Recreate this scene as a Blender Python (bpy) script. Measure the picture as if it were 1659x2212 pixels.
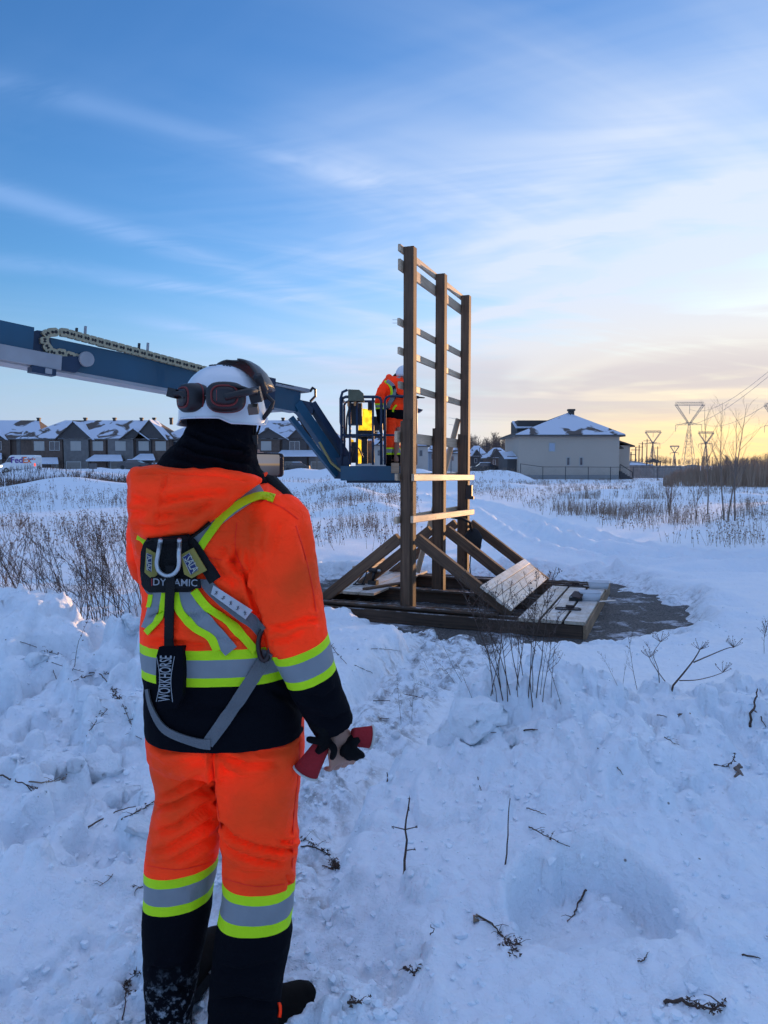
import bpy, bmesh, math, random
import numpy as np
from mathutils import Vector, Matrix, noise as mnoise
from mathutils.bvhtree import BVHTree
R = math.radians
for o in list(bpy.data.objects): bpy.data.objects.remove(o, do_unlink=True)
SC = bpy.context.scene
COL = SC.collection

# ---------------------------------------------------------------- camera
CAM_Z = 2.0
PITCH = math.atan((1106-1005)/1597.0)
cam_d = bpy.data.cameras.new('camera'); cam = bpy.data.objects.new('camera', cam_d); COL.objects.link(cam)
cam.location = (0, 0, CAM_Z); cam.rotation_euler = (R(90)-PITCH, 0, 0)
cam_d.sensor_fit = 'VERTICAL'; cam_d.sensor_height = 36; cam_d.lens = 26; cam_d.clip_start = .05; cam_d.clip_end = 4000
SC.camera = cam

# ---------------------------------------------------------------- sky and sun
SUN_AZ, SUN_EL = R(33), R(2.5)          # a low winter sun just beyond the frame's right edge
SUN_DIR = Vector((math.sin(SUN_AZ)*math.cos(SUN_EL), math.cos(SUN_AZ)*math.cos(SUN_EL), math.sin(SUN_EL)))
SKY_STRENGTH = 0.15
def build_world():
    w = bpy.data.worlds.new('World'); SC.world = w; w.use_nodes = True
    w.cycles.sampling_method = 'MANUAL'; w.cycles.sample_map_resolution = 512
    nt = w.node_tree; N = nt.nodes; L = nt.links; N.clear()
    def nd(t, **k):
        n = N.new(t)
        for a, b in k.items(): setattr(n, a, b)
        return n
    def val(x):
        return x
    def math_(op, a, b=None, c=None, clamp=False):
        n = nd('ShaderNodeMath', operation=op, use_clamp=clamp)
        for i, x in enumerate((a, b, c)):
            if x is None: continue
            if isinstance(x, (int, float)): n.inputs[i].default_value = x
            else: L.new(x, n.inputs[i])
        return n.outputs[0]
    def smooth(x, a, b):
        n = nd('ShaderNodeMapRange', interpolation_type='SMOOTHSTEP'); L.new(x, n.inputs[0])
        n.inputs[1].default_value = a; n.inputs[2].default_value = b
        return n.outputs[0]
    def mix(f, a, b, typ='MIX'):
        n = nd('ShaderNodeMix', data_type='RGBA', blend_type=typ)
        for i, x in ((0, f), (6, a), (7, b)):
            if isinstance(x, (int, float)): n.inputs[i].default_value = x
            elif isinstance(x, tuple): n.inputs[i].default_value = (*x, 1)
            else: L.new(x, n.inputs[i])
        return n.outputs[2]
    tc = nd('ShaderNodeTexCoord'); sep = nd('ShaderNodeSeparateXYZ'); L.new(tc.outputs['Generated'], sep.inputs[0])
    X, Y, Z = sep.outputs
    sky = nd('ShaderNodeTexSky', sky_type='NISHITA'); sky.sun_disc = False
    sky.sun_elevation = SUN_EL; sky.sun_rotation = SUN_AZ; sky.altitude = 80; sky.air_density = 1.0; sky.dust_density = 0.7; sky.ozone_density = 2.2
    # cloud layer: project the view direction on a level sheet
    zc = math_('ADD', math_('MAXIMUM', Z, 0.0), 0.10)
    cu, cv = math_('DIVIDE', X, zc), math_('DIVIDE', Y, zc)
    def sheet(rot, su, sv, scale, detail, rough, dist, off):
        c, s = math.cos(rot), math.sin(rot)
        a = math_('ADD', math_('MULTIPLY', cu, c*su), math_('MULTIPLY', cv, s*su))
        b = math_('ADD', math_('MULTIPLY', cu, -s*sv), math_('MULTIPLY', cv, c*sv))
        cb = nd('ShaderNodeCombineXYZ'); L.new(math_('ADD', a, off*3.7), cb.inputs[0]); L.new(math_('ADD', b, off*1.9), cb.inputs[1])
        n = nd('ShaderNodeTexNoise'); n.noise_dimensions = '2D'; n.inputs['Scale'].default_value = scale; n.inputs['Detail'].default_value = detail
        n.inputs['Roughness'].default_value = rough; n.inputs['Distortion'].default_value = dist
        L.new(cb.outputs[0], n.inputs['Vector']); return n.outputs[0]
    wisp = sheet(R(-20), .34, 1.25, 1.1, 4, .62, 1.2, 3.1)       # long cirrus streaks
    wisp2 = sheet(R(28), .26, 1.15, 1.1, 4, .63, 1.0, 8.7)
    veil = sheet(R(5), .35, .45, .9, 3, .55, .6, 1.7)           # broad thin veil
    sunside = math_('ADD', math_('MULTIPLY', X, math.sin(SUN_AZ)), math_('MULTIPLY', Y, math.cos(SUN_AZ)))
    hlen = math_('SQRT', math_('ADD', math_('MULTIPLY', X, X), math_('MULTIPLY', Y, Y)))
    az = math_('DIVIDE', sunside, math_('MAXIMUM', hlen, .05))      # cos of azimuth from the sun
    cover = smooth(az, .55, 1.0)
    lowb = smooth(Z, .62, .10)
    # single cirrus streaks: ridges along lines of the cloud sheet, broken up by noise
    def streak(p, q, width, amp, tail=.35):
        dx, dy = q[0]-p[0], q[1]-p[1]; ln = math.hypot(dx, dy); dx /= ln; dy /= ln
        along = math_('ADD', math_('MULTIPLY', math_('SUBTRACT', cu, p[0]), dx), math_('MULTIPLY', math_('SUBTRACT', cv, p[1]), dy))
        across = math_('ADD', math_('MULTIPLY', math_('SUBTRACT', cu, p[0]), -dy), math_('MULTIPLY', math_('SUBTRACT', cv, p[1]), dx))
        across = math_('ADD', across, math_('MULTIPLY', math_('SUBTRACT', veil, .5), width*1.2))
        g = math_('EXPONENT', math_('MULTIPLY', math_('MULTIPLY', across, across), -1/(width*width)))
        e0 = smooth(along, -tail*ln, .1*ln); e1 = smooth(along, ln*(1+tail*.3), ln*.85)
        return math_('MULTIPLY', math_('MULTIPLY', g, amp), math_('MULTIPLY', e0, e1))
    STREAKS = []
    def sp(u, v):
        x = (u-829.5)/1597; y = (1106-v)/1597
        d = Vector((x, math.cos(PITCH)+y*math.sin(PITCH), -math.sin(PITCH)+y*math.cos(PITCH))).normalized()
        zz = max(d.z, 0)+.10
        return (d.x/zz, d.y/zz)
    for a, b, wd, am in (((-60,160),(835,405),.05,.28), ((640,330),(850,400),.10,.30), ((-80,385),(870,712),.075,.32), ((1010,690),(1720,505),.07,.80), ((1080,590),(1720,330),.10,.45), ((1000,540),(1300,470),.06,.35), ((1250,640),(1720,420),.16,.45), ((1100,470),(1720,90),.10,.22), ((300,610),(660,650),.06,.30), ((-40,560),(420,610),.10,.22),
                         ((420,715),(840,815),.10,.55), ((880,430),(1720,120),.14,.16)):
        STREAKS.append(streak(sp(*a), sp(*b), wd, am))
    st = STREAKS[0]
    for s in STREAKS[1:]: st = math_('ADD', st, s)
    tex = sheet(R(-12), .5, 1.6, 2.2, 4, .65, .8, 5.5)
    st = math_('MULTIPLY', st, smooth(tex, .22, .62))
    thr = math_('SUBTRACT', .60, math_('ADD', math_('MULTIPLY', cover, .14), math_('MULTIPLY', lowb, .10)))
    m1 = math_('MULTIPLY', math_('SUBTRACT', wisp, thr), 3.2, clamp=True)
    m2 = math_('MULTIPLY', math_('SUBTRACT', wisp2, thr), 3.0, clamp=True)
    m3 = math_('MULTIPLY', math_('SUBTRACT', veil, math_('SUBTRACT', thr, .08)), 1.6, clamp=True)
    side = math_('ADD', math_('MULTIPLY', cover, .75), math_('ADD', math_('MULTIPLY', lowb, .22), .10))
    m = math_('MULTIPLY', math_('ADD', math_('MULTIPLY', m1, .42), math_('MULTIPLY', m2, .42)), side)
    m = math_('ADD', m, math_('MULTIPLY', m3, math_('ADD', math_('MULTIPLY', cover, .26), .07)))
    m = math_('ADD', m, st)
    m = math_('ADD', m, math_('MULTIPLY', math_('MULTIPLY', cover, smooth(Z, .50, .08)), .40))
    m = math_('MULTIPLY', m, math_('SUBTRACT', 1.0, math_('MULTIPLY', smooth(Z, .26, .50), .55)))
    over = smooth(Z, .54, .88)
    back = math_('MAXIMUM', math_('MULTIPLY', over, math_('ADD', math_('MULTIPLY', smooth(veil, .25, .6), .35), .50)), math_('MULTIPLY', smooth(Y, .40, -.2), math_('MULTIPLY', smooth(veil, .3, .6), .38)))  # cloud veil added overhead and behind the view to fill in the ground
    m = math_('ADD', m, back)
    m = math_('MINIMUM', m, .93)
    glow = math_('MULTIPLY', smooth(az, .90, 1.0), smooth(Z, .085, .0))
    warm = math_('MULTIPLY', smooth(az, .80, 1.0), smooth(Z, .26, .02))
    k = 1/SKY_STRENGTH
    C = lambda r, g, b: (r*k, g*k, b*k)
    cloud = mix(cover, C(*CLOUD_FAR), C(*CLOUD_SUN))
    cloud = mix(warm, cloud, C(*CLOUD_WARM))
    cloud = mix(over, cloud, C(*CLOUD_FILL))
    # low grey bank near the horizon under the bright cirrus
    bank = sheet(R(-4), .30, .55, 1.4, 3, .6, .5, 12.0)
    bandz = math_('MULTIPLY', math_('MULTIPLY', smooth(Z, .040, .075), smooth(Z, .165, .115)), math_('ADD', math_('MULTIPLY', smooth(az, .72, .95), .8), .2))
    bmask = math_('MULTIPLY', bandz, smooth(bank, .36, .56))
    tint = nd('ShaderNodeHueSaturation'); tint.inputs['Saturation'].default_value = SKY_SAT; tint.inputs['Value'].default_value = SKY_VAL
    L.new(sky.outputs[0], tint.inputs['Color'])
    base = mix(1.0, tint.outputs[0], SKY_TINT, 'MULTIPLY')
    haze = math_('MULTIPLY', smooth(Z, .24, .0), .85)
    hz = mix(smooth(az, .84, 1.0), C(*HAZE_FAR), C(*HAZE_SUN))
    base = mix(haze, base, hz)
    col = mix(m, base, cloud)
    col = mix(math_('MULTIPLY', bmask, .55), col, C(*CLOUD_BANK))
    col = mix(math_('MULTIPLY', glow, .70), col, C(*GLOW))
    bg = nd('ShaderNodeBackground'); bg.inputs[1].default_value = SKY_STRENGTH; L.new(col, bg.inputs[0])
    out = nd('ShaderNodeOutputWorld'); L.new(bg.outputs[0], out.inputs[0])
CLOUD_FAR = (.31, .46, .78); CLOUD_SUN = (.55, .61, .72); CLOUD_WARM = (.72, .58, .42); CLOUD_BANK = (.43, .40, .46); GLOW = (1.05, .68, .26)
CLOUD_FILL = (.44, .54, .82); HAZE_FAR = (.38, .46, .66); HAZE_SUN = (.75, .58, .36)
SKY_SAT, SKY_VAL, SKY_TINT = 1.05, 1.0, (.98, 1.62, 2.50)
build_world()
sun_l = bpy.data.lights.new('sun', 'SUN'); sun_l.energy = 5.0; sun_l.angle = R(.6); sun_l.color = (1.0, .56, .25)
sun = bpy.data.objects.new('sun', sun_l); COL.objects.link(sun); sun.location = (60, 90, 30)
sun.rotation_euler = SUN_DIR.to_track_quat('Z', 'Y').to_euler()
SC.view_settings.view_transform = 'Standard'; SC.view_settings.look = 'None'; SC.view_settings.gamma = 1; SC.view_settings.exposure = 0.50
SC.view_settings.use_curve_mapping = False
SC.render.engine = 'CYCLES'; SC.cycles.max_bounces = 5; SC.cycles.diffuse_bounces = 2; SC.cycles.use_adaptive_sampling = True; SC.cycles.adaptive_threshold = .03; SC.cycles.transparent_max_bounces = 6

# ---------------------------------------------------------------- helpers
F = 1597.0
def P(u, v, d):
    """world point on the sight line of photograph position (u,v) (1659x2212) at ground distance d"""
    x = (u-829.5)/F; y = (1106-v)/F
    fy = math.cos(PITCH)+y*math.sin(PITCH); fz = -math.sin(PITCH)+y*math.cos(PITCH)
    t = d/fy
    return Vector((x*t, d, CAM_Z+fz*t))
def G(u, v, z=0.0):
    """world point where that sight line meets height z"""
    x = (u-829.5)/F; y = (1106-v)/F
    fy = math.cos(PITCH)+y*math.sin(PITCH); fz = -math.sin(PITCH)+y*math.cos(PITCH)
    t = (z-CAM_Z)/fz
    return Vector((x*t, fy*t, z))
def UV(p):
    q = Vector(p)-Vector((0, 0, CAM_Z))
    f = Vector((0, math.cos(PITCH), -math.sin(PITCH))); up = Vector((0, math.sin(PITCH), math.cos(PITCH)))
    d = q.dot(f)
    return 829.5+F*q.x/d, 1106-F*q.dot(up)/d

def tag(o, label=None, cat=None, group=None, kind=None):
    if label: o['label'] = label
    if cat: o['category'] = cat
    if group: o['group'] = group
    if kind: o['kind'] = kind
    return o
def empty(name, loc=(0, 0, 0), rz=0, label=None, cat=None, group=None):
    o = bpy.data.objects.new(name, None); COL.objects.link(o); o.location = loc; o.rotation_euler = (0, 0, rz)
    o.empty_display_size = .1
    return tag(o, label, cat, group)
def wmat(o):
    m = o.matrix_basis.copy()
    if o.parent is not None: m = wmat(o.parent) @ o.matrix_parent_inverse @ m
    return m
def mesh_obj(name, me, mat=None, parent=None):
    """link a mesh; its vertices are given in the frame the parent stands in now"""
    o = bpy.data.objects.new(name, me); COL.objects.link(o)
    if mat is not None and not me.materials: me.materials.append(mat)
    if parent is not None:
        o.parent = parent; o.matrix_parent_inverse = wmat(parent).inverted()
    return o
class MB:
    def __init__(s): s.v = []; s.f = []; s.m = []; s.cur = 0
    def add(s, vs, fs):
        n = len(s.v); s.v += [tuple(x) for x in vs]; s.f += [tuple(i+n for i in f) for f in fs]; s.m += [s.cur]*len(fs); return s
    def box(s, c, size, M=None):
        hx, hy, hz = size[0]/2, size[1]/2, size[2]/2; c = Vector(c)
        vs = [Vector((x*hx, y*hy, z*hz)) for x in (-1, 1) for y in (-1, 1) for z in (-1, 1)]
        vs = [c+(M @ v if M else v) for v in vs]
        return s.add(vs, [(0, 1, 3, 2), (4, 6, 7, 5), (0, 4, 5, 1), (2, 3, 7, 6), (0, 2, 6, 4), (1, 5, 7, 3)])
    def box2(s, lo, hi):
        return s.box([(a+b)/2 for a, b in zip(lo, hi)], [abs(b-a) for a, b in zip(lo, hi)])
    def beam(s, p, q, w, h, up=(0, 0, 1)):
        p, q = Vector(p), Vector(q); d = q-p; ln = d.length; d.normalize(); up = Vector(up)
        sx = d.cross(up)
        if sx.length < 1e-4: sx = d.cross(Vector((1, 0, 0)))
        sx.normalize(); sz = sx.cross(d)
        return s.box((p+q)/2, (ln, w, h), Matrix((d, sx, sz)).transposed())
    def tube(s, pts, rad, n=6, cap=True, flat=1.0):
        pts = [Vector(p) for p in pts]
        if isinstance(rad, (int, float)): rad = [rad]*len(pts)
        prev = None; base = len(s.v); vs = []
        for i, p in enumerate(pts):
            t = (pts[min(i+1, len(pts)-1)]-pts[max(i-1, 0)])
            if t.length < 1e-9: t = Vector((0, 0, 1))
            t.normalize()
            if prev is None:
                a = t.cross(Vector((0, 0, 1)))
                if a.length < .05: a = t.cross(Vector((1, 0, 0)))
            else: a = prev-t*prev.dot(t)
            a.normalize(); prev = a; b = t.cross(a)
            for k in range(n):
                an = 2*math.pi*k/n
                vs.append(p+(a*math.cos(an)+b*math.sin(an)*flat)*rad[i])
        fs = []
        for i in range(len(pts)-1):
            for k in range(n):
                k2 = (k+1) % n
                fs.append((i*n+k, i*n+k2, (i+1)*n+k2, (i+1)*n+k))
        if cap:
            fs.append(tuple(range(n-1, -1, -1))); fs.append(tuple((len(pts)-1)*n+k for k in range(n)))
        return s.add(vs, fs)
    def rings(s, rings, cap=True, closed=True):
        n = len(rings[0]); vs = [p for r in rings for p in r]; fs = []
        for i in range(len(rings)-1):
            for k in range(n if closed else n-1):
                k2 = (k+1) % n
                fs.append((i*n+k, i*n+k2, (i+1)*n+k2, (i+1)*n+k))
        if cap:
            fs.append(tuple(range(n-1, -1, -1))); fs.append(tuple((len(rings)-1)*n+k for k in range(n)))
        return s.add(vs, fs)
    def prism(s, poly, off):
        """poly: list of 3-D points, extruded by vector off"""
        n = len(poly); off = Vector(off); a = [Vector(p) for p in poly]; b = [p+off for p in a]
        return s.add(a+b, [tuple(range(n-1, -1, -1)), tuple(range(n, 2*n))]+[(i, (i+1) % n, n+(i+1) % n, n+i) for i in range(n)])
    def mesh(s, name, smooth=False):
        me = bpy.data.meshes.new(name); me.from_pydata(s.v, [], s.f)
        if smooth: me.polygons.foreach_set('use_smooth', [True]*len(me.polygons))
        if any(s.m): me.polygons.foreach_set('material_index', s.m)
        me.update(); return me
    def build(s, name, mat, parent=None, smooth=False, fix=True):
        me = s.mesh(name, smooth)
        if fix:
            bm = bmesh.new(); bm.from_mesh(me); bmesh.ops.recalc_face_normals(bm, faces=bm.faces); bm.to_mesh(me); bm.free()
        for m in (mat if isinstance(mat, (list, tuple)) else [mat]): me.materials.append(m)
        return mesh_obj(name, me, None, parent)
def copy_tree(o, parent=None):
    c = o.copy(); COL.objects.link(c)
    if parent is not None: c.parent = parent
    for ch in list(o.children): copy_tree(ch, c)
    return c

MATS = {}
def mat(name, col, rough=.7, metal=0, var=.0, vscale=8.0, col2=None, bump=0, bscale=40, coat=0, stretch=None, spec=.5, detail=4, thr=(.3, .7), trans=0, emit=None, sheen=0, distort=0):
    if name in MATS: return MATS[name]
    m = bpy.data.materials.new(name); m.use_nodes = True; nt = m.node_tree; N = nt.nodes; L = nt.links
    b = N['Principled BSDF']; b.inputs['Roughness'].default_value = rough; b.inputs['Metallic'].default_value = metal
    b.inputs['Base Color'].default_value = (*col, 1); b.inputs['Specular IOR Level'].default_value = spec
    if coat: b.inputs['Coat Weight'].default_value = coat
    if sheen: b.inputs['Sheen Weight'].default_value = sheen
    if emit: b.inputs['Emission Color'].default_value = (*emit[0], 1); b.inputs['Emission Strength'].default_value = emit[1]
    tc = N.new('ShaderNodeTexCoord'); mp = N.new('ShaderNodeMapping'); L.new(tc.outputs['Object'], mp.inputs[0])
    if stretch: mp.inputs['Scale'].default_value = stretch
    if var or col2:
        n = N.new('ShaderNodeTexNoise'); n.inputs['Scale'].default_value = vscale; n.inputs['Detail'].default_value = detail; n.inputs['Distortion'].default_value = distort
        L.new(mp.outputs[0], n.inputs['Vector'])
        r = N.new('ShaderNodeValToRGB'); L.new(n.outputs[0], r.inputs[0])
        c1 = col2 if col2 else tuple(max(0, c*(1-var)) for c in col); c0 = col if col2 else tuple(min(1, c*(1+var)) for c in col)
        r.color_ramp.elements[0].position = thr[0]; r.color_ramp.elements[1].position = thr[1]
        r.color_ramp.elements[0].color = (*c1, 1); r.color_ramp.elements[1].color = (*c0, 1)
        L.new(r.outputs[0], b.inputs['Base Color'])
    if bump:
        n = N.new('ShaderNodeTexNoise'); n.inputs['Scale'].default_value = bscale; n.inputs['Detail'].default_value = 5
        L.new(mp.outputs[0], n.inputs['Vector'])
        bp = N.new('ShaderNodeBump'); bp.inputs['Strength'].default_value = bump; bp.inputs['Distance'].default_value = .01
        L.new(n.outputs[0], bp.inputs['Height']); L.new(bp.outputs[0], b.inputs['Normal'])
    MATS[name] = m; return m

# vectorised gradient noise for the terrain
_rs = np.random.RandomState(7)
_perm = _rs.permutation(4096); _ga = _rs.rand(4096)*2*np.pi
_gx, _gy = np.cos(_ga), np.sin(_ga)
def pnoise(x, y, seed=0):
    xi = np.floor(x).astype(np.int64); yi = np.floor(y).astype(np.int64); xf = x-xi; yf = y-yi
    u = xf*xf*xf*(xf*(xf*6-15)+10); v = yf*yf*yf*(yf*(yf*6-15)+10)
    def g(ix, iy):
        h = _perm[(_perm[(ix+seed*131) & 4095]+iy+seed*17) & 4095]
        return _gx[h], _gy[h]
    def d(ix, iy, fx, fy):
        a, b = g(ix, iy); return a*fx+b*fy
    n00 = d(xi, yi, xf, yf); n10 = d(xi+1, yi, xf-1, yf); n01 = d(xi, yi+1, xf, yf-1); n11 = d(xi+1, yi+1, xf-1, yf-1)
    return (n00*(1-u)+n10*u)*(1-v)+(n01*(1-u)+n11*u)*v
def fbm(x, y, scale, octv=4, seed=0, gain=.5, ridged=False):
    t = np.zeros_like(x); a = 1.0; s = 1.0/scale
    for i in range(octv):
        n = pnoise(x*s, y*s, seed+i)
        t += a*((.5-np.abs(n)*1.6) if ridged else n); a *= gain; s *= 2.03
    return t
def sstep(x, a, b):
    t = np.clip((x-a)/(b-a), 0, 1); return t*t*(3-2*t)
# ================================================================ TERRAIN
# pad outline (bare gravel round the timber frame), counter-clockwise
PAD = [(-1.7, 10.6), (-0.9, 9.55), (0.1, 8.5), (1.2, 8.05), (2.4, 7.75), (3.2, 8.3), (3.75, 9.0), (4.15, 10.4), (4.25, 11.6), (3.9, 12.6), (2.6, 13.2), (0.6, 13.4), (-1.0, 12.9), (-1.9, 11.8)]
RUTS = [[(3.0, 45), (3.93, 33), (4.3, 27.9), (4.05, 22.6), (3.79, 18.5), (4.09, 16), (4.76, 14.4), (5.97, 13.8), (6.95, 13.3), (10, 12.2)],
        [(4.2, 45), (4.75, 29), (4.95, 23.3), (4.98, 17.6), (5.6, 15.7), (6.4, 14.9), (7.3, 14.4), (10.4, 13.4)]]
PATH = [(-.50, 1.0), (-.46, 2.0), (-.60, 2.9), (-.32, 3.8), (-.02, 4.8), (.22, 5.7), (.52, 6.6), (.85, 7.5), (1.05, 8.4)]
PATHW = [.75, .60, .36, .25, .28, .34, .42, .55, .8]
def seg_dist(x, y, pts):
    best = np.full(x.shape, 1e9); tt = np.zeros_like(x)
    for i in range(len(pts)-1):
        (ax, ay), (bx, by) = pts[i], pts[i+1]; dx, dy = bx-ax, by-ay; l2 = dx*dx+dy*dy
        t = np.clip(((x-ax)*dx+(y-ay)*dy)/l2, 0, 1)
        d = np.hypot(x-ax-t*dx, y-ay-t*dy); k = d < best
        best = np.where(k, d, best); tt = np.where(k, i+t, tt)
    return best, tt
def poly_sd(x, y, poly):
    d, _ = seg_dist(x, y, poly+[poly[0]]); ins = np.zeros(x.shape, bool); n = len(poly)
    for i in range(n):
        (ax, ay), (bx, by) = poly[i], poly[(i+1) % n]
        c = ((ay > y) != (by > y)) & (x < (bx-ax)*(y-ay)/((by-ay) if by != ay else 1e-9)+ax)
        ins ^= c
    return np.where(ins, -d, d)
def bump_(x, y, cx, cy, rx, ry, h, p=1.0):
    return h*np.exp(-(((x-cx)/rx)**2+((y-cy)/ry)**2)**p)
def ground_base(x, y):
    """height of the snow surface and how broken up it is"""
    z = .22+.05*fbm(x, y, 6.0, 3, 1)+.03*fbm(x, y, 1.7, 3, 4)*sstep(y, 60, 8)
    far = sstep(y, 18, 60)
    z += far*(.10*fbm(x, y, 22, 3, 11)-.04)
    # drifted mounds out in the field
    for (cx, cy, rx, ry, h) in ((-38.5, 82, 5.0, 4, 1.55), (-31, 84, 5, 4, .8), (-24.5, 57, 3.6, 3.2, .95), (-19, 55, 4, 3, .45), (-1.8, 41, 1.7, 2.2, .62), (-.4, 29.6, 1.1, 1.3, .34), (-46, 70, 4, 4, .7), (14, 46, 2.5, 2, .3), (19.5, 40, 1.6, 1.2, .35), (9, 60, 4, 3, .4), (30, 70, 6, 4, .5), (-9, 62, 4, 3, .5), (-3.2, 66, 2.6, 3, .7)):
        z += bump_(x, y, cx, cy, rx, ry, h*1.0)
    # ploughed bank along the far street
    z += sstep(y, 112, 120)*sstep(y, 131, 124)*sstep(x, 18, 4)*(1.15+.7*fbm(x, y, 5, 3, 21))
    z += sstep(y, 78, 84)*sstep(y, 96, 90)*sstep(x, 8, 10.5)*sstep(x, 17.3, 15.5)*(1.2+.5*fbm(x, y, 3, 3, 23))*.9
    rough = np.full(x.shape, .12)
    # ---- nearer banks
    nz = fbm(x, y, 1.3, 3, 31); nz2 = fbm(x, y, .55, 3, 35)
    near = sstep(y, 8.6, 5.9)
    # left windrow: bench then crest
    crest_y = 5.25+.35*nz+.06*x
    lw = sstep(x+.25*nz, -.30, -.95)                    # fades towards the path
    bench = sstep(y+.25*nz2, 2.5, 3.55)*.17+sstep(y+.3*nz, 3.9, crest_y)*(.31+.10*nz)
    fall = sstep(y, crest_y+.15, crest_y+1.6)*.30
    zl = .42+bench-fall
    wl = lw*sstep(y, 8.0, 6.4)
    z = z*(1-wl)+zl*wl
    rough = np.maximum(rough, .85*lw*sstep(y, 6.0, 5.3)*sstep(y, 2.2, 3.0))
    # flat topped snow block between the left bank and the pad
    blk = sstep(x+.12*nz2, -2.9, -2.3)*sstep(x-.30*(y-6.0)+.10*nz2, .06, -.10)*sstep(y+.2*nz, 4.6, 5.6)*sstep(y-.02*nz2+.2*nz, 7.3, 6.95)
    z = z*(1-blk)+np.maximum(z, .47+.04*nz)*blk
    rough = np.maximum(rough, .25*blk)
    # right bank: long slope up to a crest about 4.2 m away
    cy2 = 4.25+.22*nz-.02*x
    hcr = .655+.09*nz+.04*nz2+.05*np.sin(x*2.1+.5)-.10*sstep(x, .9, .35)
    rise = np.clip((y-1.7)/(cy2-1.7), 0, 1)
    zr = .40+(hcr-.40)*(rise**.82)
    zr = zr-sstep(y, cy2, cy2+.9)*(hcr-.33)
    left_edge = np.interp(y, [0, 1.5, 2.1, 2.5, 2.8, 3.15, 3.6, 3.9, 4.3, 5.0, 6.0], [.02, -.08, -.18, -.27, -.32, -.24, -.08, .16, .44, .66, .9])
    wr = sstep(x+.10*nz2+.05*nz, left_edge-.03, left_edge+.17)*sstep(y, 6.4, 5.3)
    z = z*(1-wr)+zr*wr
    rough = np.maximum(rough, wr*(.26+.60*sstep(y, 2.5, 3.5)*sstep(y, 5.3, 4.7)+.25*sstep(nz, .1, .4)))
    # flat behind the right bank
    z += .07*wr*0
    # near apron where the worker and the photographer stand
    ap = sstep(y, 2.9, 2.2)*sstep(x, .15, -.15)
    z = z*(1-ap)+(.35+.02*nz2+.10*sstep(x, -.95, -1.7)+.05*nz*sstep(x, -.7, -1.2))*ap
    rough = np.maximum(rough, .55*ap)
    back = sstep(y, 1.6, .6); z = z*(1-back)+(.40+.03*nz)*back
    led = fbm(x, y, .75, 3, 231); led2 = fbm(x+5, y, .40, 3, 235); led3 = fbm(x+9, y*.8, .9, 3, 239)
    zone_l = lw*sstep(y, 6.2, 5.4)*sstep(y, 2.4, 3.0); z += zone_l*(.15*sstep(led, -.02, .05)+.09*sstep(led2, .0, .05)-.11)
    zone_r = wr*sstep(y, 1.9, 2.6)*sstep(y, 5.4, 4.6); z += zone_r*(.055*sstep(led3, .02, .07)+.07*sstep(led2, .05, .10)*sstep(y, 3.2, 3.8)+.07*sstep(led, .05, .11)*sstep(y, 3.3, 3.9)-.04)
    # scooped hollow in the right slope
    hx, hy = (x-.73)/.30, (y-2.50)/.30
    rr = np.hypot(hx, hy)+.06*nz2
    scoop = sstep(rr, 1.0, .84)*sstep(hy+.55*hx*hx, -1.0, .55)
    z -= .20*scoop
    z += .03*np.exp(-((rr-1.08)/.10)**2)*sstep(hy, -.2, .4)
    hx, hy = (x-.36)/.22, (y-2.42)/.16; z -= .035*sstep(np.hypot(hx, hy)+.2*nz2, 1.0, .5)
    z -= .05*sstep(np.hypot((x-1.55)/.45, (y-2.16)/.14)+.35*nz2, 1.0, .4)
    # trodden path from the worker to the pad
    d, t = seg_dist(x, y, PATH); wdt = np.interp(t, np.arange(len(PATHW)), PATHW)
    zp = np.interp(t, np.arange(len(PATHW)), [.34, .34, .31, .28, .26, .23, .18, .11, .02])
    pm = sstep(d+.10*nz2, wdt+.10, wdt-.16)
    z = z*(1-pm)+(zp+.035*fbm(x, y, .22, 3, 41))*pm
    rough = np.maximum(rough*(1-pm), .75*pm)
    # ruts
    for k, rt in enumerate(RUTS):
        d, t = seg_dist(x, y, rt); d = d+.10*fbm(x, y, 1.1, 2, 51+k)
        z += -.21*sstep(d, .48, .20)+.10*np.exp(-((d-.55)/.16)**2)*(1+1.2*fbm(x, y, .6, 2, 53))
        rough = np.maximum(rough, .5*sstep(d, .7, .3))
    d, t = seg_dist(x, y, [(5.2, 12.6), (7.5, 12.0), (11, 11.6)]); z += -.07*sstep(d+.1*nz2, .4, .15)+.05*np.exp(-((d-.5)/.2)**2)
    # pad: snow thrown aside in a ragged rim, bare inside
    sd = poly_sd(x, y, PAD)+.34*fbm(x, y, .8, 4, 61, .6)+.30*fbm(x, y, 2.2, 2, 66)
    z *= 1-.55*sstep(sd, 1.3, .1)*sstep(y, 6.8, 7.6)
    fr = sstep(y, 9.6, 8.8)*sstep(y, 7.0, 7.4); z = z*(1-fr)+np.minimum(z, .05+.30*np.maximum(sd, 0)+.05*nz2)*fr
    rim = np.exp(-((sd-.40)/.32)**2)*sstep(y, 8.0, 9.2)*sstep(sd, -.1, .3)
    z += rim*(.13+.16*fbm(x, y, .6, 3, 63))
    front = np.exp(-((sd-.28)/.2)**2)*sstep(y, 9.0, 8.4)*sstep(x, 1.2, 1.6)
    z += front*(.04+.06*fbm(x, y, .5, 3, 65))
    rough = np.maximum(rough, .6*np.exp(-((sd-.35)/.6)**2))
    ins = sstep(sd, .30, -.12); z = z*(1-ins)+(.035-.15*sstep(sd, .05, -.45)+.07*fbm(x, y, .30, 4, 67, .6))*ins
    return z, rough, sd, pm
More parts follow.
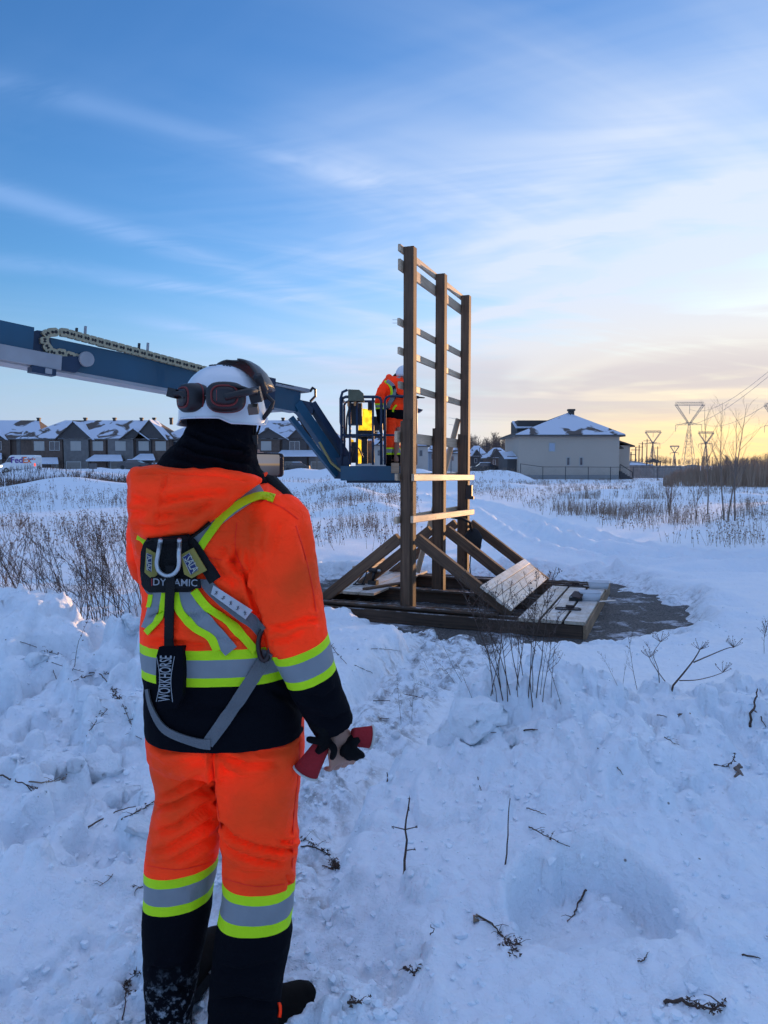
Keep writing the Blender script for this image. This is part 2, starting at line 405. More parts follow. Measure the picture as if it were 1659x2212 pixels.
def worley(x, y, scale, seed):
    """pillowy rubble: 1 at a lump's top, 0 in the joints"""
    px, py = x/scale, y/scale; xi = np.floor(px).astype(np.int64); yi = np.floor(py).astype(np.int64)
    f1 = np.full(x.shape, 9.0); f2 = np.full(x.shape, 9.0); hh = np.zeros_like(x)
    for a in (-1, 0, 1):
        for b in (-1, 0, 1):
            h = _perm[(_perm[(xi+a+seed*37) & 4095]+yi+b+seed*11) & 4095]
            jx, jy = (h & 63)/64.0, ((h >> 6) & 63)/64.0
            d = np.hypot(xi+a+jx-px, yi+b+jy-py)
            n1 = d < f1; f2 = np.where(n1, f1, np.minimum(f2, d)); hh = np.where(n1, ((h*7) & 255)/255.0, hh); f1 = np.where(n1, d, f1)
    return np.clip((f2-f1)*2.2, 0, 1)**.6, hh
GX = None
def make_terrain():
    core = np.arange(-2.3, 2.3001, .0125); ext = []; s = .0125; x = 2.3
    while x < 1500: s *= 1.055; x += s; ext.append(x)
    xs = np.concatenate([-np.array(ext[::-1]), core, np.array(ext)])
    ys = [-200, -120, -70, -40, -22, -12, -7, -4, -2, -.8, 0, .5, .9, 1.2]; y = 1.2
    while y < 2600: y *= (1.0056 if y < 24 else 1.02); ys.append(y)
    ys = np.array(ys, float)
    Xg, Yg = np.meshgrid(xs, ys)
    z, rough, sd, pm = ground_base(Xg, Yg)
    # fine broken snow
    nearw = sstep(Yg, 16, 4)
    z += rough*nearw*(.062*fbm(Xg, Yg, .30, 3, 71, .55)+.030*np.clip(fbm(Xg, Yg, .16, 3, 75, .6, True), 0, 1)-.012)
    z += nearw*.006*fbm(Xg, Yg, .09, 3, 81)*(1+2.2*rough)
    z += sstep(Yg, 30, 12)*.012*fbm(Xg, Yg, .8, 3, 85)
    jm = ys < 9.0; Xn, Yn, rn = Xg[jm], Yg[jm], rough[jm]
    wx = Xn+.05*fbm(Xn, Yn, .12, 2, 201)+.02*fbm(Xn, Yn, .05, 2, 205); wy = Yn+.05*fbm(Xn, Yn, .12, 2, 203)+.02*fbm(Xn, Yn, .05, 2, 207)
    add = np.zeros_like(Xn)
    for sc, am, sd_ in ((.36, .095, 5), (.17, .058, 6), (.075, .030, 7), (.038, .014, 8)):
        w, hh = worley(wx, wy, sc, sd_); msk = sstep(fbm(Xn, Yn, .6, 2, 211+sd_)+.25*(rn-.5), -.12, .22)
        add += am*w*(.25+.95*hh**1.5)*msk*np.clip(rn*1.15-.08, 0, 1)
    z[jm] += add
    # clods: rounded lumps of thrown snow
    rs = np.random.RandomState(11); n = 0
    def clod(cx, cy, r, h=1.0, sink=.35, sq=1.0):
        i0, i1 = np.searchsorted(xs, [cx-r*1.4, cx+r*1.4]); j0, j1 = np.searchsorted(ys, [cy-r*1.4, cy+r*1.4])
        if i1-i0 < 2 or j1-j0 < 2: return
        X, Y = Xg[j0:j1, i0:i1], Yg[j0:j1, i0:i1]
        zc = z[j0:j1, i0:i1][(j1-j0)//2, (i1-i0)//2]
        a = rs.rand()*3.14; ca, sa = math.cos(a), math.sin(a); dx, dy = X-cx, Y-cy
        px, py = dx*ca+dy*sa, (-dx*sa+dy*ca)*sq
        rr = np.hypot(px, py)/r+.28*fbm(X+n*3.1, Y, r*.8, 2, 91)+.10*fbm(X, Y, r*.3, 2, 93)
        prof = np.sqrt(np.clip(1-rr*rr, 0, 1)) if rs.rand() < .35 else np.clip((1-rr)*(1.5+1.5*rs.rand()), 0, 1)**.75
        cap = zc-sink*r*h+prof*r*h*(1+.3*rs.rand())+.25*(dx*math.cos(a*2)+dy*math.sin(a*2))
        z[j0:j1, i0:i1] = np.where(rr < 1, np.maximum(z[j0:j1, i0:i1], cap), z[j0:j1, i0:i1])
    def footprint(cx, cy, ang, dep):
        i0, i1 = np.searchsorted(xs, [cx-.2, cx+.2]); j0, j1 = np.searchsorted(ys, [cy-.2, cy+.2])
        X, Y = Xg[j0:j1, i0:i1]-cx, Yg[j0:j1, i0:i1]-cy; a, b = X*math.sin(ang)+Y*math.cos(ang), X*math.cos(ang)-Y*math.sin(ang)
        b = b+.008*fbm(X+cx, Y+cy, .05, 2, 97)
        w = np.interp(a, [-.15, -.12, -.04, .05, .11, .155], [.030, .042, .036, .052, .048, .0]); q = np.abs(b)-w; q = np.where((a < -.155) | (a > .15), .1, q)
        z[j0:j1, i0:i1] += -dep*sstep(q, .006, -.008)*(1+.25*np.sin(a*95))+.35*dep*np.exp(-((q-.022)/.016)**2)*(.5+fbm(X+cx, Y+cy, .06, 2, 99))
    for k in range(34):
        t = rs.rand()*7.2; i = int(t); f = t-i; p0, p1 = PATH[min(i, 7)], PATH[min(i+1, 8)]; w_ = PATHW[min(i, 8)]*.55
        footprint(p0[0]*(1-f)+p1[0]*f+rs.uniform(-w_, w_), max(1.9, p0[1]*(1-f)+p1[1]*f), math.atan2(p1[0]-p0[0], p1[1]-p0[1])+rs.normal()*.4+(3.14 if rs.rand() < .4 else 0), .022+.02*rs.rand())
    for (cx, cy, an) in ((-1.05, 2.35, .6), (-.85, 2.62, .3), (-1.25, 2.15, .9), (.05, 2.2, .5), (-1.0, 2.05, .2), (-.72, 2.9, .1)): footprint(cx, cy, an, .035)
    rmap = lambda cx, cy: rough[min(np.searchsorted(ys, cy), len(ys)-1), min(np.searchsorted(xs, cx), len(xs)-1)]
    for k in range(3500):
        cy = 1.6+7.5*rs.rand()**1.3; cx = (rs.rand()*2-1)*(.62*cy+.3)
        rg = rmap(cx, cy)
        if rs.rand() > rg*1.15-.10: continue
        clod(cx, cy, .010+.055*rs.rand()**3+(.05*rs.rand() if rs.rand() < .07 else 0), .35+.4*rs.rand(), .3, .7+.9*rs.rand())
    for (u, v, d, r, h) in BIG_CLODS: 
        p = P(u, v, d); clod(p.x, p.y, r, h, .1, 1.1)
    for k in range(900):          # rim of the pad and ruts
        cy = 8+7*rs.rand(); cx = -2.5+11*rs.rand()
        if rs.rand() > rmap(cx, cy)-.1: continue
        clod(cx, cy, .04+.14*rs.rand()**2.2, .7, .35, .8+.5*rs.rand())
    zs = z.copy(); zs[1:-1, 1:-1] = (z[1:-1, 1:-1]*12+z[:-2, 1:-1]+z[2:, 1:-1]+z[1:-1, :-2]+z[1:-1, 2:])/16; z = zs
    ny, nx = z.shape
    vs = np.stack([Xg, Yg, z], -1).reshape(-1, 3).astype(np.float32)
    idx = np.arange(ny*nx).reshape(ny, nx)
    q = np.stack([idx[:-1, :-1], idx[:-1, 1:], idx[1:, 1:], idx[1:, :-1]], -1).reshape(-1, 4)
    me = bpy.data.meshes.new('snow_ground')
    me.vertices.add(len(vs)); me.vertices.foreach_set('co', vs.ravel())
    me.loops.add(q.size); me.loops.foreach_set('vertex_index', q.ravel().astype(np.int32))
    me.polygons.add(len(q)); me.polygons.foreach_set('loop_start', np.arange(0, q.size, 4, dtype=np.int32)); me.polygons.foreach_set('loop_total', np.full(len(q), 4, np.int32))
    me.polygons.foreach_set('use_smooth', np.ones(len(q), bool)); me.update(calc_edges=True)
    at = me.attributes.new('dirt', 'FLOAT', 'POINT')
    dirt = pm*1.0*sstep(Yg, 2.0, 3.2)+np.exp(-(np.clip(sd, 0, 9)/.22)**2)*.7
    at.data.foreach_set('value', dirt.ravel().astype(np.float32))
    global GX; GX = (xs, ys, z)
    return me
def gz(x, y):
    xs, ys, z = GX
    i = int(np.clip(np.searchsorted(xs, x)-1, 0, len(xs)-2)); j = int(np.clip(np.searchsorted(ys, y)-1, 0, len(ys)-2))
    a = (x-xs[i])/(xs[i+1]-xs[i]); b = (y-ys[j])/(ys[j+1]-ys[j])
    return float((z[j, i]*(1-a)+z[j, i+1]*a)*(1-b)+(z[j+1, i]*(1-a)+z[j+1, i+1]*a)*b)
def ray_ground(u, v, d0=1.5, d1=400):
    """where the sight line first meets the snow"""
    d = d0; prev = d0
    while d < d1:
        p = P(u, v, d)
        if p.z < gz(p.x, p.y):
            for _ in range(18):
                m = (prev+d)/2; q = P(u, v, m)
                if q.z < gz(q.x, q.y): d = m
                else: prev = m
            q = P(u, v, d); return Vector((q.x, q.y, gz(q.x, q.y)))
        prev = d; d *= 1.008
    p = P(u, v, d1); return Vector((p.x, p.y, gz(p.x, p.y)))
BIG_CLODS = [(90, 1440, 4.5, .16, .6), (40, 1470, 4.4, .14, .6), (1470, 1520, 4.1, .16, .5), (1600, 1540, 4.0, .15, .45), (1010, 1350, 8.0, .10, .9), (830, 1740, 3.1, .07, .5), (1190, 1700, 3.2, .06, .6), (1580, 1900, 2.75, .05, .4), (780, 1840, 2.75, .05, .6)]
def snow_mat():
    m = bpy.data.materials.new('snow'); m.use_nodes = True; nt = m.node_tree; N = nt.nodes; L = nt.links; b = N['Principled BSDF']
    b.inputs['Roughness'].default_value = .55; b.inputs['Specular IOR Level'].default_value = .25
    b.inputs['Subsurface Weight'].default_value = .0
    tc = N.new('ShaderNodeTexCoord')
    n1 = N.new('ShaderNodeTexNoise'); n1.inputs['Scale'].default_value = 3.0; n1.inputs['Detail'].default_value = 2; L.new(tc.outputs['Object'], n1.inputs[0])
    r1 = N.new('ShaderNodeValToRGB'); r1.color_ramp.elements[0].color = (*SNOW_A, 1); r1.color_ramp.elements[1].color = (*SNOW_B, 1)
    r1.color_ramp.elements[0].position = .3; r1.color_ramp.elements[1].position = .7; L.new(n1.outputs[0], r1.inputs[0])
    at = N.new('ShaderNodeAttribute'); at.attribute_name = 'dirt'
    n2 = N.new('ShaderNodeTexNoise'); n2.inputs['Scale'].default_value = 9; n2.inputs['Detail'].default_value = 4; n2.inputs['Roughness'].default_value = .7; L.new(tc.outputs['Object'], n2.inputs[0])
    mr = N.new('ShaderNodeMapRange'); mr.inputs[1].default_value = .46; mr.inputs[2].default_value = .72; L.new(n2.outputs[0], mr.inputs[0])
    mu = N.new('ShaderNodeMath'); mu.operation = 'MULTIPLY'; L.new(at.outputs['Fac'], mu.inputs[0]); L.new(mr.outputs[0], mu.inputs[1])
    mx = N.new('ShaderNodeMix'); mx.data_type = 'RGBA'; L.new(mu.outputs[0], mx.inputs[0]); L.new(r1.outputs[0], mx.inputs[6]); mx.inputs[7].default_value = (.16, .15, .15, 1)
    # scattered dark specks of plant litter
    vo = N.new('ShaderNodeTexVoronoi'); vo.inputs['Scale'].default_value = 7.0; L.new(tc.outputs['Object'], vo.inputs['Vector'])
    n4 = N.new('ShaderNodeTexNoise'); n4.inputs['Scale'].default_value = 1.2; L.new(tc.outputs['Object'], n4.inputs[0])
    sp = N.new('ShaderNodeMapRange'); sp.inputs[1].default_value = .050; sp.inputs[2].default_value = .025; L.new(vo.outputs['Distance'], sp.inputs[0])
    s4 = N.new('ShaderNodeMapRange'); s4.inputs[1].default_value = .5; s4.inputs[2].default_value = .62; L.new(n4.outputs[0], s4.inputs[0])
    m4 = N.new('ShaderNodeMath'); m4.operation = 'MULTIPLY'; L.new(sp.outputs[0], m4.inputs[0]); L.new(s4.outputs[0], m4.inputs[1])
    m5 = N.new('ShaderNodeMath'); m5.operation = 'MULTIPLY'; L.new(m4.outputs[0], m5.inputs[0]); m5.inputs[1].default_value = .8
    mx2 = N.new('ShaderNodeMix'); mx2.data_type = 'RGBA'; L.new(m5.outputs[0], mx2.inputs[0]); L.new(mx.outputs[2], mx2.inputs[6]); mx2.inputs[7].default_value = (.09, .06, .045, 1)
    L.new(mx2.outputs[2], b.inputs['Base Color'])
    n3 = N.new('ShaderNodeTexNoise'); n3.inputs['Scale'].default_value = 28; n3.inputs['Detail'].default_value = 4; n3.inputs['Roughness'].default_value = .65; L.new(tc.outputs['Object'], n3.inputs[0])
    v3 = N.new('ShaderNodeTexVoronoi'); v3.inputs['Scale'].default_value = 16; ds = N.new('ShaderNodeVectorMath'); ds.operation = 'ADD'; sc3 = N.new('ShaderNodeVectorMath'); sc3.operation = 'SCALE'; sc3.inputs['Scale'].default_value = .05; L.new(n3.outputs['Color'], sc3.inputs[0]); L.new(tc.outputs['Object'], ds.inputs[0]); L.new(sc3.outputs[0], ds.inputs[1]); L.new(ds.outputs[0], v3.inputs['Vector'])
    bq = N.new('ShaderNodeBump'); bq.invert = True; bq.inputs['Strength'].default_value = .35; bq.inputs['Distance'].default_value = .02; L.new(v3.outputs['Distance'], bq.inputs['Height'])
    bp = N.new('ShaderNodeBump'); bp.inputs['Strength'].default_value = .75; bp.inputs['Distance'].default_value = .02; L.new(n3.outputs[0], bp.inputs['Height']); L.new(bq.outputs[0], bp.inputs['Normal']); L.new(bp.outputs[0], b.inputs['Normal'])
    return m
SNOW_A = (.83, .905, .975); SNOW_B = (.89, .94, .985)
M_snow = snow_mat(); MATS['snow'] = M_snow
ground = mesh_obj('snow_ground', make_terrain(), M_snow); tag(ground, 'snow covered field with ploughed banks, trodden path and wheel ruts', kind='structure')

def make_pad():
    n = 190; x = np.linspace(-2.9, 5.6, n*2); y = np.linspace(7.2, 14.4, n); X, Y = np.meshgrid(x, y)
    sd = poly_sd(X, Y, PAD)
    Z = .012*fbm(X, Y, .35, 4, 101)+.014*np.clip(fbm(X, Y, .12, 3, 105), 0, 1)-.12*sstep(sd, .25, .9)
    mb = MB(); nx = len(x); mb.v = [tuple(t) for t in np.stack([X, Y, Z], -1).reshape(-1, 3)]
    keep = sd < 1.0
    for j in range(len(y)-1):
        for i in range(nx-1):
            if keep[j, i]: mb.f.append((j*nx+i, j*nx+i+1, (j+1)*nx+i+1, (j+1)*nx+i)); mb.m.append(0)
    m = mat('gravel', (.055, .055, .06), .85, bump=1.0, bscale=45)
    nt = m.node_tree; N = nt.nodes; L = nt.links; b = N['Principled BSDF']; tc = N.new('ShaderNodeTexCoord')
    def ns(sc, dt, ro):
        n = N.new('ShaderNodeTexNoise'); n.inputs['Scale'].default_value = sc; n.inputs['Detail'].default_value = dt; n.inputs['Roughness'].default_value = ro; L.new(tc.outputs['Object'], n.inputs[0]); return n.outputs[0]
    r = N.new('ShaderNodeValToRGB'); e = r.color_ramp.elements; e[0].position = .36; e[0].color = (.028, .027, .028, 1); e[1].position = .66; e[1].color = (.15, .14, .13, 1); L.new(ns(34, 3, .7), r.inputs[0])
    k = N.new('ShaderNodeMapRange'); k.inputs[1].default_value = .53; k.inputs[2].default_value = .64; k.inputs[4].default_value = .8; L.new(ns(1.7, 7, .74), k.inputs[0])
    mx = N.new('ShaderNodeMix'); mx.data_type = 'RGBA'; L.new(k.outputs[0], mx.inputs[0]); L.new(r.outputs[0], mx.inputs[6]); mx.inputs[7].default_value = (.66, .70, .77, 1); L.new(mx.outputs[2], b.inputs['Base Color'])
    o = mb.build('gravel_pad', m, None, True); tag(o, 'dark gravel with icy snow patches cleared round the timber frame', kind='structure')
make_pad()
# ================================================================ TIMBER FRAME
def wood_mat(name, c1, c2, rough=.75, frost=0.0, grain=1.0, knots=True):
    m = bpy.data.materials.new(name); m.use_nodes = True; nt = m.node_tree; N = nt.nodes; L = nt.links; b = N['Principled BSDF']
    b.inputs['Roughness'].default_value = rough; b.inputs['Specular IOR Level'].default_value = .3
    tc = N.new('ShaderNodeTexCoord'); oi = N.new('ShaderNodeObjectInfo')
    ad = N.new('ShaderNodeVectorMath'); ad.operation = 'ADD'; L.new(tc.outputs['Object'], ad.inputs[0])
    cb = N.new('ShaderNodeCombineXYZ'); mr = N.new('ShaderNodeMath'); mr.operation = 'MULTIPLY'; mr.inputs[1].default_value = 37; L.new(oi.outputs['Random'], mr.inputs[0]); L.new(mr.outputs[0], cb.inputs[0]); L.new(mr.outputs[0], cb.inputs[1]); L.new(cb.outputs[0], ad.inputs[1])
    mp = N.new('ShaderNodeMapping'); mp.inputs['Scale'].default_value = (1.1, 26, 26); L.new(ad.outputs[0], mp.inputs[0])
    n = N.new('ShaderNodeTexNoise'); n.inputs['Scale'].default_value = 1.5; n.inputs['Detail'].default_value = 6; n.inputs['Distortion'].default_value = .8; L.new(mp.outputs[0], n.inputs[0])
    r = N.new('ShaderNodeValToRGB'); r.color_ramp.elements[0].position = .33; r.color_ramp.elements[1].position = .68
    r.color_ramp.elements[0].color = (*c2, 1); r.color_ramp.elements[1].color = (*c1, 1); L.new(n.outputs[0], r.inputs[0])
    n2 = N.new('ShaderNodeTexNoise'); n2.inputs['Scale'].default_value = 2.2; n2.inputs['Detail'].default_value = 5; L.new(ad.outputs[0], n2.inputs[0])
    hv = N.new('ShaderNodeHueSaturation'); L.new(r.outputs[0], hv.inputs['Color'])
    v1 = N.new('ShaderNodeMapRange'); v1.inputs[1].default_value = .25; v1.inputs[2].default_value = .75; v1.inputs[3].default_value = .72; v1.inputs[4].default_value = 1.25; L.new(n2.outputs[0], v1.inputs[0])
    v2 = N.new('ShaderNodeMapRange'); v2.inputs[3].default_value = .82; v2.inputs[4].default_value = 1.18; L.new(oi.outputs['Random'], v2.inputs[0])
    vm = N.new('ShaderNodeMath'); vm.operation = 'MULTIPLY'; L.new(v1.outputs[0], vm.inputs[0]); L.new(v2.outputs[0], vm.inputs[1]); L.new(vm.outputs[0], hv.inputs['Value'])
    col = hv.outputs[0]
    if knots:
        vo = N.new('ShaderNodeTexVoronoi'); vo.inputs['Scale'].default_value = 3.0; mk = N.new('ShaderNodeMapping'); mk.inputs['Scale'].default_value = (.9, 2.2, 2.2); L.new(ad.outputs[0], mk.inputs[0]); L.new(mk.outputs[0], vo.inputs['Vector'])
        kr = N.new('ShaderNodeMapRange'); kr.inputs[1].default_value = .13; kr.inputs[2].default_value = .05; L.new(vo.outputs['Distance'], kr.inputs[0])
        km = N.new('ShaderNodeMath'); km.operation = 'MULTIPLY'; km.inputs[1].default_value = .7; L.new(kr.outputs[0], km.inputs[0])
        mx = N.new('ShaderNodeMix'); mx.data_type = 'RGBA'; L.new(km.outputs[0], mx.inputs[0]); L.new(col, mx.inputs[6]); mx.inputs[7].default_value = (*[c*.35 for c in c2], 1); col = mx.outputs[2]
    if frost:
        n5 = N.new('ShaderNodeTexNoise'); n5.inputs['Scale'].default_value = 5; n5.inputs['Detail'].default_value = 8; n5.inputs['Roughness'].default_value = .7; L.new(ad.outputs[0], n5.inputs[0])
        fr = N.new('ShaderNodeMapRange'); fr.inputs[1].default_value = .62-.3*frost; fr.inputs[2].default_value = .75; fr.inputs[4].default_value = .85; L.new(n5.outputs[0], fr.inputs[0])
        ge = N.new('ShaderNodeNewGeometry'); sx = N.new('ShaderNodeSeparateXYZ'); L.new(ge.outputs['Normal'], sx.inputs[0])
        up = N.new('ShaderNodeMapRange'); up.inputs[1].default_value = .4; up.inputs[2].default_value = .8; L.new(sx.outputs[2], up.inputs[0])
        fm = N.new('ShaderNodeMath'); fm.operation = 'MULTIPLY'; L.new(fr.outputs[0], fm.inputs[0]); L.new(up.outputs[0], fm.inputs[1])
        mx = N.new('ShaderNodeMix'); mx.data_type = 'RGBA'; L.new(fm.outputs[0], mx.inputs[0]); L.new(col, mx.inputs[6]); mx.inputs[7].default_value = (.80, .83, .88, 1); col = mx.outputs[2]
    L.new(col, b.inputs['Base Color'])
    bp = N.new('ShaderNodeBump'); bp.inputs['Strength'].default_value = .35; bp.inputs['Distance'].default_value = .004; L.new(n.outputs[0], bp.inputs['Height']); L.new(bp.outputs[0], b.inputs['Normal'])
    MATS[name] = m; return m
M_pt = wood_mat('treated_timber', (.165, .098, .060), (.090, .054, .035))
M_ptd = wood_mat('treated_timber_base', (.125, .078, .052), (.066, .043, .031), frost=.45)
M_spf = wood_mat('spruce_lumber', (.62, .47, .33), (.45, .32, .21), .62)
M_deck = wood_mat('frosted_deck_plank', (.58, .48, .37), (.42, .33, .24), .45, frost=.85)
M_slope = wood_mat('frosted_sunlit_spruce', (.80, .68, .56), (.62, .50, .39), .35, frost=.5)  # frosted planks, base colour also paled for sun and sky glare
M_steel = mat('zinc_steel', (.45, .45, .44), .35, .9)
M_black = mat('black_plastic', (.012, .012, .014), .45)
_board_cache = {}
def board(name, p, q, w, h, m, parent=None, up=(0, 0, 1), ch=.006):
    """a sawn board from p to q, w wide and h high, local X along its length"""
    p, q = Vector(p), Vector(q); d = q-p; ln = d.length; d.normalize(); sx = Vector(up).cross(d)
    if sx.length < 1e-3: sx = Vector((1, 0, 0)).cross(d)
    sx.normalize(); sz = d.cross(sx)
    key = (round(ln, 3), round(w, 4), round(h, 4), m.name, ch)
    if key not in _board_cache:
        a, b = w/2, h/2; ring = [(-a+ch, -b), (a-ch, -b), (a, -b+ch), (a, b-ch), (a-ch, b), (-a+ch, b), (-a, b-ch), (-a, -b+ch)]
        mb = MB(); mb.rings([[(-ln/2, y, z) for y, z in ring], [(ln/2, y, z) for y, z in ring]])
        me = mb.mesh(name); bm = bmesh.new(); bm.from_mesh(me); bmesh.ops.recalc_face_normals(bm, faces=bm.faces); bm.to_mesh(me); bm.free()
        me.materials.append(m); _board_cache[key] = me
    o = mesh_obj(name, _board_cache[key], None, parent)
    M = Matrix((d, sx, sz)).transposed().to_4x4(); M.translation = (p+q)/2; o.matrix_basis = M
    return o
TH = R(21.5); EV = Vector((math.cos(TH), -math.sin(TH), 0)); NV = Vector((math.sin(TH), math.cos(TH), 0)); O0 = Vector((.33, 9.49, 0))
def S(r, s, z=0.0): return O0+EV*r+NV*s+Vector((0, 0, z))
frame = empty('timber_frame', S(0, 1.33, 0), -TH, 'tall brown timber test frame with three posts, braces and a low base', 'timber frame')
PS = 1.335; PW = .134
for k in range(3):
    s = k*PS
    board('post', S(0, s, .05), S(0, s, 4.73-.02*k), PW, PW, M_pt, frame, up=NV)
    # lower plies sistered to the post
    board('post_ply', S(-PW/2-.0195, s-.004, .05), S(-PW/2-.0195, s-.004, 2.56-.03*k), .132, .037, M_pt, frame, up=EV)
    board('post_ply', S(-.012, s-PW/2-.0195, .05), S(-.012, s-PW/2-.0195, 2.58-.05*k), .037, .104, M_pt, frame, up=EV)
    # knee braces each way
    for sg in (1, -1):
        e0 = .10 if sg > 0 else .14
        a = S(sg*e0, s, 1.06); b = S(sg*(1.33 if sg > 0 else 1.26), s, .17)
        board('brace', a, b, .10, .14, M_pt, frame, up=(0, 0, 1))
# ladder of boards nailed along the far side of the posts
for (z, h, a, b) in ((4.695, .089, -.16, 2.74), (4.49, .140, -.16, 2.74), (3.785, .089, -.18, 2.74), (3.43, .089, -.17, 2.74), (3.005, .089, -.16, 2.74), (2.356, .140, -.17, 2.74), (1.845, .089, -.16, 2.74), (1.295, .089, -.17, 2.72)):
    rr = -PW/2-.020 if z > 2.7 else -PW/2-.060
    board('rung', S(rr, a, z+.004), S(rr-.004, b, z-.006), .038, h, M_spf, frame)
# boards nailed across the near side
board('cross_board', S(PW/2+.020, -.13, 1.845), S(PW/2+.020, 2.86, 1.80), .038, .089, M_spf, frame)
board('cross_board', S(PW/2+.020, -.16, 1.315), S(PW/2+.020, 2.88, 1.235), .038, .089, M_spf, frame)
# base: doubled joists at each post row and rims at both ends
for k in range(3):
    for j in (-1, 1):
        board('base_joist', S(-1.42, k*PS+j*(PW/2+.040), .086), S(2.22, k*PS+j*(PW/2+.040), .086), .038, .168, M_ptd, frame)
board('base_joist', S(-1.42, -.30, .084), S(2.22, -.30, .078), .038, .160, M_ptd, frame)
board('base_joist', S(-1.42, 2.93, .084), S(2.22, 2.93, .084), .038, .165, M_ptd, frame)
for k in range(3):
    board('sill_plate', S(-1.2, k*PS-.16, .185), S(1.2, k*PS-.16, .185), .09, .036, M_ptd, frame)
M_rim = wood_mat('rim_timber', (.36, .235, .14), (.22, .145, .09))
board('end_rim', S(2.245, -.33, .084), S(2.245, 2.96, .084), .038, .162, M_rim, frame)
board('end_rim', S(-1.445, -.33, .084), S(-1.445, 2.96, .084), .038, .165, M_ptd, frame)
# deck planks right and left, running back
for i, r in enumerate((1.60, 1.865, 2.13)):
    board('deck_plank', S(r, -.37+.02*i, .189), S(r+.005, 2.15-.03*i, .189), .235, .038, M_deck, frame)
for i, r in enumerate((-1.34, -1.09, -.84)):
    board('deck_plank', S(r, .55, .192), S(r, 2.95, .192), .235, .038, M_deck, frame)
# planks nailed on the slope of the near braces
dv = (S(1.33, 0, .17)-S(.10, 0, 1.06)).normalized(); nn = dv.cross(NV); nn = nn if nn.z > 0 else -nn
for i in range(4):
    c = S(.10, 0, 1.06)+dv*(1.09+.118*i)+nn*(.07+.021)
    board('slope_plank', c+NV*(-.20+.03*(i % 2)), c+NV*(2.55-.05*i), .113, .038, M_slope, frame, up=nn)
prop = board('leaning_prop', P(901, 1237, 11.75), P(990, 905, 12.05), .035, .088, M_spf, frame)
# a few nails sticking out of a rung end
def nail(p, q): nb = MB(); nb.tube([p, q], .0028, 5); nb.build('nail', M_steel, frame)
for z in (3.81, 3.77): nail(S(-PW/2-.02, -.18, z), S(-PW/2-.10, -.19, z+.004))
for z in (2.63, 2.55): p = P(984, 905+(2.63-z)*180, 12.0); nail(p, p+Vector((-.11, -.02, .02)))
# ---------------------------------------------------------------- things lying on and hung from the frame
DZ = .2085
M_clear = mat('cloudy_clear_plastic', (.80, .83, .88), .3)
M_clear.node_tree.nodes['Principled BSDF'].inputs['Alpha'].default_value = .82
def bin_(name, c, w, d, h, rz, label):
    t = empty(name, c, rz, label, 'container')
    M = Matrix.Rotation(rz, 3, 'Z'); mb = MB(); c = Vector(c)
    def rg(fw, z, ins): return [c+M @ Vector((x*(w/2*fw-ins), y*(d/2*fw-ins), z)) for x, y in ((-1, -.8), (-.8, -1), (.8, -1), (1, -.8), (1, .8), (.8, 1), (-.8, 1), (-1, .8))]
    mb.rings([rg(.86, 0, 0), rg(1, h, 0), rg(1, h, .004), rg(.86, .006, .004)])
    mb.build('tub', M_clear, t, True)
    rm = MB(); a = rg(1.03, h-.006, 0); rm.tube(a+[a[0]], .006, 5); rm.build('rim', M_clear, t, True)
    return t, M, c
zz = DZ
p1, p2 = G(1293, 1270, zz), G(1274, 1296, zz)
t, M, c = bin_('storage_tub', p1, .30, .22, .10, -.3, 'empty clear plastic tub at the back of the right deck')
t, M, c = bin_('storage_tub', p2, .27, .20, .12, -.2, 'clear plastic tub beside the dark tool case on the deck')
t['label'] = 'clear plastic tub in front, with print on its side'
mb = MB(); rs = random.Random(4)
for i in range(7): mb.box(c+M @ Vector((rs.uniform(-.07, .07), rs.uniform(-.05, .05), .018+.006*i)), (.05, .022, .012), Matrix.Rotation(rs.random()*3, 3, 'Z'))
mb.build('screw_packet', mat('blue_print', (.18, .22, .42), .5), t)
def dark_case():
    c = G(1243, 1297, zz); t = empty('tool_case', c, -.25, 'small dark open tool case against the clear tub', 'case'); M = Matrix.Rotation(-.25, 3, 'Z')
    mb = MB(); mb.box(c+M @ Vector((0, 0, .022)), (.17, .11, .044), M); mb.build('tray', M_black, t)
    mb = MB(); mb.beam(c+M @ Vector((-.01, -.05, .046)), c+M @ Vector((.05, .05, .105)), .15, .018, M @ Vector((0, 0, 1))); mb.build('lid', mat('case_brown', (.05, .03, .028), .5), t)
    mb = MB(); mb.box(c+M @ Vector((-.05, .0, .05)), (.05, .06, .012), M); mb.build('tool', M_steel, t)
dark_case()
def bracket(uv, rz, w, d, label, stub=True):
    c = G(uv[0], uv[1], zz); M = Matrix.Rotation(rz, 3, 'Z'); t = empty('steel_bracket', c, rz, label, 'bracket', 'steel brackets on the right deck')
    mb = MB(); pl = [c+M @ Vector((x*w/2, y*d/2, .006)) for x, y in ((-1, -.7), (-.8, -1), (.8, -1), (1, -.7), (1, .7), (.8, 1), (-.8, 1), (-1, .7))]
    mb.prism([p-Vector((0, 0, .006)) for p in pl], (0, 0, .012)); mb.build('plate', mat('bright_plate', (.62, .62, .63), .3, .8), t)
    mb = MB(); q = [p+Vector((0, 0, .008)) for p in pl]; mb.tube(q+[q[0]], .010, 5); mb.build('edge', mat('dark_brown_paint', (.035, .018, .016), .5), t)
    if stub:
        mb = MB(); mb.box(c+M @ Vector((.02, .02, .035)), (.10, .022, .04), M); mb.build('lug', mat('dark_brown_paint', (.035, .018, .016), .5), t)
bracket((1227, 1317), -.25, .30, .10, 'shiny flat bracket with dark rim nearest the front of the deck')
bracket((1240, 1266), -.4, .27, .09, 'dark flat bracket at the back edge of the deck planks')
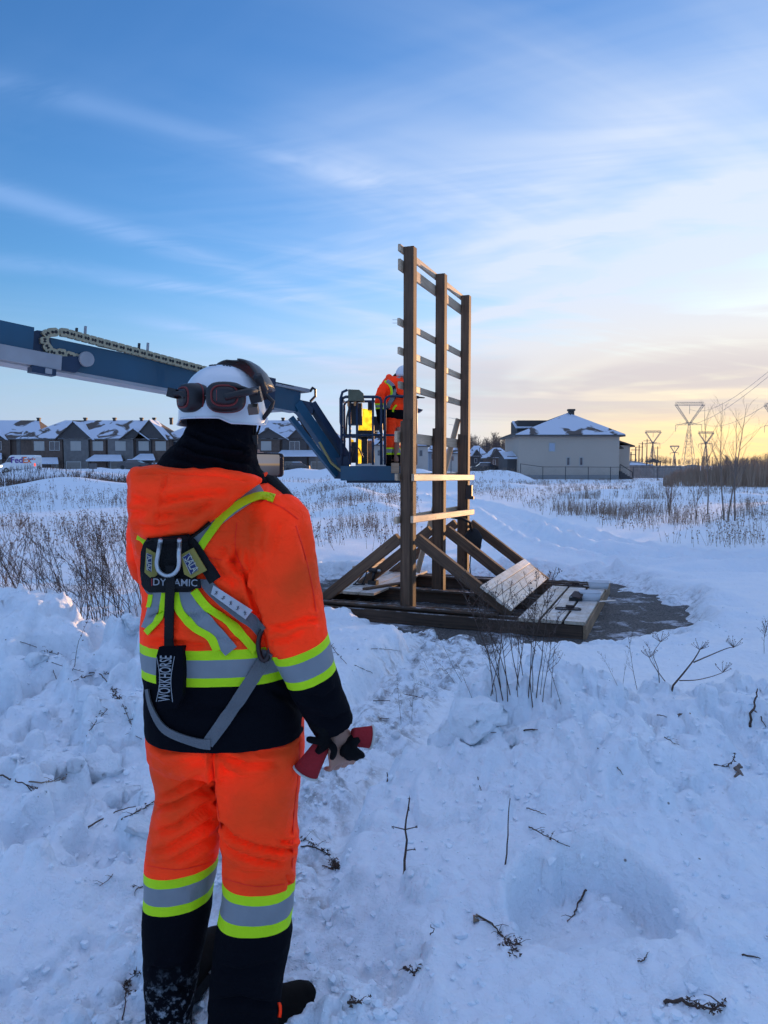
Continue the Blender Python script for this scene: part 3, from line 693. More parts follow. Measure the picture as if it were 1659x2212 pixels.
fb = board('flat_bar', G(1292, 1301, zz)+Vector((0, 0, .008)), G(1320, 1299, zz)+Vector((0.05, 0, .008)), .05, .015, M_steel, None); tag(fb, 'short grey steel bar lying across the deck edge beside the tubs', 'steel bar')
def drill():
    c = S(-1.02, 1.25, .212); t = empty('cordless_drill', c, .4, 'black cordless drill standing on its battery on the left deck', 'drill')
    M = Matrix.Rotation(-.5, 3, 'Z'); W = lambda x, y, z: c+M @ Vector((x, y, z))
    mb = MB(); mb.box(W(0, 0, .03), (.14, .085, .06), M); mb.build('battery', M_black, t)
    mb = MB(); mb.tube([W(-.005, 0, .05), W(.0, 0, .12), W(.015, 0, .19)], [.024, .021, .027], 8); mb.build('handle', M_black, t, True)
    mb = MB(); mb.tube([W(-.08, 0, .215), W(-.07, 0, .218), W(.05, 0, .215), W(.075, 0, .214)], [.026, .036, .036, .028], 10); mb.build('motor_housing', M_black, t, True)
    mb = MB(); mb.tube([W(.075, 0, .214), W(.12, 0, .213), W(.13, 0, .213)], [.026, .022, .012], 10); mb.build('chuck', M_steel, t, True)
    c2 = S(-1.18, 1.15, .211); t2 = empty('tool_holster', c2, 0, 'thin black wire tool holster beside the drill', 'holster')
    mb = MB(); pts = [c2+Vector((-.10, 0, .008)), c2+Vector((-.04, 0, .07)), c2+Vector((.06, .02, .20)), c2+Vector((.09, .02, .19)), c2+Vector((.06, .01, .10)), c2+Vector((.02, 0, .008))]
    mb.tube(pts, .011, 6); mb.build('loop', M_black, t2, True)
    mb = MB(); mb.tube([c2+Vector((-.12, 0, .010)), c2+Vector((.06, 0, .010))], .011, 6); mb.build('foot_bar', M_black, t2, True)
    b = board('offcut', S(-.95, .75, .225), S(-.62, 1.5, .225), .09, .03, M_pt); tag(b, 'brown timber offcut beside the drill on the left deck', 'offcut')
drill()
for i in range(4):
    o = board('stacked_board', S(-1.62+.004*i, 1.9, .21+.038*(i)+.03), S(-1.60, 3.1, .21+.038*i+.03), .09, .036, M_spf)
    tag(o, ('lowest', 'second lowest', 'second highest', 'topmost')[i]+' pale board of the small stack behind the left deck', 'board', 'boards stacked behind the left deck')
def tool_bag():
    t = empty('tool_belt', S(.10, 2.55, .9), 0, 'black tool belt hanging from the back brace by a strap', 'tool belt')
    mb = MB(); m = mat('black_canvas', (.014, .014, .016), .85, bump=.6, bscale=30)
    A = P(1000, 1128, 11.75)
    cx = P(1022, 1168, 11.72)
    rg = []
    for z, w, d in ((.20, .04, .03), (.16, .10, .06), (.06, .14, .08), (-.08, .135, .085), (-.16, .10, .06), (-.20, .05, .03)):
        rg.append([cx+Vector((w*math.cos(a)+.012*math.sin(3*a+z*30), d*math.sin(a), z)) for a in [2*math.pi*i/12 for i in range(12)]])
    mb.rings(rg); mb.build('pouch', m, t, True)
    mb = MB(); mb.tube([P(975, 1118, 11.6), P(1000, 1121, 11.55), P(1015, 1128, 11.6), P(1020, 1150, 11.7)], [.03, .045, .04, .03], 7, flat=.5); mb.build('belt', m, t, True)
    mb = MB(); mb.tube([cx+Vector((.06, 0, -.12)), cx+Vector((.16, -.02, -.28)), cx+Vector((.24, -.02, -.37)), cx+Vector((.20, -.02, -.38))], .018, 6); mb.build('hammer_loop', m, t, True)
    mb = MB(); mb.tube([cx+Vector((-.03, 0, -.15)), cx+Vector((-.05, 0, -.40)), cx+Vector((-.03, 0, -.62)), cx+Vector((-.06, 0, -.80))], .010, 6); mb.build('strap', m, t, True)
    c = P(1000, 1062, 12.0)
    t = empty('tape_pouch', c, 0, 'small dark tool pouch clipped high on the back post', 'pouch')
    mb = MB(); mb.box(S(PW/2+.03, 2.67-.09, c.z), (.10, .07, .22), Matrix.Rotation(-TH, 3, 'Z')); mb.build('body', mat('dark_leather', (.03, .02, .018), .6), t)
    mb = MB(); mb.box(S(PW/2+.05, 2.67-.14, c.z-.09), (.14, .05, .05), Matrix.Rotation(-TH, 3, 'Z')); mb.build('clip', mat('dark_leather', (.03, .02, .018), .6), t)
tool_bag()
# ================================================================ HOUSES AND STREET
M_sid = [mat('taupe_siding', (.17, .15, .13), .8, var=.12, vscale=.6), mat('brick_brown', (.12, .082, .066), .85, var=.2, vscale=2.5), mat('stone_grey', (.165, .155, .15), .85, var=.18, vscale=1.5), mat('dark_siding', (.075, .068, .068), .8, var=.1, vscale=1)]
M_frame_w = mat('white_window_frame', (.42, .41, .39), .5)
M_glass = mat('window_glass', (.05, .06, .08), .08, spec=.9)
M_blind = mat('window_blind', (.42, .40, .37), .6)
M_shing = mat('shingle', (.085, .068, .058), .9, var=.25, vscale=3.0)
M_gar = mat('garage_door', (.23, .21, .19), .6, var=.06, vscale=1)
M_gard = mat('garage_door_dark', (.11, .10, .10), .6)
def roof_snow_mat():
    m = mat('roof_snow', (.60, .66, .76), .7, col2=(.085, .068, .058), vscale=.34, detail=5, thr=(.40, .46), distort=.8)  # snow colour darkened with the shade of back-lit slopes
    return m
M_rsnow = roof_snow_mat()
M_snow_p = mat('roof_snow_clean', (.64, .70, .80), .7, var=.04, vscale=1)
def poly(name, pts, m, parent, thick=.15, up=(0, 0, 1)):
    mb = MB(); mb.prism(pts, Vector(up)*(-thick)); return mb.build(name, m, parent)
def window(x0, x1, z0, z1, y, parent, mull=1, m=None):
    """a window in a wall that faces -Y at depth y: frame ring, mullions and a set-back pane"""
    mb = MB(); f = .10
    for a, b in (((x0, z0), (x1, z0+f)), ((x0, z1-f), (x1, z1)), ((x0, z0+f), (x0+f, z1-f)), ((x1-f, z0+f), (x1, z1-f))):
        mb.box2((a[0], y-.07, a[1]), (b[0], y+.02, b[1]))
    for i in range(1, mull):
        xm = x0+(x1-x0)*i/mull; mb.box2((xm-.04, y-.06, z0+f), (xm+.04, y+.02, z1-f))
    w = mb.build('window', M_frame_w, parent)
    mb = MB(); mb.box2((x0+f*.5, y-.035, z0+f*.5), (x1-f*.5, y-.012, z1-f*.5)); mb.build('pane', m or M_glass, w)
    return w
def garage(x0, x1, z0, z1, y, parent, m):
    g = None
    n = 4
    mb = MB(); mb.box2((x0-.12, y-.05, z0), (x0, y, z1)); mb.box2((x1, y-.05, z0), (x1+.12, y, z1)); mb.box2((x0-.12, y-.05, z1), (x1+.12, y, z1+.14)); g = mb.build('garage_surround', M_frame_w if m is M_gar else m, parent)
    for i in range(n):
        a = z0+(z1-z0)*i/n; mb = MB(); mb.box2((x0, y-.04, a+.02), (x1, y-.005, a+(z1-z0)/n-.02)); mb.build('door_panel', m, g)
def hip_roof(name, x0, x1, y0, y1, ze, zr, parent, rx0, rx1, over=.5, snow=True, left_snow=True, right=None):
    """hip roof over a box; ridge from rx0 to rx1; each slope a part of its own"""
    a, b, c, d = Vector((x0-over, y0-over, ze)), Vector((x1+over, y0-over, ze)), Vector((x1+over, y1+over, ze)), Vector((x0-over, y1+over, ze))
    ym = (y0+y1)/2; r0, r1 = Vector((rx0, ym, zr)), Vector((rx1, ym, zr))
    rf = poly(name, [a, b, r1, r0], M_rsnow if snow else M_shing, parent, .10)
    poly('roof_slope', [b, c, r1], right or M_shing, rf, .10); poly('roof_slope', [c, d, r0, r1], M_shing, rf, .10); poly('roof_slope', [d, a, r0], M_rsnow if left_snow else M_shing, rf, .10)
    mb = MB(); pts = [a, b, c, d]
    for i in range(4):
        p, q = pts[i]-Vector((0, 0, .20)), pts[(i+1) % 4]-Vector((0, 0, .20)); mb.beam(p, q, .08, .22)
    mb.build('eave_board', mat('eave_dark', (.10, .09, .085), .7), rf)
    return rf
def gable(parent, xc, w, ze, zp, y0, y1, wall, snowside=1):
    """a cross gable whose triangular face looks towards -Y"""
    mb = MB(); mb.prism([(xc-w/2, y0, ze), (xc+w/2, y0, ze), (xc, y0, zp)], (0, .15, 0)); g = mb.build('gable', wall, parent)
    L_, R_, T_, o = Vector((xc-w/2-.35, y0-.35, ze-.2)), Vector((xc+w/2+.35, y0-.35, ze-.2)), Vector((xc, y0-.35, zp+.12)), Vector((0, y1-y0, 0))
    poly('gable_slope', [L_, T_, T_+o, L_+o], M_shing, g, .16, (0, 0, 1)); poly('gable_slope', [T_, R_, R_+o, T_+o], M_snow_p if snowside else M_shing, g, .16)
def chimney(x, y, z, parent, s=.5, h=.7):
    mb = MB(); mb.box2((x-s/2, y-s/2, z-.6), (x+s/2, y+s/2, z+h-.25)); mb.box2((x-s*.65, y-s*.65, z+h-.25), (x+s*.65, y+s*.65, z+h)); mb.build('roof_vent', mat('vent_dark', (.06, .055, .05), .7), parent)
def porch(x0, x1, z, y, parent, depth=1.7, rise=1.0):
    a = [Vector((x0, y-depth, z)), Vector((x1, y-depth, z)), Vector((x1-.9, y, z+rise)), Vector((x0+.9, y, z+rise))]
    r = poly('porch_roof', a, M_snow_p, parent, .22)
    mb = MB(); mb.prism([a[1], a[2], Vector((x1-.1, y, z))], (-.12, 0, -.1)); mb.build('porch_side', M_shing, r)
    for x in (x0+.25, x1-.25):
        mb = MB(); mb.box2((x-.13, y-depth+.1, .3), (x+.13, y-depth+.36, z-.2)); mb.build('porch_post', M_sid[0], r)
def X_(u, d): return (u-829.5)/F*d
def Z_(v, d): return P(829.5, v, d).z
HD = 140.0; ZG = .35
def townhouse(label, u0, u1, y, bays, gables, roof, porches, end_wall, vents):
    x0, x1 = X_(u0, y), X_(u1, y); ze, zr = Z_(947, y), Z_(908, y+5)
    t = empty('townhouse_block', ((x0+x1)/2, y+5, ZG), 0, label, 'townhouse', 'brown townhouse blocks along the far street')
    mb = MB(); mb.box2((x0, y, ZG-.5), (x1, y+10, ze)); mb.build('wall', M_sid[1], t)
    hip_roof('roof', x0, x1, y, y+10, ze, zr, t, X_(roof[0], y), X_(roof[1], y))
    for (a, b, mi, dy) in bays:           # wall bays standing proud, each with its own cladding
        bx0, bx1 = X_(a, y), X_(b, y); mb = MB(); mb.box2((bx0, y-dy, ZG-.5), (bx1, y-.01, ze-.05)); w = mb.build('bay', M_sid[mi], t)
        wd = bx1-bx0; n = max(1, int(wd/2.6))
        for i in range(n):
            c = bx0+wd*(i+.5)/n; hw = min(.95, wd/n*.34)
            window(c-hw, c+hw, ze-2.25, ze-.55, y-dy, w, 2 if hw > .6 else 1, M_blind if (i+int(a)) % 3 else M_glass)
        if wd > 3.2:
            garage(bx0+.5, bx0+min(wd-.6, 3.0), ZG, ZG+2.2, y-dy, w, M_gar if mi != 1 else M_gard)
            if wd > 5.2: window(bx0+3.6, bx0+4.5, ZG+.3, ZG+2.3, y-dy, w, 1)
    for (a, w, vp, mi) in gables:
        xc = X_(a, y); ww = w/F*y; gable(t, xc, ww, ze, Z_(vp, y), y-.9, y+4.5, M_sid[mi])
    for (a, b, v) in porches: porch(X_(a, y), X_(b, y), Z_(v, y), y-.6, t)
    for a in vents: chimney(X_(a, y), y+5, zr-.2, t)
    return t
townhouse('brown townhouse block at the far left edge, roof half snowed', -95, 92, HD, [(-90, -40, 3, .4), (-30, 28, 1, .5), (40, 84, 2, .2)], [(-10, 60, 925, 3)], (-60, 62), [(-40, 20, 990)], 1, (62,))
townhouse('brown townhouse block behind the delivery van with two dark gables', 46, 372, HD-4, [(74, 140, 1, .5), (143, 196, 2, .6), (199, 232, 1, .3), (238, 292, 2, .6), (298, 330, 3, .4), (332, 368, 1, .25)], [(168, 74, 912, 3), (296, 56, 927, 3), (330, 64, 908, 3)], (120, 322), [(60, 140, 1000), (198, 276, 994), (296, 345, 992)], 1, (165, 230, 290, 318, 356))
townhouse('brown townhouse block behind the nearer worker and the blue jib', 352, 735, HD-2, [(360, 410, 2, .5), (420, 470, 1, .4), (480, 536, 2, .5), (548, 606, 1, .5), (612, 664, 3, .6), (668, 724, 2, .3)], [(585, 74, 926, 3), (655, 62, 918, 3), (455, 80, 914, 3)], (420, 690), [(335, 400, 1000), (545, 615, 990), (600, 690, 984)], 1, (565, 605, 640))
def plain_house(label, u0, u1, y, ve, vr, wall, wins, right_dark=True, gab=None):
    x0, x1 = X_(u0, y), X_(u1, y); ze, zr = Z_(ve, y), Z_(vr, y)
    t = empty('detached_house', ((x0+x1)/2, y+5, ZG), 0, label, 'house')
    mb = MB(); mb.box2((x0, y, -.2), (x1, y+9, ze)); w = mb.build('wall', wall, t)
    hip_roof('roof', x0, x1, y, y+9, ze, zr, t, x0+(x1-x0)*.35, x0+(x1-x0)*.65)
    for (a, b, va, vb) in wins: window(X_(a, y), X_(b, y), Z_(vb, y), Z_(va, y), y, w, 1)
    if gab: gable(t, X_(gab[0], y), gab[1]/F*y, ze, Z_(gab[2], y), y-.6, y+4, M_sid[3])
    return t
M_beige = mat('beige_siding', (.50, .45, .40), .8, var=.05, vscale=.5)
M_bluegrey = mat('bluegrey_siding', (.30, .33, .38), .8, var=.05, vscale=.5)
plain_house('small beige house seen between the bucket and the front post', 768, 850, 165, 960, 930, M_beige, [(790, 797, 972, 985), (815, 823, 972, 985)])
plain_house('pale house seen between the front and middle posts, left of the two', 890, 924, 170, 962, 938, M_beige, [(905, 913, 972, 986)])
plain_house('bluish house seen between the front and middle posts, right of the two', 926, 962, 190, 975, 955, M_bluegrey, [(931, 936, 980, 993), (945, 951, 980, 993)])
plain_house('house with snowy roof seen between the middle and back posts', 966, 1012, 185, 978, 955, M_beige, [(975, 980, 985, 996), (990, 996, 985, 996)])
plain_house('small dark house just right of the back post', 1014, 1052, 200, 985, 962, M_sid[3], [(1024, 1030, 990, 1000)], gab=(1030, 20, 972))
plain_house('small dark house near the beige house with a snowy roof', 1056, 1104, 150, 988, 966, M_sid[1], [(1064, 1070, 993, 1004), (1085, 1091, 993, 1004)], gab=(1072, 26, 970))
def big_house():
    y = 95.0; x0, x1 = X_(1120, y), X_(1336, y); ze, zr = Z_(938, y), Z_(892, y+5.5); zb = gz((x0+x1)/2, y)
    m = mat('pale_taupe_siding', (.50, .42, .345), .8, var=.03, vscale=.4)
    # clapboard relief
    nt = m.node_tree; N = nt.nodes; L = nt.links; tc = N.new('ShaderNodeTexCoord'); wv = N.new('ShaderNodeTexWave'); wv.bands_direction = 'Z'; wv.wave_profile = 'SAW'; wv.inputs['Scale'].default_value = 1.6; L.new(tc.outputs['Object'], wv.inputs[0]); bp = N.new('ShaderNodeBump'); bp.inputs['Strength'].default_value = .35; bp.inputs['Distance'].default_value = .02; L.new(wv.outputs[0], bp.inputs['Height']); L.new(bp.outputs[0], N['Principled BSDF'].inputs['Normal'])
    t = empty('beige_house', ((x0+x1)/2, y+5, zb), 0, 'large pale two storey house with snowy hip roof behind the wire fence', 'house')
    mb = MB(); mb.box2((x0, y, zb-.6), (x1, y+11, ze)); w = mb.build('wall', m, t)
    # foundation strip
    mb = MB(); mb.box2((x0-.03, y-.03, zb-.6), (x1+.03, y+.5, zb+.55)); mb.build('foundation', mat('concrete', (.30, .29, .28), .9, var=.1, vscale=1), t)
    hip = hip_roof('roof', x0, x1, y, y+11, ze, zr, t, X_(1223, y+5.5), X_(1226, y+5.5), .55, True, False)
    # west slope bare shingle patch with raised upper roof at the left
    mb = MB(); xa, xb = X_(1128, y), X_(1178, y); mb.prism([(xa, y+4, ze-.2), (xb+3, y+4, ze-.2), (xb+3, y+4, Z_(904, y)), (xa, y+4, Z_(904, y))], (0, 5, 0)); mb.build('upper_gable', M_sid[3], t)
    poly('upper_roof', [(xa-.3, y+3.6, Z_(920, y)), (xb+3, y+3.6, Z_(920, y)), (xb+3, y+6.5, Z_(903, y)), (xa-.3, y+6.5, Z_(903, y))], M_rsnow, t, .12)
    chimney(X_(1231, y+5.5), y+5.5, zr-.1, t, .7, .6)
    chimney(X_(1250, y), y+5, zr-.7, t, .15, .9)
    # right wing set back
    xw = X_(1359, y+4); mb = MB(); mb.box2((x1+.01, y+4, zb-.6), (xw, y+11, Z_(962, y+4))); w2 = mb.build('wing', m, t)
    poly('wing_roof', [(x1-.2, y+3.5, Z_(942, y)), (xw+.5, y+3.5, Z_(961, y)), (xw+.5, y+11.4, Z_(961, y)), (x1-.2, y+11.4, Z_(942, y))], M_shing, t, .18)
    poly('lean_to_roof', [(x1-.3, y+.2, Z_(958, y)), (X_(1347, y), y+.2, Z_(967, y)), (X_(1347, y), y+4, Z_(967, y)), (x1-.3, y+4, Z_(958, y))], M_shing, t, .14)
    # garage end at left, dark
    xg = X_(1094, y+2); mb = MB(); mb.box2((xg, y+1.5, zb-.6), (x0-.01, y+9, Z_(985, y))); mb.build('side_porch', M_sid[3], t)
    poly('side_porch_roof', [(xg-.5, y+1, Z_(988, y)), (x0, y+1, Z_(988, y)), (x0, y+5, Z_(972, y)), (xg-.2, y+5, Z_(976, y))], M_snow_p, t, .2)
    window(X_(1183.5, y), X_(1198.5, y), Z_(976, y), Z_(956, y), y, w, 1, mat('pale_pane', (.30, .38, .50), .12, spec=.9))
    window(X_(1222, y), X_(1230.5, y), Z_(1006, y), Z_(987, y), y, w, 1); window(X_(1250, y), X_(1258.5, y), Z_(1006, y), Z_(987, y), y, w, 1)
    # back steps
    st = MB()
    for i in range(5): st.box2((x1+.3+.32*i, y+.5, zb-.2), (x1+.62+.32*i, y+2, zb+1.0-.2*i))
    st.build('steps', M_sid[3], t)
    mb = MB(); mb.tube([(x1+.3, y+.5, zb+1.9), (x1+1.9, y+.5, zb+.9)], .05, 5); mb.tube([(x1+.3, y+.5, zb+1.0), (x1+.3, y+.5, zb+1.9)], .05, 5); mb.tube([(x1+1.9, y+.5, zb), (x1+1.9, y+.5, zb+.9)], .05, 5); mb.build('stair_rail', M_black, t)
big_house()
def chain_fence():
    y = 90.0; m = mat('dark_fence_steel', (.06, .06, .065), .6, .3)
    zb = lambda x: gz(x, y)
    t = empty('wire_fence', (X_(1400, y), y, zb(X_(1400, y))), 0, 'dark wire mesh fence on thin posts in front of the pale house', 'fence')
    us = [1124, 1172, 1221, 1270, 1318, 1367, 1420, 1470]
    for u in us:
        x = X_(u, y); mb = MB(); mb.tube([(x, y, zb(x)-.2), (x, y, zb(x)+1.65)], .045, 6); mb.build('post', m, t)
    for i in range(len(us)-1):
        a, b = X_(us[i], y), X_(us[i+1], y); mb = MB(); mb.tube([(a, y, zb(a)+1.6), (b, y, zb(b)+1.6)], .03, 5); mb.build('rail', m, t)
        mb = MB(); z0, z1 = zb(a), zb(b); n = int((b-a)/.30)
        for k in range(n+1):
            for sg in (1, -1):
                xa = a+(b-a)*k/n; xb = xa+sg*1.5
                f0, f1 = 0.0, 1.0
                if xb > b: f1 = (b-xa)/(xb-xa)
                if xb < a: f1 = (xa-a)/(xa-xb)
                if f1 > .03: mb.beam((xa, y, zb(xa)+.05), (xa+(xb-xa)*f1, y, zb(xa)+.05+1.5*f1), .010, .010)
        o = mb.build('mesh_panel', m, t, fix=False); o['kind'] = 'stuff'
chain_fence()
def board_fence():
    y = 108.0; t = empty('board_fence', (X_(1430, y), y, .2), 0, 'grey board fence in the yard right of the pale house', 'fence')
    m = mat('grey_boards', (.27, .25, .23), .85, var=.15, vscale=2)
    for i in range(24):
        a = 1358+i*6.3; x0, x1 = X_(a, y), X_(a+5.9, y); mb = MB(); mb.box2((x0, y, -.2), (x1, y+.05, Z_(1006 if i < 20 else 1004, y)+.06*math.sin(i*2.7))); mb.build('board', m, t)
board_fence()
def van():
    y = 108.0; x0 = X_(2, y); z0 = Z_(1021, y); L_ = X_(79, y)-x0
    t = empty('delivery_van', (x0+L_/2, y+1, z0), 0, 'white delivery van with purple and orange lettering parked by the snowbank', 'van')
    mw = mat('van_white', (.78, .78, .78), .35, coat=.3); W = lambda a, z: (x0+a*L_, y, z0+z)
    prof = [(.0, .35), (.0, 1.0), (.05, 1.25), (.15, 1.45), (.26, 2.35), (.31, 2.52), (.36, 2.56), (.96, 2.56), (.99, 2.48), (1.0, 2.3), (1.0, .35)]
    mb = MB(); mb.prism([W(*p) for p in prof], (0, 1.95, 0)); mb.build('body', mw, t)
    for wx in (.17, .80):
        c = Vector(W(wx, .34)); mb = MB(); mb.tube([c+Vector((0, -.03, 0)), c+Vector((0, .22, 0))], .36, 16); ty = mb.build('wheel', M_black, t)
        mb = MB(); mb.tube([c+Vector((0, -.05, 0)), c+Vector((0, -.02, 0))], .20, 12); mb.build('rim', M_steel, ty)
    mb = MB(); mb.prism([Vector(W(*p))+Vector((0, -.012, 0)) for p in ((.165, 1.5), (.25, 2.2), (.33, 2.2), (.33, 1.5))], (0, .01, 0)); mb.build('cab_window', M_glass, t)
    mb = MB(); mb.box2((x0+.955*L_, y-.03, z0+.95), (x0+.995*L_, y, z0+1.35)); mb.build('tail_light', mat('red_lens', (.5, .03, .02), .3, emit=((1, .08, .03), 1.2)), t)
    mb = MB(); mb.box2((x0-.03, y-.02, z0+.85), (x0+.06*L_, y+.01, z0+1.05)); mb.build('headlight', mat('lamp_on', (.8, .8, .7), .3, emit=((1, .9, .7), 6)), t)
    mb = MB(); mb.box2((x0+.36*L_, y-.012, z0+.40), (x0+.99*L_, y, z0+.46)); mb.build('trim_strip', M_black, t)
    def text(s_, a, z, size, m, nm='lettering'):
        cu = bpy.data.curves.new(nm, 'FONT'); cu.body = s_; cu.size = size; cu.extrude = .004; cu.offset = size*.02
        o = bpy.data.objects.new(nm, cu); me = bpy.data.meshes.new_from_object(o); bpy.data.objects.remove(o)
        xs = [v.co.x for v in me.vertices]; wd = max(xs)-min(xs)
        for v in me.vertices: v.co = (W(a, 0)[0]+v.co.x, y-.016-v.co.z, z0+z+v.co.y)
        mesh_obj(nm, me, m, t); return wd
    pu, orr = mat('letter_purple', (.12, .03, .25), .5), mat('letter_orange', (.85, .16, .03), .5)
    w1 = text('Fed', .30, 1.42, 1.25, pu); text('Ex', .30+(w1+.05)/L_, 1.42, 1.25, orr)
    w1 = text('Fed', .78, 1.85, .48, pu); text('Ex', .78+(w1+.02)/L_, 1.85, .48, orr)
van()
# street furniture in front of the houses
def pole(name, u, v0, v1, d, r, label, cat, arm=None, group=None, m=None):
    x = X_(u, d); z0 = min(Z_(v1, d), gz(x, d)); t = empty(name, (x, d, z0), 0, label, cat, group); m = m or mat('pole_dark', (.05, .05, .055), .6)
    mb = MB(); mb.tube([(x, d, z0-.2), (x, d, Z_(v0, d))], [r*1.2, r*.8], 6); mb.build('mast', m, t)
    if arm:
        mb = MB(); mb.tube([(x, d, Z_(v0, d)-.1), (x+arm*.6, d, Z_(v0, d)+.25), (x+arm, d, Z_(v0, d)+.2)], r*.6, 5); mb.build('arm', m, t)
        mb = MB(); mb.box((x+arm, d, Z_(v0, d)+.16), (.6, .3, .14)); mb.build('lamp_head', m, t)
    return t
pole('street_lamp', 47, 945, 1015, 125, .07, 'thin dark street lamp behind the delivery van', 'street lamp', 1.0)
pole('street_lamp', 897, 960, 1028, 120, .07, 'dark street lamp seen just right of the front post', 'street lamp', .8)
pole('street_lamp', 974, 962, 1028, 120, .07, 'dark street lamp seen between the middle and back posts', 'street lamp', .9)
pole('street_lamp', 1035, 967, 1028, 115, .06, 'dark street lamp right of the back post', 'street lamp', .9)
pole('street_lamp', 1068, 975, 1030, 112, .06, 'dark street lamp in front of the small dark houses', 'street lamp', .7)
def mailbox(u, v, d, label):
    x, z = X_(u, d), Z_(v, d); t = empty('community_mailbox', (x, d, gz(x, d)), 0, label, 'mailbox'); mb = MB(); mb.box((x, d, z), (.9, .5, .75)); mb.build('cabinet', M_gard, t)
    mb = MB(); mb.tube([(x, d, gz(x, d)-.1), (x, d, z-.3)], .07, 6); mb.build('stand', M_gard, t)
mailbox(202, 1007, 100, 'dark mailbox cabinet on a stand before the townhouses')
def parked_car(u, v, d, label, col, face=1):
    x = X_(u, d); z0 = Z_(v, d); t = empty('parked_car', (x, d, z0), 0, label, 'car'); m = mat('car_'+str(u), col, .3, coat=.5)
    pr = [(-2.2, .3), (-2.2, .75), (-1.9, .9), (-1.2, .98), (-.6, 1.42), (.7, 1.45), (1.5, 1.0), (2.15, .9), (2.2, .3)]
    mb = MB(); mb.prism([(x+a*face, d, z0+b) for a, b in pr], (0, 1.7, 0)); mb.build('body', m, t)
    mb = MB(); mb.prism([(x+a*face, d-.012, z0+b) for a, b in ((-1.05, .98), (-.55, 1.36), (.65, 1.38), (1.3, 1.0))], (0, .01, 0)); mb.build('side_window', M_glass, t)
    mb = MB(); mb.prism([(x+a*face, d-.02, z0+b) for a, b in ((-.7, 1.45), (-.5, 1.54), (.6, 1.56), (.8, 1.47))], (0, 1.7, 0)); mb.build('roof_snow', M_snow_p, t)
    for w in (-1.35, 1.35):
        mb = MB(); c = Vector((x+w*face, d, z0+.32)); mb.tube([c-Vector((0, .03, 0)), c+Vector((0, .2, 0))], .32, 12); mb.build('wheel', M_black, t)
parked_car(1048, 1022, 105, 'dark car with snow on its roof beside the back post', (.03, .03, .035))
parked_car(640, 1018, 122, 'dark car in the driveway behind the blue jib', (.04, .04, .045))
parked_car(285, 1014, 112, 'dark car half hidden by the snowbank left of the hood', (.05, .05, .06))
# ================================================================ TREES, LINES, WEEDS
M_bark = mat('bare_bark', (.13, .095, .08), .9, var=.2, vscale=6)
M_bark_l = mat('bare_bark_pale', (.20, .15, .12), .9, var=.2, vscale=6)
M_weed = mat('dry_weed', (.085, .055, .042), .9, var=.3, vscale=9)
M_weed_l = mat('dry_weed_pale', (.24, .17, .12), .9, var=.3, vscale=5)
M_lat = mat('tower_steel', (.26, .24, .23), .6, .2)  # steel colour lightened to stand for distance haze
def branch(mb, p, d, ln, r, depth, rs, up=.35, spread=.55, nseg=4, n=5, kids=4):
    pts = [p]; rad = [r]; q = p.copy(); dd = d.copy()
    for i in range(nseg):
        dd = (dd+Vector((rs.gauss(0, .10), rs.gauss(0, .10), up*.12))).normalized(); q = q+dd*(ln/nseg); pts.append(q.copy()); rad.append(max(r*(1-.8*(i+1)/nseg), .0018))
    mb.tube(pts, rad, n, cap=False)
    if depth <= 0: return
    for k in range(kids):
        t = .22+.75*(k+rs.random()*.7)/kids; i = min(int(t*nseg), nseg-1); a = pts[i].lerp(pts[i+1], t*nseg-i)
        ang = rs.random()*6.283; s = dd.cross(Vector((math.cos(ang), math.sin(ang), .2))).normalized()
        nd = (dd*(1-spread*.5)+s*spread).normalized(); nd = (nd+Vector((0, 0, up*.5))).normalized()
        branch(mb, a, nd, ln*(.62-.30*t)*rs.uniform(.8, 1.2), max(rad[i]*.5, .002), depth-1, rs, up, spread, max(2, nseg-1), max(3, n-1), kids)
def sapling(u, v, vt, seed, label, lean=(0, 0), stems=1, kids=7, depth=2, d=None, r=.028, spread=.5):
    p = ray_ground(u, v) if d is None else Vector((X_(u, d), d, gz(X_(u, d), d)))
    h = P(u, vt, p.y).z-p.z; rs = random.Random(seed)
    t = empty('sapling', p, 0, label, 'tree')
    tr = MB(); cr = MB()
    for k in range(stems):
        dd = Vector((lean[0]+rs.gauss(0, .10)*(stems > 1), lean[1]+rs.gauss(0, .1)*(stems > 1), 1)).normalized(); pts = [p-dd*.15]; q = p.copy(); rad = [r]
        for i in range(7):
            dd = (dd+Vector((rs.gauss(0, .035), rs.gauss(0, .03), .05))).normalized(); q = q+dd*(h/7)*(1 if k == 0 else .8); pts.append(q.copy()); rad.append(r*(1-.88*(i+1)/7))
        tr.tube(pts, rad, 6)
        for j in range(kids):
            f = .25+.72*(j+rs.random())/kids; i = min(int(f*7), 6); a = pts[i].lerp(pts[i+1], f*7-i); ang = rs.random()*6.283
            nd = (Vector((math.cos(ang)*spread*1.4, math.sin(ang)*spread*1.4, 1))).normalized()
            branch(cr, a, nd, h*(.42-.30*f)*rs.uniform(.7, 1.25), r*(1-f)*.55+.002, depth-1, rs, .5, .5, 4, 4, 4)
    tr.build('trunk', M_bark_l, t, True); cr.build('crown', M_bark_l, t, True)
    return t
sapling(1566, 1126, 868, 3, 'tall bare sapling in the snow, left one of the close pair', (-.07, 0), kids=12, d=24)
sapling(1589, 1127, 902, 7, 'bare sapling rising close behind the pair in the snow', (-.02, .0), kids=11, d=23.6)
sapling(1574, 1126, 868, 9, 'tall bare sapling leaning out to the right in the snow', (.10, .0), kids=12, d=23.8)
sapling(1447, 1112, 1012, 12, 'small many stemmed bare bush left of the tall saplings', (0, 0), stems=6, kids=6, d=26, r=.018)
sapling(1507, 1122, 1015, 15, 'thin bare sapling just left of the tall saplings', (-.05, 0), stems=2, kids=6, d=24.5, r=.017)
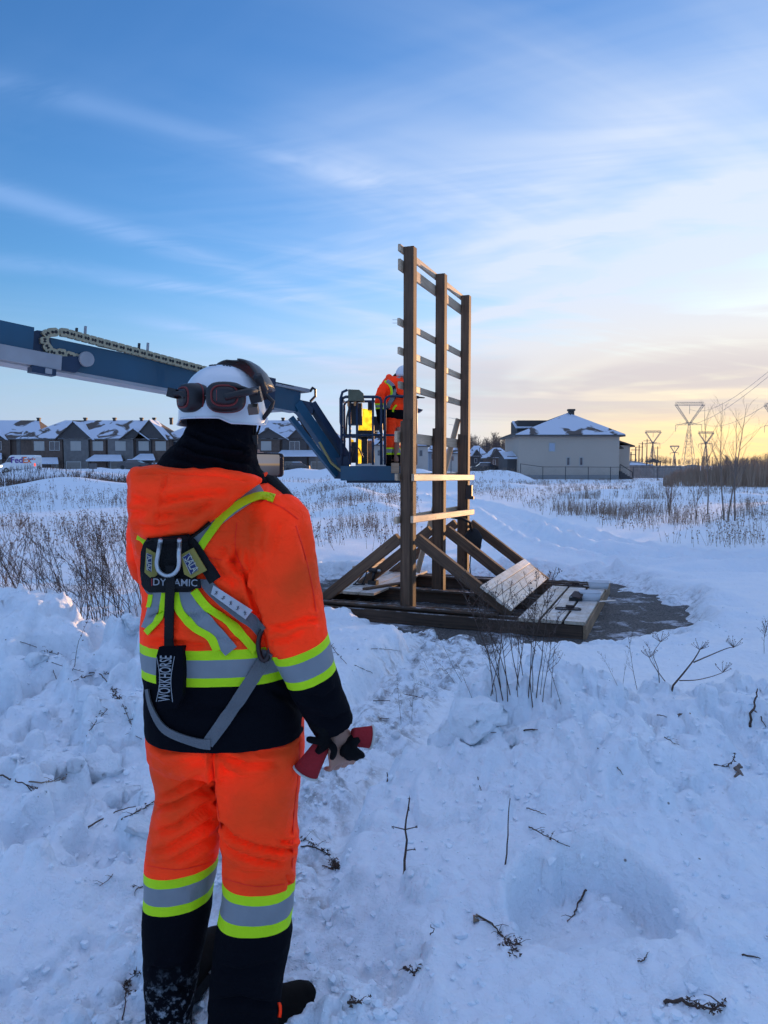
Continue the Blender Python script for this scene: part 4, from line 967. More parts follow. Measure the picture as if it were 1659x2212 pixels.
sapling(1530, 1108, 870, 18, 'slim bare sapling standing farther back beside the tower', (.02, 0), kids=10, d=27)
def tower(uc, vtop, vbase, d, label):
    k = (vbase-vtop)/134.0; s = k*d/F; x0 = X_(uc, d); z0 = Z_(vbase, d); r = max(.09, d*.00026)
    t = empty('lattice_tower', (x0, d, z0), 0, label, 'power pylon', 'lattice pylons on the right horizon')
    W = lambda a, b, y=0: Vector((x0+a*s, d+y*s, z0+b*s))
    def mem(mb, a, b, rr=r): mb.beam(a, b, rr*1.6, rr*1.6)
    def lattice(mb, A0, A1, B0, B1, n):
        mem(mb, A0, A1); mem(mb, B0, B1)
        for i in range(n):
            p, q = A0.lerp(A1, i/n), B0.lerp(B1, (i+1)/n); p2, q2 = B0.lerp(B1, i/n), A0.lerp(A1, (i+1)/n)
            mem(mb, p, q, r*.6); mem(mb, p2, q2, r*.6); mem(mb, p, p2, r*.5)
    mb = MB()
    for y in (-5, 5): lattice(mb, W(-13, 0, y*1.6), W(-3, 75, y*.5), W(13, 0, y*1.6), W(3, 75, y*.5), 6)
    for x in (-1, 1): mem(mb, W(13*x, 0, -8), W(3*x, 75, 2.5), r*.5)
    lattice(mb, W(-3, 75), W(-2, 88), W(3, 75), W(2, 88), 2); mb.build('body', M_lat, t)
    for x in (-1, 1):
        mb = MB(); lattice(mb, W(0, 84), W(32*x, 128), W(2*x, 92), W(28*x, 130), 7); mb.build('fork_arm', M_lat, t)
    mb = MB(); lattice(mb, W(-32, 127), W(32, 127), W(-30, 134), W(30, 134), 12); mb.build('top_beam', M_lat, t)
    mb = MB(); lattice(mb, W(-30, 85), W(28, 86), W(-4, 91), W(4, 91), 6); mb.build('cross_arm', M_lat, t)
    for a, b in ((0, 127), (-29, 85), (27, 86)):
        mb = MB(); mb.tube([W(a, b), W(a, b-18 if b > 100 else b-14)], r*1.1, 5); mb.build('insulator', M_lat, t)
    return t
tower(1485, 870, 1004, 330, 'large lattice pylon standing nearest to the right of the pale house')
tower(1676, 872, 1006, 335, 'lattice pylon cut by the right edge of the frame')
tower(1408, 931, 1006, 560, 'smaller far lattice pylon just right of the pale house')
tower(1522, 933, 1006, 560, 'smaller far lattice pylon behind the bare saplings')
tower(1455, 963, 1006, 800, 'smallest farthest lattice pylon left of the large one')
for i, (x, y) in enumerate(((915, 400), (940, 376), (958, 362), (975, 345), (1000, 330), (1030, 345), (1058, 370))):
    u, v = (x/1.659+1500)/1.507, (y/1.659+1230)/1.507; d = 160+18*i
    t = pole('utility_pole', u, v, 1008, d, .16, ('first', 'second', 'third', 'fourth', 'fifth', 'sixth', 'seventh')[i]+' wooden utility pole counting from the pale house', 'utility pole', None, 'wooden utility poles on the right horizon', M_bark)
    mb = MB(); z = Z_(v, d)-.6; mb.beam((X_(u, d)-1.1, d, z), (X_(u, d)+1.1, d, z), .12, .14); mb.build('cross_arm', M_bark, t)
def wires():
    for j, (a, b, sag) in enumerate((((X_(1676, 335)-6, 335, Z_(920, 335)), (X_(1760, 120), 120, Z_(640, 120)), 2), ((X_(1485, 330)-6, 330, Z_(915, 330)), (X_(1700, 110), 110, Z_(770, 110)), 4), ((X_(1485, 330), 330, Z_(884, 330)), (X_(1720, 105), 105, Z_(740, 105)), 4), ((X_(1485, 330)+6, 330, Z_(915, 330)), (X_(1760, 105), 105, Z_(790, 105)), 4),
                                    ((X_(1408, 560), 560, Z_(955, 560)), (X_(1485, 330)-4, 330, Z_(912, 330)), 5), ((X_(1522, 560), 560, Z_(955, 560)), (X_(1676, 335)-4, 335, Z_(912, 335)), 5))):
        a, b = Vector(a), Vector(b); pts = [a.lerp(b, i/16)-Vector((0, 0, sag*4*(i/16)*(1-i/16))) for i in range(17)]
        mb = MB(); mb.tube(pts, [.035+.00006*p.y for p in pts], 4); o = mb.build('power_line', M_lat, None)
        tag(o, ('line rising out of frame from the edge pylon', 'lowest left line rising right from the large pylon', 'topmost line rising right from the large pylon', 'right lower line rising from the large pylon', 'line from the far pylon to the large pylon', 'line from the far pylon behind the saplings to the edge pylon')[j], 'power line', 'power lines')
wires()
def pavilion():
    d = 125; x, z = X_(1410, d), .2; t = empty('pavilion', (x, d, z), 0, 'small dark pointed roof pavilion beyond the yard fence', 'pavilion')
    mb = MB(); zt = Z_(990, d); ze = Z_(999, d); w = 1.2
    ring = [(x+w*a, d+w*b, ze) for a, b in ((-1, -1), (1, -1), (1, 1), (-1, 1))]; mb.add(ring+[(x, d, zt)], [(0, 1, 4), (1, 2, 4), (2, 3, 4), (3, 0, 4), (3, 2, 1, 0)]); mb.build('roof', M_shing, t)
    for a, b in ((-1, -1), (1, -1), (1, 1), (-1, 1)):
        mb = MB(); mb.tube([(x+.85*a, d+.85*b, z-.2), (x+.85*a, d+.85*b, ze)], .09, 5); mb.build('post', M_bark, t)
    d = 130; t = plain_house('low shed with snowy roof beyond the yard fence', 1362, 1402, d, 1004, 996, M_sid[3], [(1370, 1376, 1005, 1009)])
pavilion()
def thicket(name, label, region, n, hr, seed, m, w=.012, bush=False, kind='stuff', base=None):
    rs = random.Random(seed); mb = MB()
    for i in range(n):
        x, y = region(rs); z = gz(x, y); h = hr(rs, x, y)
        if h <= 0: continue
        wd = w*(y/60)**.5
        lean = Vector((rs.gauss(0, .14), rs.gauss(0, .1), 1)); p = Vector((x, y, z-.05)); q = p+lean*h; a = rs.random()*3.14; s = Vector((math.cos(a), math.sin(a)*.4, 0))*wd
        mb.add([p-s, p+s, q+s*.25, q-s*.25], [(0, 1, 2, 3)])
        for k in range(4 if bush else 2):
            t = rs.uniform(.3, .95); b = p.lerp(q, t); l2 = h*(1-t*.6)*rs.uniform(.25, .5); ang = rs.random()*6.28; e = b+Vector((math.cos(ang)*.5, math.sin(ang)*.3, .8))*l2; s2 = s*.55
            mb.add([b-s2, b+s2, e], [(0, 1, 2)])
    o = mb.build(name, m, None, fix=False); tag(o, label, None, kind=kind); return o
# brushy hedge line at the right edge of the field
def hedge_region(rs):
    u = 1432+rs.random()**.9*520; d = 66+rs.uniform(-4, 9)-max(0, u-1480)*.012; return X_(u, d), d
def hedge_h(rs, x, y):
    u = 829.5+F*x/y; top = np.interp(u, [1430, 1450, 1500, 1560, 1600, 1660, 1690, 1762, 1775, 1800, 2000], [.5, .9, 1.5, 1.9, 2.2, 2.3, 1.3, 1.3, 2.6, 2.8, 2.8]); return top*rs.uniform(.55, 1.08)  # dip and rise past the frame edge shaped to steer the low sun
thicket('hedge_thicket', 'dense brown leafless thicket along the right edge of the field', hedge_region, 6500, hedge_h, 5, mat('hedge_bark', (.34, .235, .165), .9, var=.25, vscale=.4), .030, True)
def shade_grove(rs):  # unseen thicket added to keep the low sun off the snowbanks
    u = rs.uniform(1772, 1985); d = rs.uniform(60, 72); return X_(u, d), d
thicket('shade_thicket', 'added tall leafless thicket out of view, shading the snowbanks from the low sun', shade_grove, 4200, lambda rs, x, y: rs.uniform(2.5, 6.0), 6, M_bark, .045, True)
def woods(name, label, u0, u1, d, vt, n, seed, m, vb=1008):
    rs = random.Random(seed); mb = MB()
    for i in range(n):
        u = rs.uniform(u0, u1); dd = d*rs.uniform(.97, 1.06); x = X_(u, dd); z = Z_(vb, dd); h = (Z_(vt(u), dd)-z)*rs.uniform(.75, 1.04); p = Vector((x, dd, z)); q = p+Vector((rs.gauss(0, .03)*h, 0, h)); r = h*.014
        mb.tube([p, p.lerp(q, .5), q], [r, r*.7, r*.15], 3, cap=False)
        for k in range(26):
            t = rs.uniform(.28, .97); b = p.lerp(q, t); l2 = h*.34*(1-.55*t)*rs.uniform(.6, 1.2); ang = rs.random()*6.28; e = b+Vector((math.cos(ang)*.62, math.sin(ang)*.62, .75))*l2; s = Vector((r*.42, 0, 0))
            mb.add([b-s, b+s, e], [(0, 1, 2)])
            for kk in range(3):
                c = b.lerp(e, rs.uniform(.35, .9)); f = c+Vector((rs.gauss(0, .4), rs.gauss(0, .4), .6))*l2*.45; mb.add([c-s*.6, c+s*.6, f], [(0, 1, 2)])
    o = mb.build(name, m, None, fix=False); tag(o, label, None, kind='stuff')
woods('bare_woods', 'leafless woods on the horizon left of the pale house', 1008, 1122, 300, lambda u: 948+6*math.sin(u*.11)+4*math.sin(u*.31), 150, 3, M_bark)
woods('far_treeline', 'low dark leafless treeline along the right horizon', 1340, 1760, 520, lambda u: 990-4*math.sin(u*.05)-np.interp(u, [1340, 1500, 1659], [0, 3, 8]), 360, 8, M_bark)
# ---- dry weeds in the field
def field_weeds(name, label, n, seed, u0, u1, d0, d1, dn, h0, h1, m, right):
    """scatter dry stalks in patches, keeping the ruts and the pad clear"""
    ra = np.random.RandomState(seed); D = d0+(d1-d0)*ra.rand(n)**1.25; U = u0+(u1-u0)*ra.rand(n); X = (U-829.5)/F*D
    ok = poly_sd(X, D, PAD) > 1.6
    for rt in RUTS: ok &= seg_dist(X, D, rt)[0] > 1.3
    if right: ok &= X > np.interp(D, [14, 17, 22, 30, 45], [6.6, 6.0, 5.9, 5.6, 5.2])
    ok &= fbm(X, D, 4.5, 3, dn)+.35*fbm(X, D, 1.2, 3, dn+2) > ra.uniform(-.20, .26, n)
    rs = random.Random(seed); mb = MB()
    for x, y in zip(X[ok], D[ok]):
        z = gz(x, y); k = rs.choice((1, 2, 3, 4))
        for j in range(k):
            p = Vector((x+rs.gauss(0, .10), y+rs.gauss(0, .10), z-.03)); h = rs.uniform(h0, h1); q = p+Vector((rs.gauss(-.10, .2)*h, rs.gauss(0, .15)*h, h)); wd = .0026+.00006*y; s = Vector((wd, 0, 0))
            mb.add([p-s, p+s, q+s*.4, q-s*.4], [(0, 1, 2, 3)])
            for e in range(rs.choice((1, 2, 3, 4))):
                t = rs.uniform(.5, 1.02); b = p.lerp(q, t); w2 = rs.uniform(.010, .030)*(.7+y*.010); c = b+Vector((rs.gauss(0, w2), 0, rs.gauss(0, w2)))
                mb.add([c+Vector((-w2, 0, -w2*.3)), c+Vector((w2*.7, 0, -w2*.6)), c+Vector((w2*.2, .01, w2))], [(0, 1, 2)])
    o = mb.build(name, m, None, fix=False); tag(o, label, None, kind='stuff')
M_fw = mat('field_weed', (.20, .135, .10), .9, var=.35, vscale=3)
field_weeds('field_weeds', 'dry brown weeds poking through the snow across the left field', 4000, 21, -60, 900, 15, 70, 131, .20, .58, M_fw, False)
field_weeds('field_weeds', 'dry straw coloured weeds poking through the snow right of the ruts', 3600, 22, 1010, 1720, 14.5, 88, 141, .20, .50, M_weed_l, True)
def brush_left(rs):
    d = rs.choice((rs.uniform(58, 66), rs.uniform(72, 82))); u = rs.uniform(-60, 290); return X_(u, d), d
thicket('brush_band', 'low dark brush band crossing the left field before the houses', brush_left, 3500, lambda rs, x, y: rs.uniform(.25, .75), 31, M_weed, .022, True)
def tuft(rs):
    c = tuft.c[rs.randrange(len(tuft.c))]; return c[0]+rs.gauss(0, .5), c[1]+rs.gauss(0, .4)
tuft.c = [(G(u, v, .25).x, G(u, v, .25).y) for u, v in ((1225, 1102), (1250, 1110), (1300, 1108), (1325, 1112), (1262, 1075), (1410, 1105), (1405, 1075), (1350, 1120), (780, 1135), (760, 1080), (1480, 1130), (1600, 1110))]
thicket('straw_tufts', 'tufts of pale dry grass standing in the right field', tuft, 1500, lambda rs, x, y: rs.uniform(.25, .62), 33, M_weed_l, .012, True)
# ---- single dry weeds near the camera
def weed_proto(seed, h, heads, side, m):
    rs = random.Random(seed); st = MB(); hd = MB(); pts = [Vector((0, 0, -.06))]; q = Vector((0, 0, 0)); d = Vector((rs.gauss(-.16, .16), rs.gauss(0, .10), 1)).normalized()
    for i in range(6): q = q+d*(h/6); pts.append(q.copy()); d = (d+Vector((rs.gauss(-.02, .05), rs.gauss(0, .05), 0))).normalized()
    st.tube(pts, [.0042]+[.0040*(1-.75*i/6) for i in range(6)], 5)
    def head(c, s):
        for k in range(rs.randint(3, 6)):
            o = Vector((rs.gauss(0, s), rs.gauss(0, s), rs.gauss(0, s))); a = Vector((rs.gauss(0, 1), rs.gauss(0, 1), rs.gauss(0, 1))).normalized()*s*.8; b = Vector((rs.gauss(0, 1), rs.gauss(0, 1), rs.gauss(-.6, 1))).normalized()*s*1.1
            hd.add([c+o-a, c+o+a, c+o+b], [(0, 1, 2)])
    for j in range(side):
        t = rs.uniform(.35, .98); i = min(int(t*6), 5); a = pts[i].lerp(pts[i+1], t*6-i); ang = rs.random()*6.28; ln = h*rs.uniform(.10, .28)*(1.15-t*.6); e = a+Vector((math.cos(ang)*.55, math.sin(ang)*.55, .8)).normalized()*ln; mid = a.lerp(e, .55)+Vector((math.cos(ang), math.sin(ang), -.2))*ln*.08
        st.tube([a, mid, e], [.0022, .0017, .0010], 4, cap=False)
        if rs.random() < heads:
            for f in (.55, .8, 1.0): head(a.lerp(e, f), .008)
        for f in (.6, .8): 
            c = a.lerp(e, f); st.tube([c, c+Vector((rs.gauss(0, .5), rs.gauss(0, .5), .8))*ln*.3], [.0012, .0007], 3, cap=False)
    if heads > .3:
        for f in (.8, .88, .95, 1.0): head(pts[4].lerp(pts[6], (f-.8)/.2), .012)
    return st, hd
PROTO = []
for k in range(10):
    st, hd = weed_proto(50+k, 1.0, (.7, .4, .1, .85, .2)[k % 5], (10, 14, 8, 16, 6)[k % 5], M_weed)
    PROTO.append((st.mesh('stem'), hd.mesh('seed_head') if hd.v else None))
    for me in PROTO[-1]:
        if me: me.materials.append(M_weed)
def weed(k, p, h, rz, tilt, label, group):
    t = empty('dry_weed', p, 0, label, 'weed', group); t.rotation_euler = (tilt[0], tilt[1], rz); t.scale = (h, h, h)
    o = bpy.data.objects.new('stem', PROTO[k][0]); COL.objects.link(o); o.parent = t
    if PROTO[k][1]: o2 = bpy.data.objects.new('seed_head', PROTO[k][1]); COL.objects.link(o2); o2.parent = t; o2['kind'] = 'stuff'
    return t
rs = random.Random(77)
for i in range(120):
    u = rs.uniform(-30, 335); d = rs.uniform(5.3, 6.6); x = X_(u, d); z = gz(x, d)
    weed(rs.randrange(10), (x, d, z-.02), rs.uniform(.42, .80)*(1.0 if rs.random() < .8 else 1.15), rs.uniform(-.9, .9), (rs.gauss(0, .12), rs.gauss(-.10, .2)), 'dry brown weed in the thicket on top of the left snowbank', 'weeds on the left snowbank')
for i, (u, v, vt, k) in enumerate(((1060, 1500, 1290, 2), (1072, 1490, 1245, 4), (1084, 1488, 1270, 7), (1096, 1508, 1262, 1), (1118, 1500, 1330, 2), (1128, 1505, 1250, 9), (1140, 1500, 1215, 4), (1150, 1495, 1290, 6), (1167, 1498, 1345, 2), (1190, 1508, 1350, 7), (1213, 1520, 1380, 4), (1075, 1510, 1330, 3), (1105, 1495, 1240, 0), (1066, 1496, 1300, 5), (1090, 1500, 1225, 3), (1112, 1502, 1255, 8), (1134, 1497, 1270, 0), (1145, 1508, 1235, 3), (1158, 1500, 1225, 5), (1172, 1512, 1300, 8))):
    p = ray_ground(u, v); h = P(u, vt, p.y).z-p.z
    weed(k, p-Vector((0, 0, .02)), h*1.02, rs.uniform(-3, 3), (rs.gauss(0, .12), rs.gauss(.0, .12)), 'thin upright dry weed in the clump before the timber frame', 'weeds before the timber frame')
for i, (u, v, vt, k, ty) in enumerate(((1378, 1490, 1350, 2, -.35), (1336, 1480, 1400, 4, -.3), (1345, 1478, 1395, 7, .2), (1428, 1468, 1390, 1, -.15), (985, 1475, 1395, 4, -.5), (1000, 1470, 1370, 7, -.55), (955, 1460, 1415, 2, -.4), (930, 1455, 1400, 9, -.6), (1020, 1500, 1410, 2, -.3), (890, 1560, 1470, 7, -.1), (867, 1565, 1465, 2, .05), (1650, 1410, 1300, 3, -.3), (945, 1490, 1430, 0, -.7))):
    p = ray_ground(u, v); h = P(u, vt, p.y).z-p.z
    weed(k, p-Vector((0, 0, .02)), abs(h)*1.1, rs.uniform(-1, 1), (rs.gauss(0, .1), ty), 'dry weed stalk slanting out of the snow beside the trodden path' if u < 1100 else 'dry weed stalk behind the crest of the right snowbank', 'slanting weeds by the path' if u < 1100 else 'weeds behind the right snowbank')
# ================================================================ BOOM LIFT
M_blue = mat('lift_blue', (.006, .072, .140), .42, var=.12, vscale=2, coat=.2)
M_blue_d = mat('lift_blue_dark', (.010, .032, .075), .5, var=.15, vscale=3)
M_grey = mat('lift_grey', (.33, .35, .38), .5, var=.12, vscale=3)
M_link = mat('chain_link_zinc', (.40, .35, .24), .42, .5, var=.15, vscale=12)
BA, BB = P(0, 742, 9.0), P(640, 866, 12.3)
BD = (BB-BA).normalized(); BS = BD.cross(Vector((0, 0, 1))).normalized()        # side that looks at the camera
BU = BS.cross(BD).normalized()
if BS.y > 0: BS = -BS
lift = empty('boom_lift', (BA.x-2.2, BA.y-2.3, 0), 0, 'blue telescopic boom lift arm with cable chain, jib and work basket', 'boom lift')
def B(t, s=0, u=0): return BA+BD*t+BS*s+BU*u           # t metres along the boom
BL = (BB-BA).length
def bbox(name, t0, t1, s0, s1, u0, u1, m, parent=lift):
    mb = MB(); vs = [B(t, s, u) for t in (t0, t1) for s in (s0, s1) for u in (u0, u1)]
    mb.add(vs, [(0, 1, 3, 2), (4, 6, 7, 5), (0, 4, 5, 1), (2, 3, 7, 6), (0, 2, 6, 4), (1, 5, 7, 3)]); return mb.build(name, m, parent)
def t_of(u):
    lo, hi = -3.0, BL+1
    for _ in range(40):
        m = (lo+hi)/2
        if UV(B(m, .18, .2))[0] < u: lo = m
        else: hi = m
    return lo
inner = bbox('inner_boom', -3, BL-.35, -.15, .15, -.20, .165, M_blue)
bbox('bottom_flange', -3, BL-.40, -.17, .17, -.245, -.203, M_grey, inner)
t70, t133, t178 = t_of(72), t_of(133), t_of(180)
outer = bbox('outer_boom', -3, t70, -.21, .21, -.045, .235, M_blue)
bbox('outer_lower_rail', -3, t133, .153, .235, -.225, -.045, M_grey, outer)
bbox('rail_bracket', t_of(70), t_of(122), .10, .245, -.31, -.23, M_blue_d, outer)
bbox('rail_bracket', t_of(98), t_of(112), .246, .26, -.30, -.235, M_grey, outer)
mb = MB(); mb.prism([B(t133+.004, .16, -.05), B(t133+.004, .16, -.22), B(t133+(t178-t133)*.7, .16, -.22), B(t178, .16, -.10), B(t178, .16, .0)], BS*.06); mb.build('rail_end', M_blue_d, outer)
mb = MB(); c = B(t178+.03, .23, -.03); mb.tube([c-BS*.03, c+BS*.03], .095, 16); mb.build('end_disc', M_grey, outer)
# cable chain: each link its own piece
pts = [(166, 774), (150, 769), (131, 763), (113, 762), (101, 750), (95, 736), (100, 722), (115, 718), (140, 719)]
n_l = 21
for i in range(1, n_l): f = i/(n_l-1); pts.append((140+(444-140)*f, 719+(800-719)*f))
link_me = None
def link_mesh():
    a = MB(); L2, H2 = .075, .052
    ring = [(-L2, -H2*.8), (-L2*.8, -H2), (L2*.55, -H2), (L2*.95, -H2*.55), (L2, 0), (L2*.95, H2*.55), (L2*.55, H2), (-L2*.8, H2), (-L2, H2*.8)]
    a.prism([(x, -.03, z) for x, z in ring], (0, .06, 0)); me = a.mesh('chain_link'); bm = bmesh.new(); bm.from_mesh(me); bmesh.ops.recalc_face_normals(bm, faces=bm.faces); bm.to_mesh(me); bm.free(); me.materials.append(M_link)
    b = MB()
    for (cx, r) in ((-.025, .019), (.030, .022)):
        b.tube([(cx, -.036, 0), (cx, -.028, 0)], r, 10)
    b.box((.002, -.032, .0), (.04, .006, .016)); me2 = b.mesh('link_slot'); me2.materials.append(M_black); return me, me2
LM, LS = link_mesh()
def pt3(u, v):
    t = t_of(u); d = B(t, .18, .2).y; return P(u, v, d)
for i in range(len(pts)):
    a = pt3(*pts[max(i-1, 0)]); b = pt3(*pts[min(i+1, len(pts)-1)]); c = pt3(*pts[i]); x = (b-a).normalized(); x = (x-BS*x.dot(BS)).normalized(); y = -BS; z = x.cross(y)
    M = Matrix((x, y, z)).transposed().to_4x4(); M.translation = c
    gap = (b-a).length/(2 if 0 < i < len(pts)-1 else 1); M = M @ Matrix.Diagonal((gap/.14, 1, 1.0, 1))
    o = mesh_obj('chain_link', LM, None, lift); o.matrix_basis = M
    s = mesh_obj('link_slot', LS, None, o); s.matrix_parent_inverse = Matrix(); 
bbox('chain_tray', 1.15, BL-.2, .10, .17, .185, .205, M_blue_d)
mb = MB(); c = pt3(88, 738); mb.tube([c-BS*.12, c-BS*.02], .14, 14); mb.build('chain_wheel_cover', M_blue_d, lift)
for u, v in ((165, 716), (184, 712), (300, 748), (319, 747)):
    p = pt3(u, v+8); mb = MB(); mb.beam(p-BU*.02, p+BU*.09, .035, .022, BD); mb.build('guide_tab', M_grey if u in (184, 319) else M_black, lift)
# boom head
hd = bbox('boom_head', BL-.55, BL-.02, -.13, .13, -.20, .14, M_blue)
bbox('head_cover', t_of(590), t_of(670), -.12, .17, .145, .205, M_grey, hd)
bbox('head_plate', t_of(566), t_of(594), .16, .20, -.24, .25, M_blue_d, hd)
mb = MB(); mb.tube([B(t_of(578), .205, .12), B(t_of(578), .23, .12)], .075, 12); mb.build('head_pin', M_blue, hd)
mb = MB(); mb.tube([B(BL+.20, .1, .18), B(BL+.25, .1, .25), B(BL+.31, .1, .23), B(BL+.32, .1, .12), B(BL+.22, .1, .02)], .022, 6); mb.build('hose_loop', M_black, hd)
# jib: three parallel members down to the basket
def P3(u, v, d): return P(u, v, d)
def jbar(name, a, b, w, h, m): 
    mb = MB(); mb.beam(a, b, w, h, BS); return mb.build(name, m, lift)
jbar('jib_arm', P3(640, 872, 12.20), P3(738, 1014, 12.45), .17, .12, M_blue)
jbar('jib_cylinder', P3(672, 872, 12.32), P3(752, 994, 12.5), .12, .13, M_blue_d)
jbar('jib_link', P3(628, 902, 12.10), P3(727, 1028, 12.35), .09, .06, M_blue)
jbar('jib_link', P3(655, 888, 12.5), P3(745, 1015, 12.65), .09, .08, M_blue_d)
mb = MB(); mb.tube([P3(648, 905, 12.3), P3(680, 965, 12.4), P3(705, 995, 12.4), P3(735, 1012, 12.45)], .022, 6); mb.build('hydraulic_hose', M_black, lift)
mb = MB(); mb.tube([P3(690, 955, 12.2), P3(715, 1000, 12.3), P3(740, 1020, 12.3)], .02, 6); mb.build('hydraulic_hose', mat('hose_yellow', (.35, .30, .12), .6), lift)
mb = MB()
pv = [P3(631, 860, 12.25), P3(678, 870, 12.25), P3(676, 892, 12.25), P3(648, 902, 12.25), P3(632, 890, 12.25)]; mb.prism(pv, (0, .32, 0)); mb.build('jib_knuckle', M_blue_d, lift)
mb = MB(); pv = [P3(722, 990, 12.35), P3(752, 985, 12.35), P3(758, 1035, 12.35), P3(722, 1034, 12.35)]; mb.prism(pv, (0, .3, 0)); mb.build('basket_mount', M_blue_d, lift)
# basket
D0, D1 = 12.2, 13.05
KX0, KX1 = X_(738, 12.5), X_(897, 12.5); ZF, ZT = Z_(1004, 12.5), Z_(861, 12.5)
basket = MB(); basket.box2((KX0, D0, ZF-.26), (KX1, D1, ZF-.02)); bk = basket.build('basket_floor', M_blue, lift)
mb = MB(); mb.box2((KX0+.1, D0+.05, ZF-.30), (KX1-.1, D1-.05, ZF-.262)); mb.build('floor_frame', M_blue_d, bk)
def rail(name, pts, r, m=M_blue_d, parent=bk): mb = MB(); mb.tube(pts, r, 7); return mb.build(name, m, parent, True)
def rounded(x0, x1, y, z0, z1):
    c = .07; return [(x0, y, z0), (x0, y, z1-c), (x0+c*.3, y, z1-c*.3), (x0+c, y, z1), (x1-c, y, z1), (x1-c*.3, y, z1-c*.3), (x1, y, z1-c), (x1, y, z0)]
XM = X_(829, 12.3)
rail('rail', rounded(KX0+.02, XM-.04, D0, ZF, ZT), .024); rail('rail', rounded(XM+.02, KX1, D0, ZF, ZT+.01), .022)
rail('rail', rounded(KX0+.02, KX1, D1, ZF, ZT), .022)
for x in (KX0+.02, KX1): rail('rail', [(x, D0, ZT-.02), (x, D1, ZT-.02)], .022)
zm = Z_(941, 12.4)
rail('mid_rail', [(KX0+.02, D0, zm), (XM-.04, D0, zm)], .020); rail('mid_rail', [(XM+.02, D0, zm), (KX1, D0, zm)], .018); rail('mid_rail', [(KX0+.02, D1, zm), (KX1, D1, zm)], .018)
for x in (X_(757, 12.3), X_(772, 12.3), X_(806, 12.3)): rail('upright', [(x, D0, ZF), (x, D0, ZT)], .020)
rail('bent_tube', [(X_(740, 12.2), D0-.06, Z_(925, 12.2)), (X_(737, 12.2), D0-.06, Z_(912, 12.2)), (X_(737, 12.2), D0-.06, Z_(862, 12.2)), (X_(741, 12.2), D0-.06, Z_(848, 12.2)), (X_(752, 12.2), D0-.06, Z_(843, 12.2))], .022, M_blue_d)
rail('bent_tube', [(X_(748, 12.1), D0-.10, Z_(940, 12.1)), (X_(750, 12.1), D0-.10, Z_(900, 12.1)), (X_(758, 12.1), D0-.10, Z_(870, 12.1))], .015, M_black)
# control box and its cover
mb = MB(); pv = [P(752, 841, 12.15), P(776, 842, 12.15), P(785, 850, 12.15), P(786, 866, 12.15), P(752, 866, 12.15)]; mb.prism(pv, (0, .35, 0)); mb.build('control_cover', mat('olive_cover', (.12, .13, .085), .7, var=.2, vscale=8), bk)
mb = MB(); mb.box2((X_(752, 12.2), D0+.06, Z_(917, 12.2)), (X_(782, 12.2), D0+.34, Z_(870, 12.2))); mb.build('control_box', mat('box_dark', (.035, .035, .04), .6), bk)
for (u0, u1, v0, v1) in ((751, 755, 868, 878), (765, 770, 868, 877)):
    mb = MB(); mb.box2((X_(u0, 12.2), D0-.03, Z_(v1, 12.2)), (X_(u1, 12.2), D0-.02, Z_(v0, 12.2))); mb.build('label_plate', mat('amber_label', (.55, .25, .08), .5), bk)
# sun coming through yellow translucent sheets hung in the basket
def transl(name, c):
    m = bpy.data.materials.new(name); m.use_nodes = True; nt = m.node_tree; N = nt.nodes; L = nt.links; N.remove(N['Principled BSDF'])
    tr = N.new('ShaderNodeBsdfTranslucent'); df = N.new('ShaderNodeBsdfDiffuse'); mx = N.new('ShaderNodeMixShader'); mx.inputs[0].default_value = .06
    tc = N.new('ShaderNodeTexCoord'); n = N.new('ShaderNodeTexNoise'); n.inputs['Scale'].default_value = 9; L.new(tc.outputs['Object'], n.inputs[0]); r = N.new('ShaderNodeValToRGB'); r.color_ramp.elements[0].color = (*[x*.6 for x in c], 1); r.color_ramp.elements[1].color = (*c, 1); r.color_ramp.elements[0].position = .3; r.color_ramp.elements[1].position = .6; L.new(n.outputs[0], r.inputs[0])
    L.new(r.outputs[0], tr.inputs[0]); L.new(r.outputs[0], df.inputs[0]); L.new(tr.outputs[0], mx.inputs[1]); L.new(df.outputs[0], mx.inputs[2]); L.new(mx.outputs[0], N['Material Output'].inputs[0]); return m
M_yel = transl('yellow_translucent_sheet', (1.0, .90, .22))
for (u0, u1, v0, v1, lbl) in ((774, 809, 882, 933, 'large'), (771, 782, 948, 1002, 'narrow'), (797, 810, 936, 942, 'thin'), (806, 809, 952, 1000, 'strip'), (757, 765, 948, 966, 'small')):
    mb = MB(); pv = [P(u0, v1, 12.9), P(u1, v1-1, 12.9), P(u1-1, v0+3, 12.9), P(u0+2, v0, 12.9)]; mb.prism(pv, (0, .003, 0)); mb.build('yellow_sheet', M_yel, bk)
for (u0, u1, v0, v1) in ((781, 794, 945, 1002), (770, 812, 930, 948), (795, 806, 870, 886), (758, 770, 955, 1000), (808, 822, 900, 930)):
    mb = MB(); mb.box2((X_(u0, 12.7), 12.65, Z_(v1, 12.7)), (X_(u1, 12.7), 12.8, Z_(v0, 12.7))); mb.build('toolbox', mat('box_dark', (.035, .035, .04), .6), bk)
mb = MB(); mb.box2((X_(791, 12.9), 12.86, Z_(1001, 12.9)), (X_(806, 12.9), 12.88, Z_(952, 12.9))); mb.build('plywood_offcut', M_spf, bk)
mb = MB(); mb.box2((X_(845, 12.15), D0-.05, Z_(1022, 12.15)), (X_(862, 12.15), D0-.02, Z_(1000, 12.15))); mb.build('kick_plate', M_spf, bk)
rail('cable', [(X_(759, 12.1), D0-.03, Z_(985, 12.1)), (X_(766, 12.1), D0-.03, Z_(965, 12.1)), (X_(775, 12.1), D0-.03, Z_(968, 12.1)), (X_(784, 12.1), D0-.03, Z_(988, 12.1))], .012, M_black)
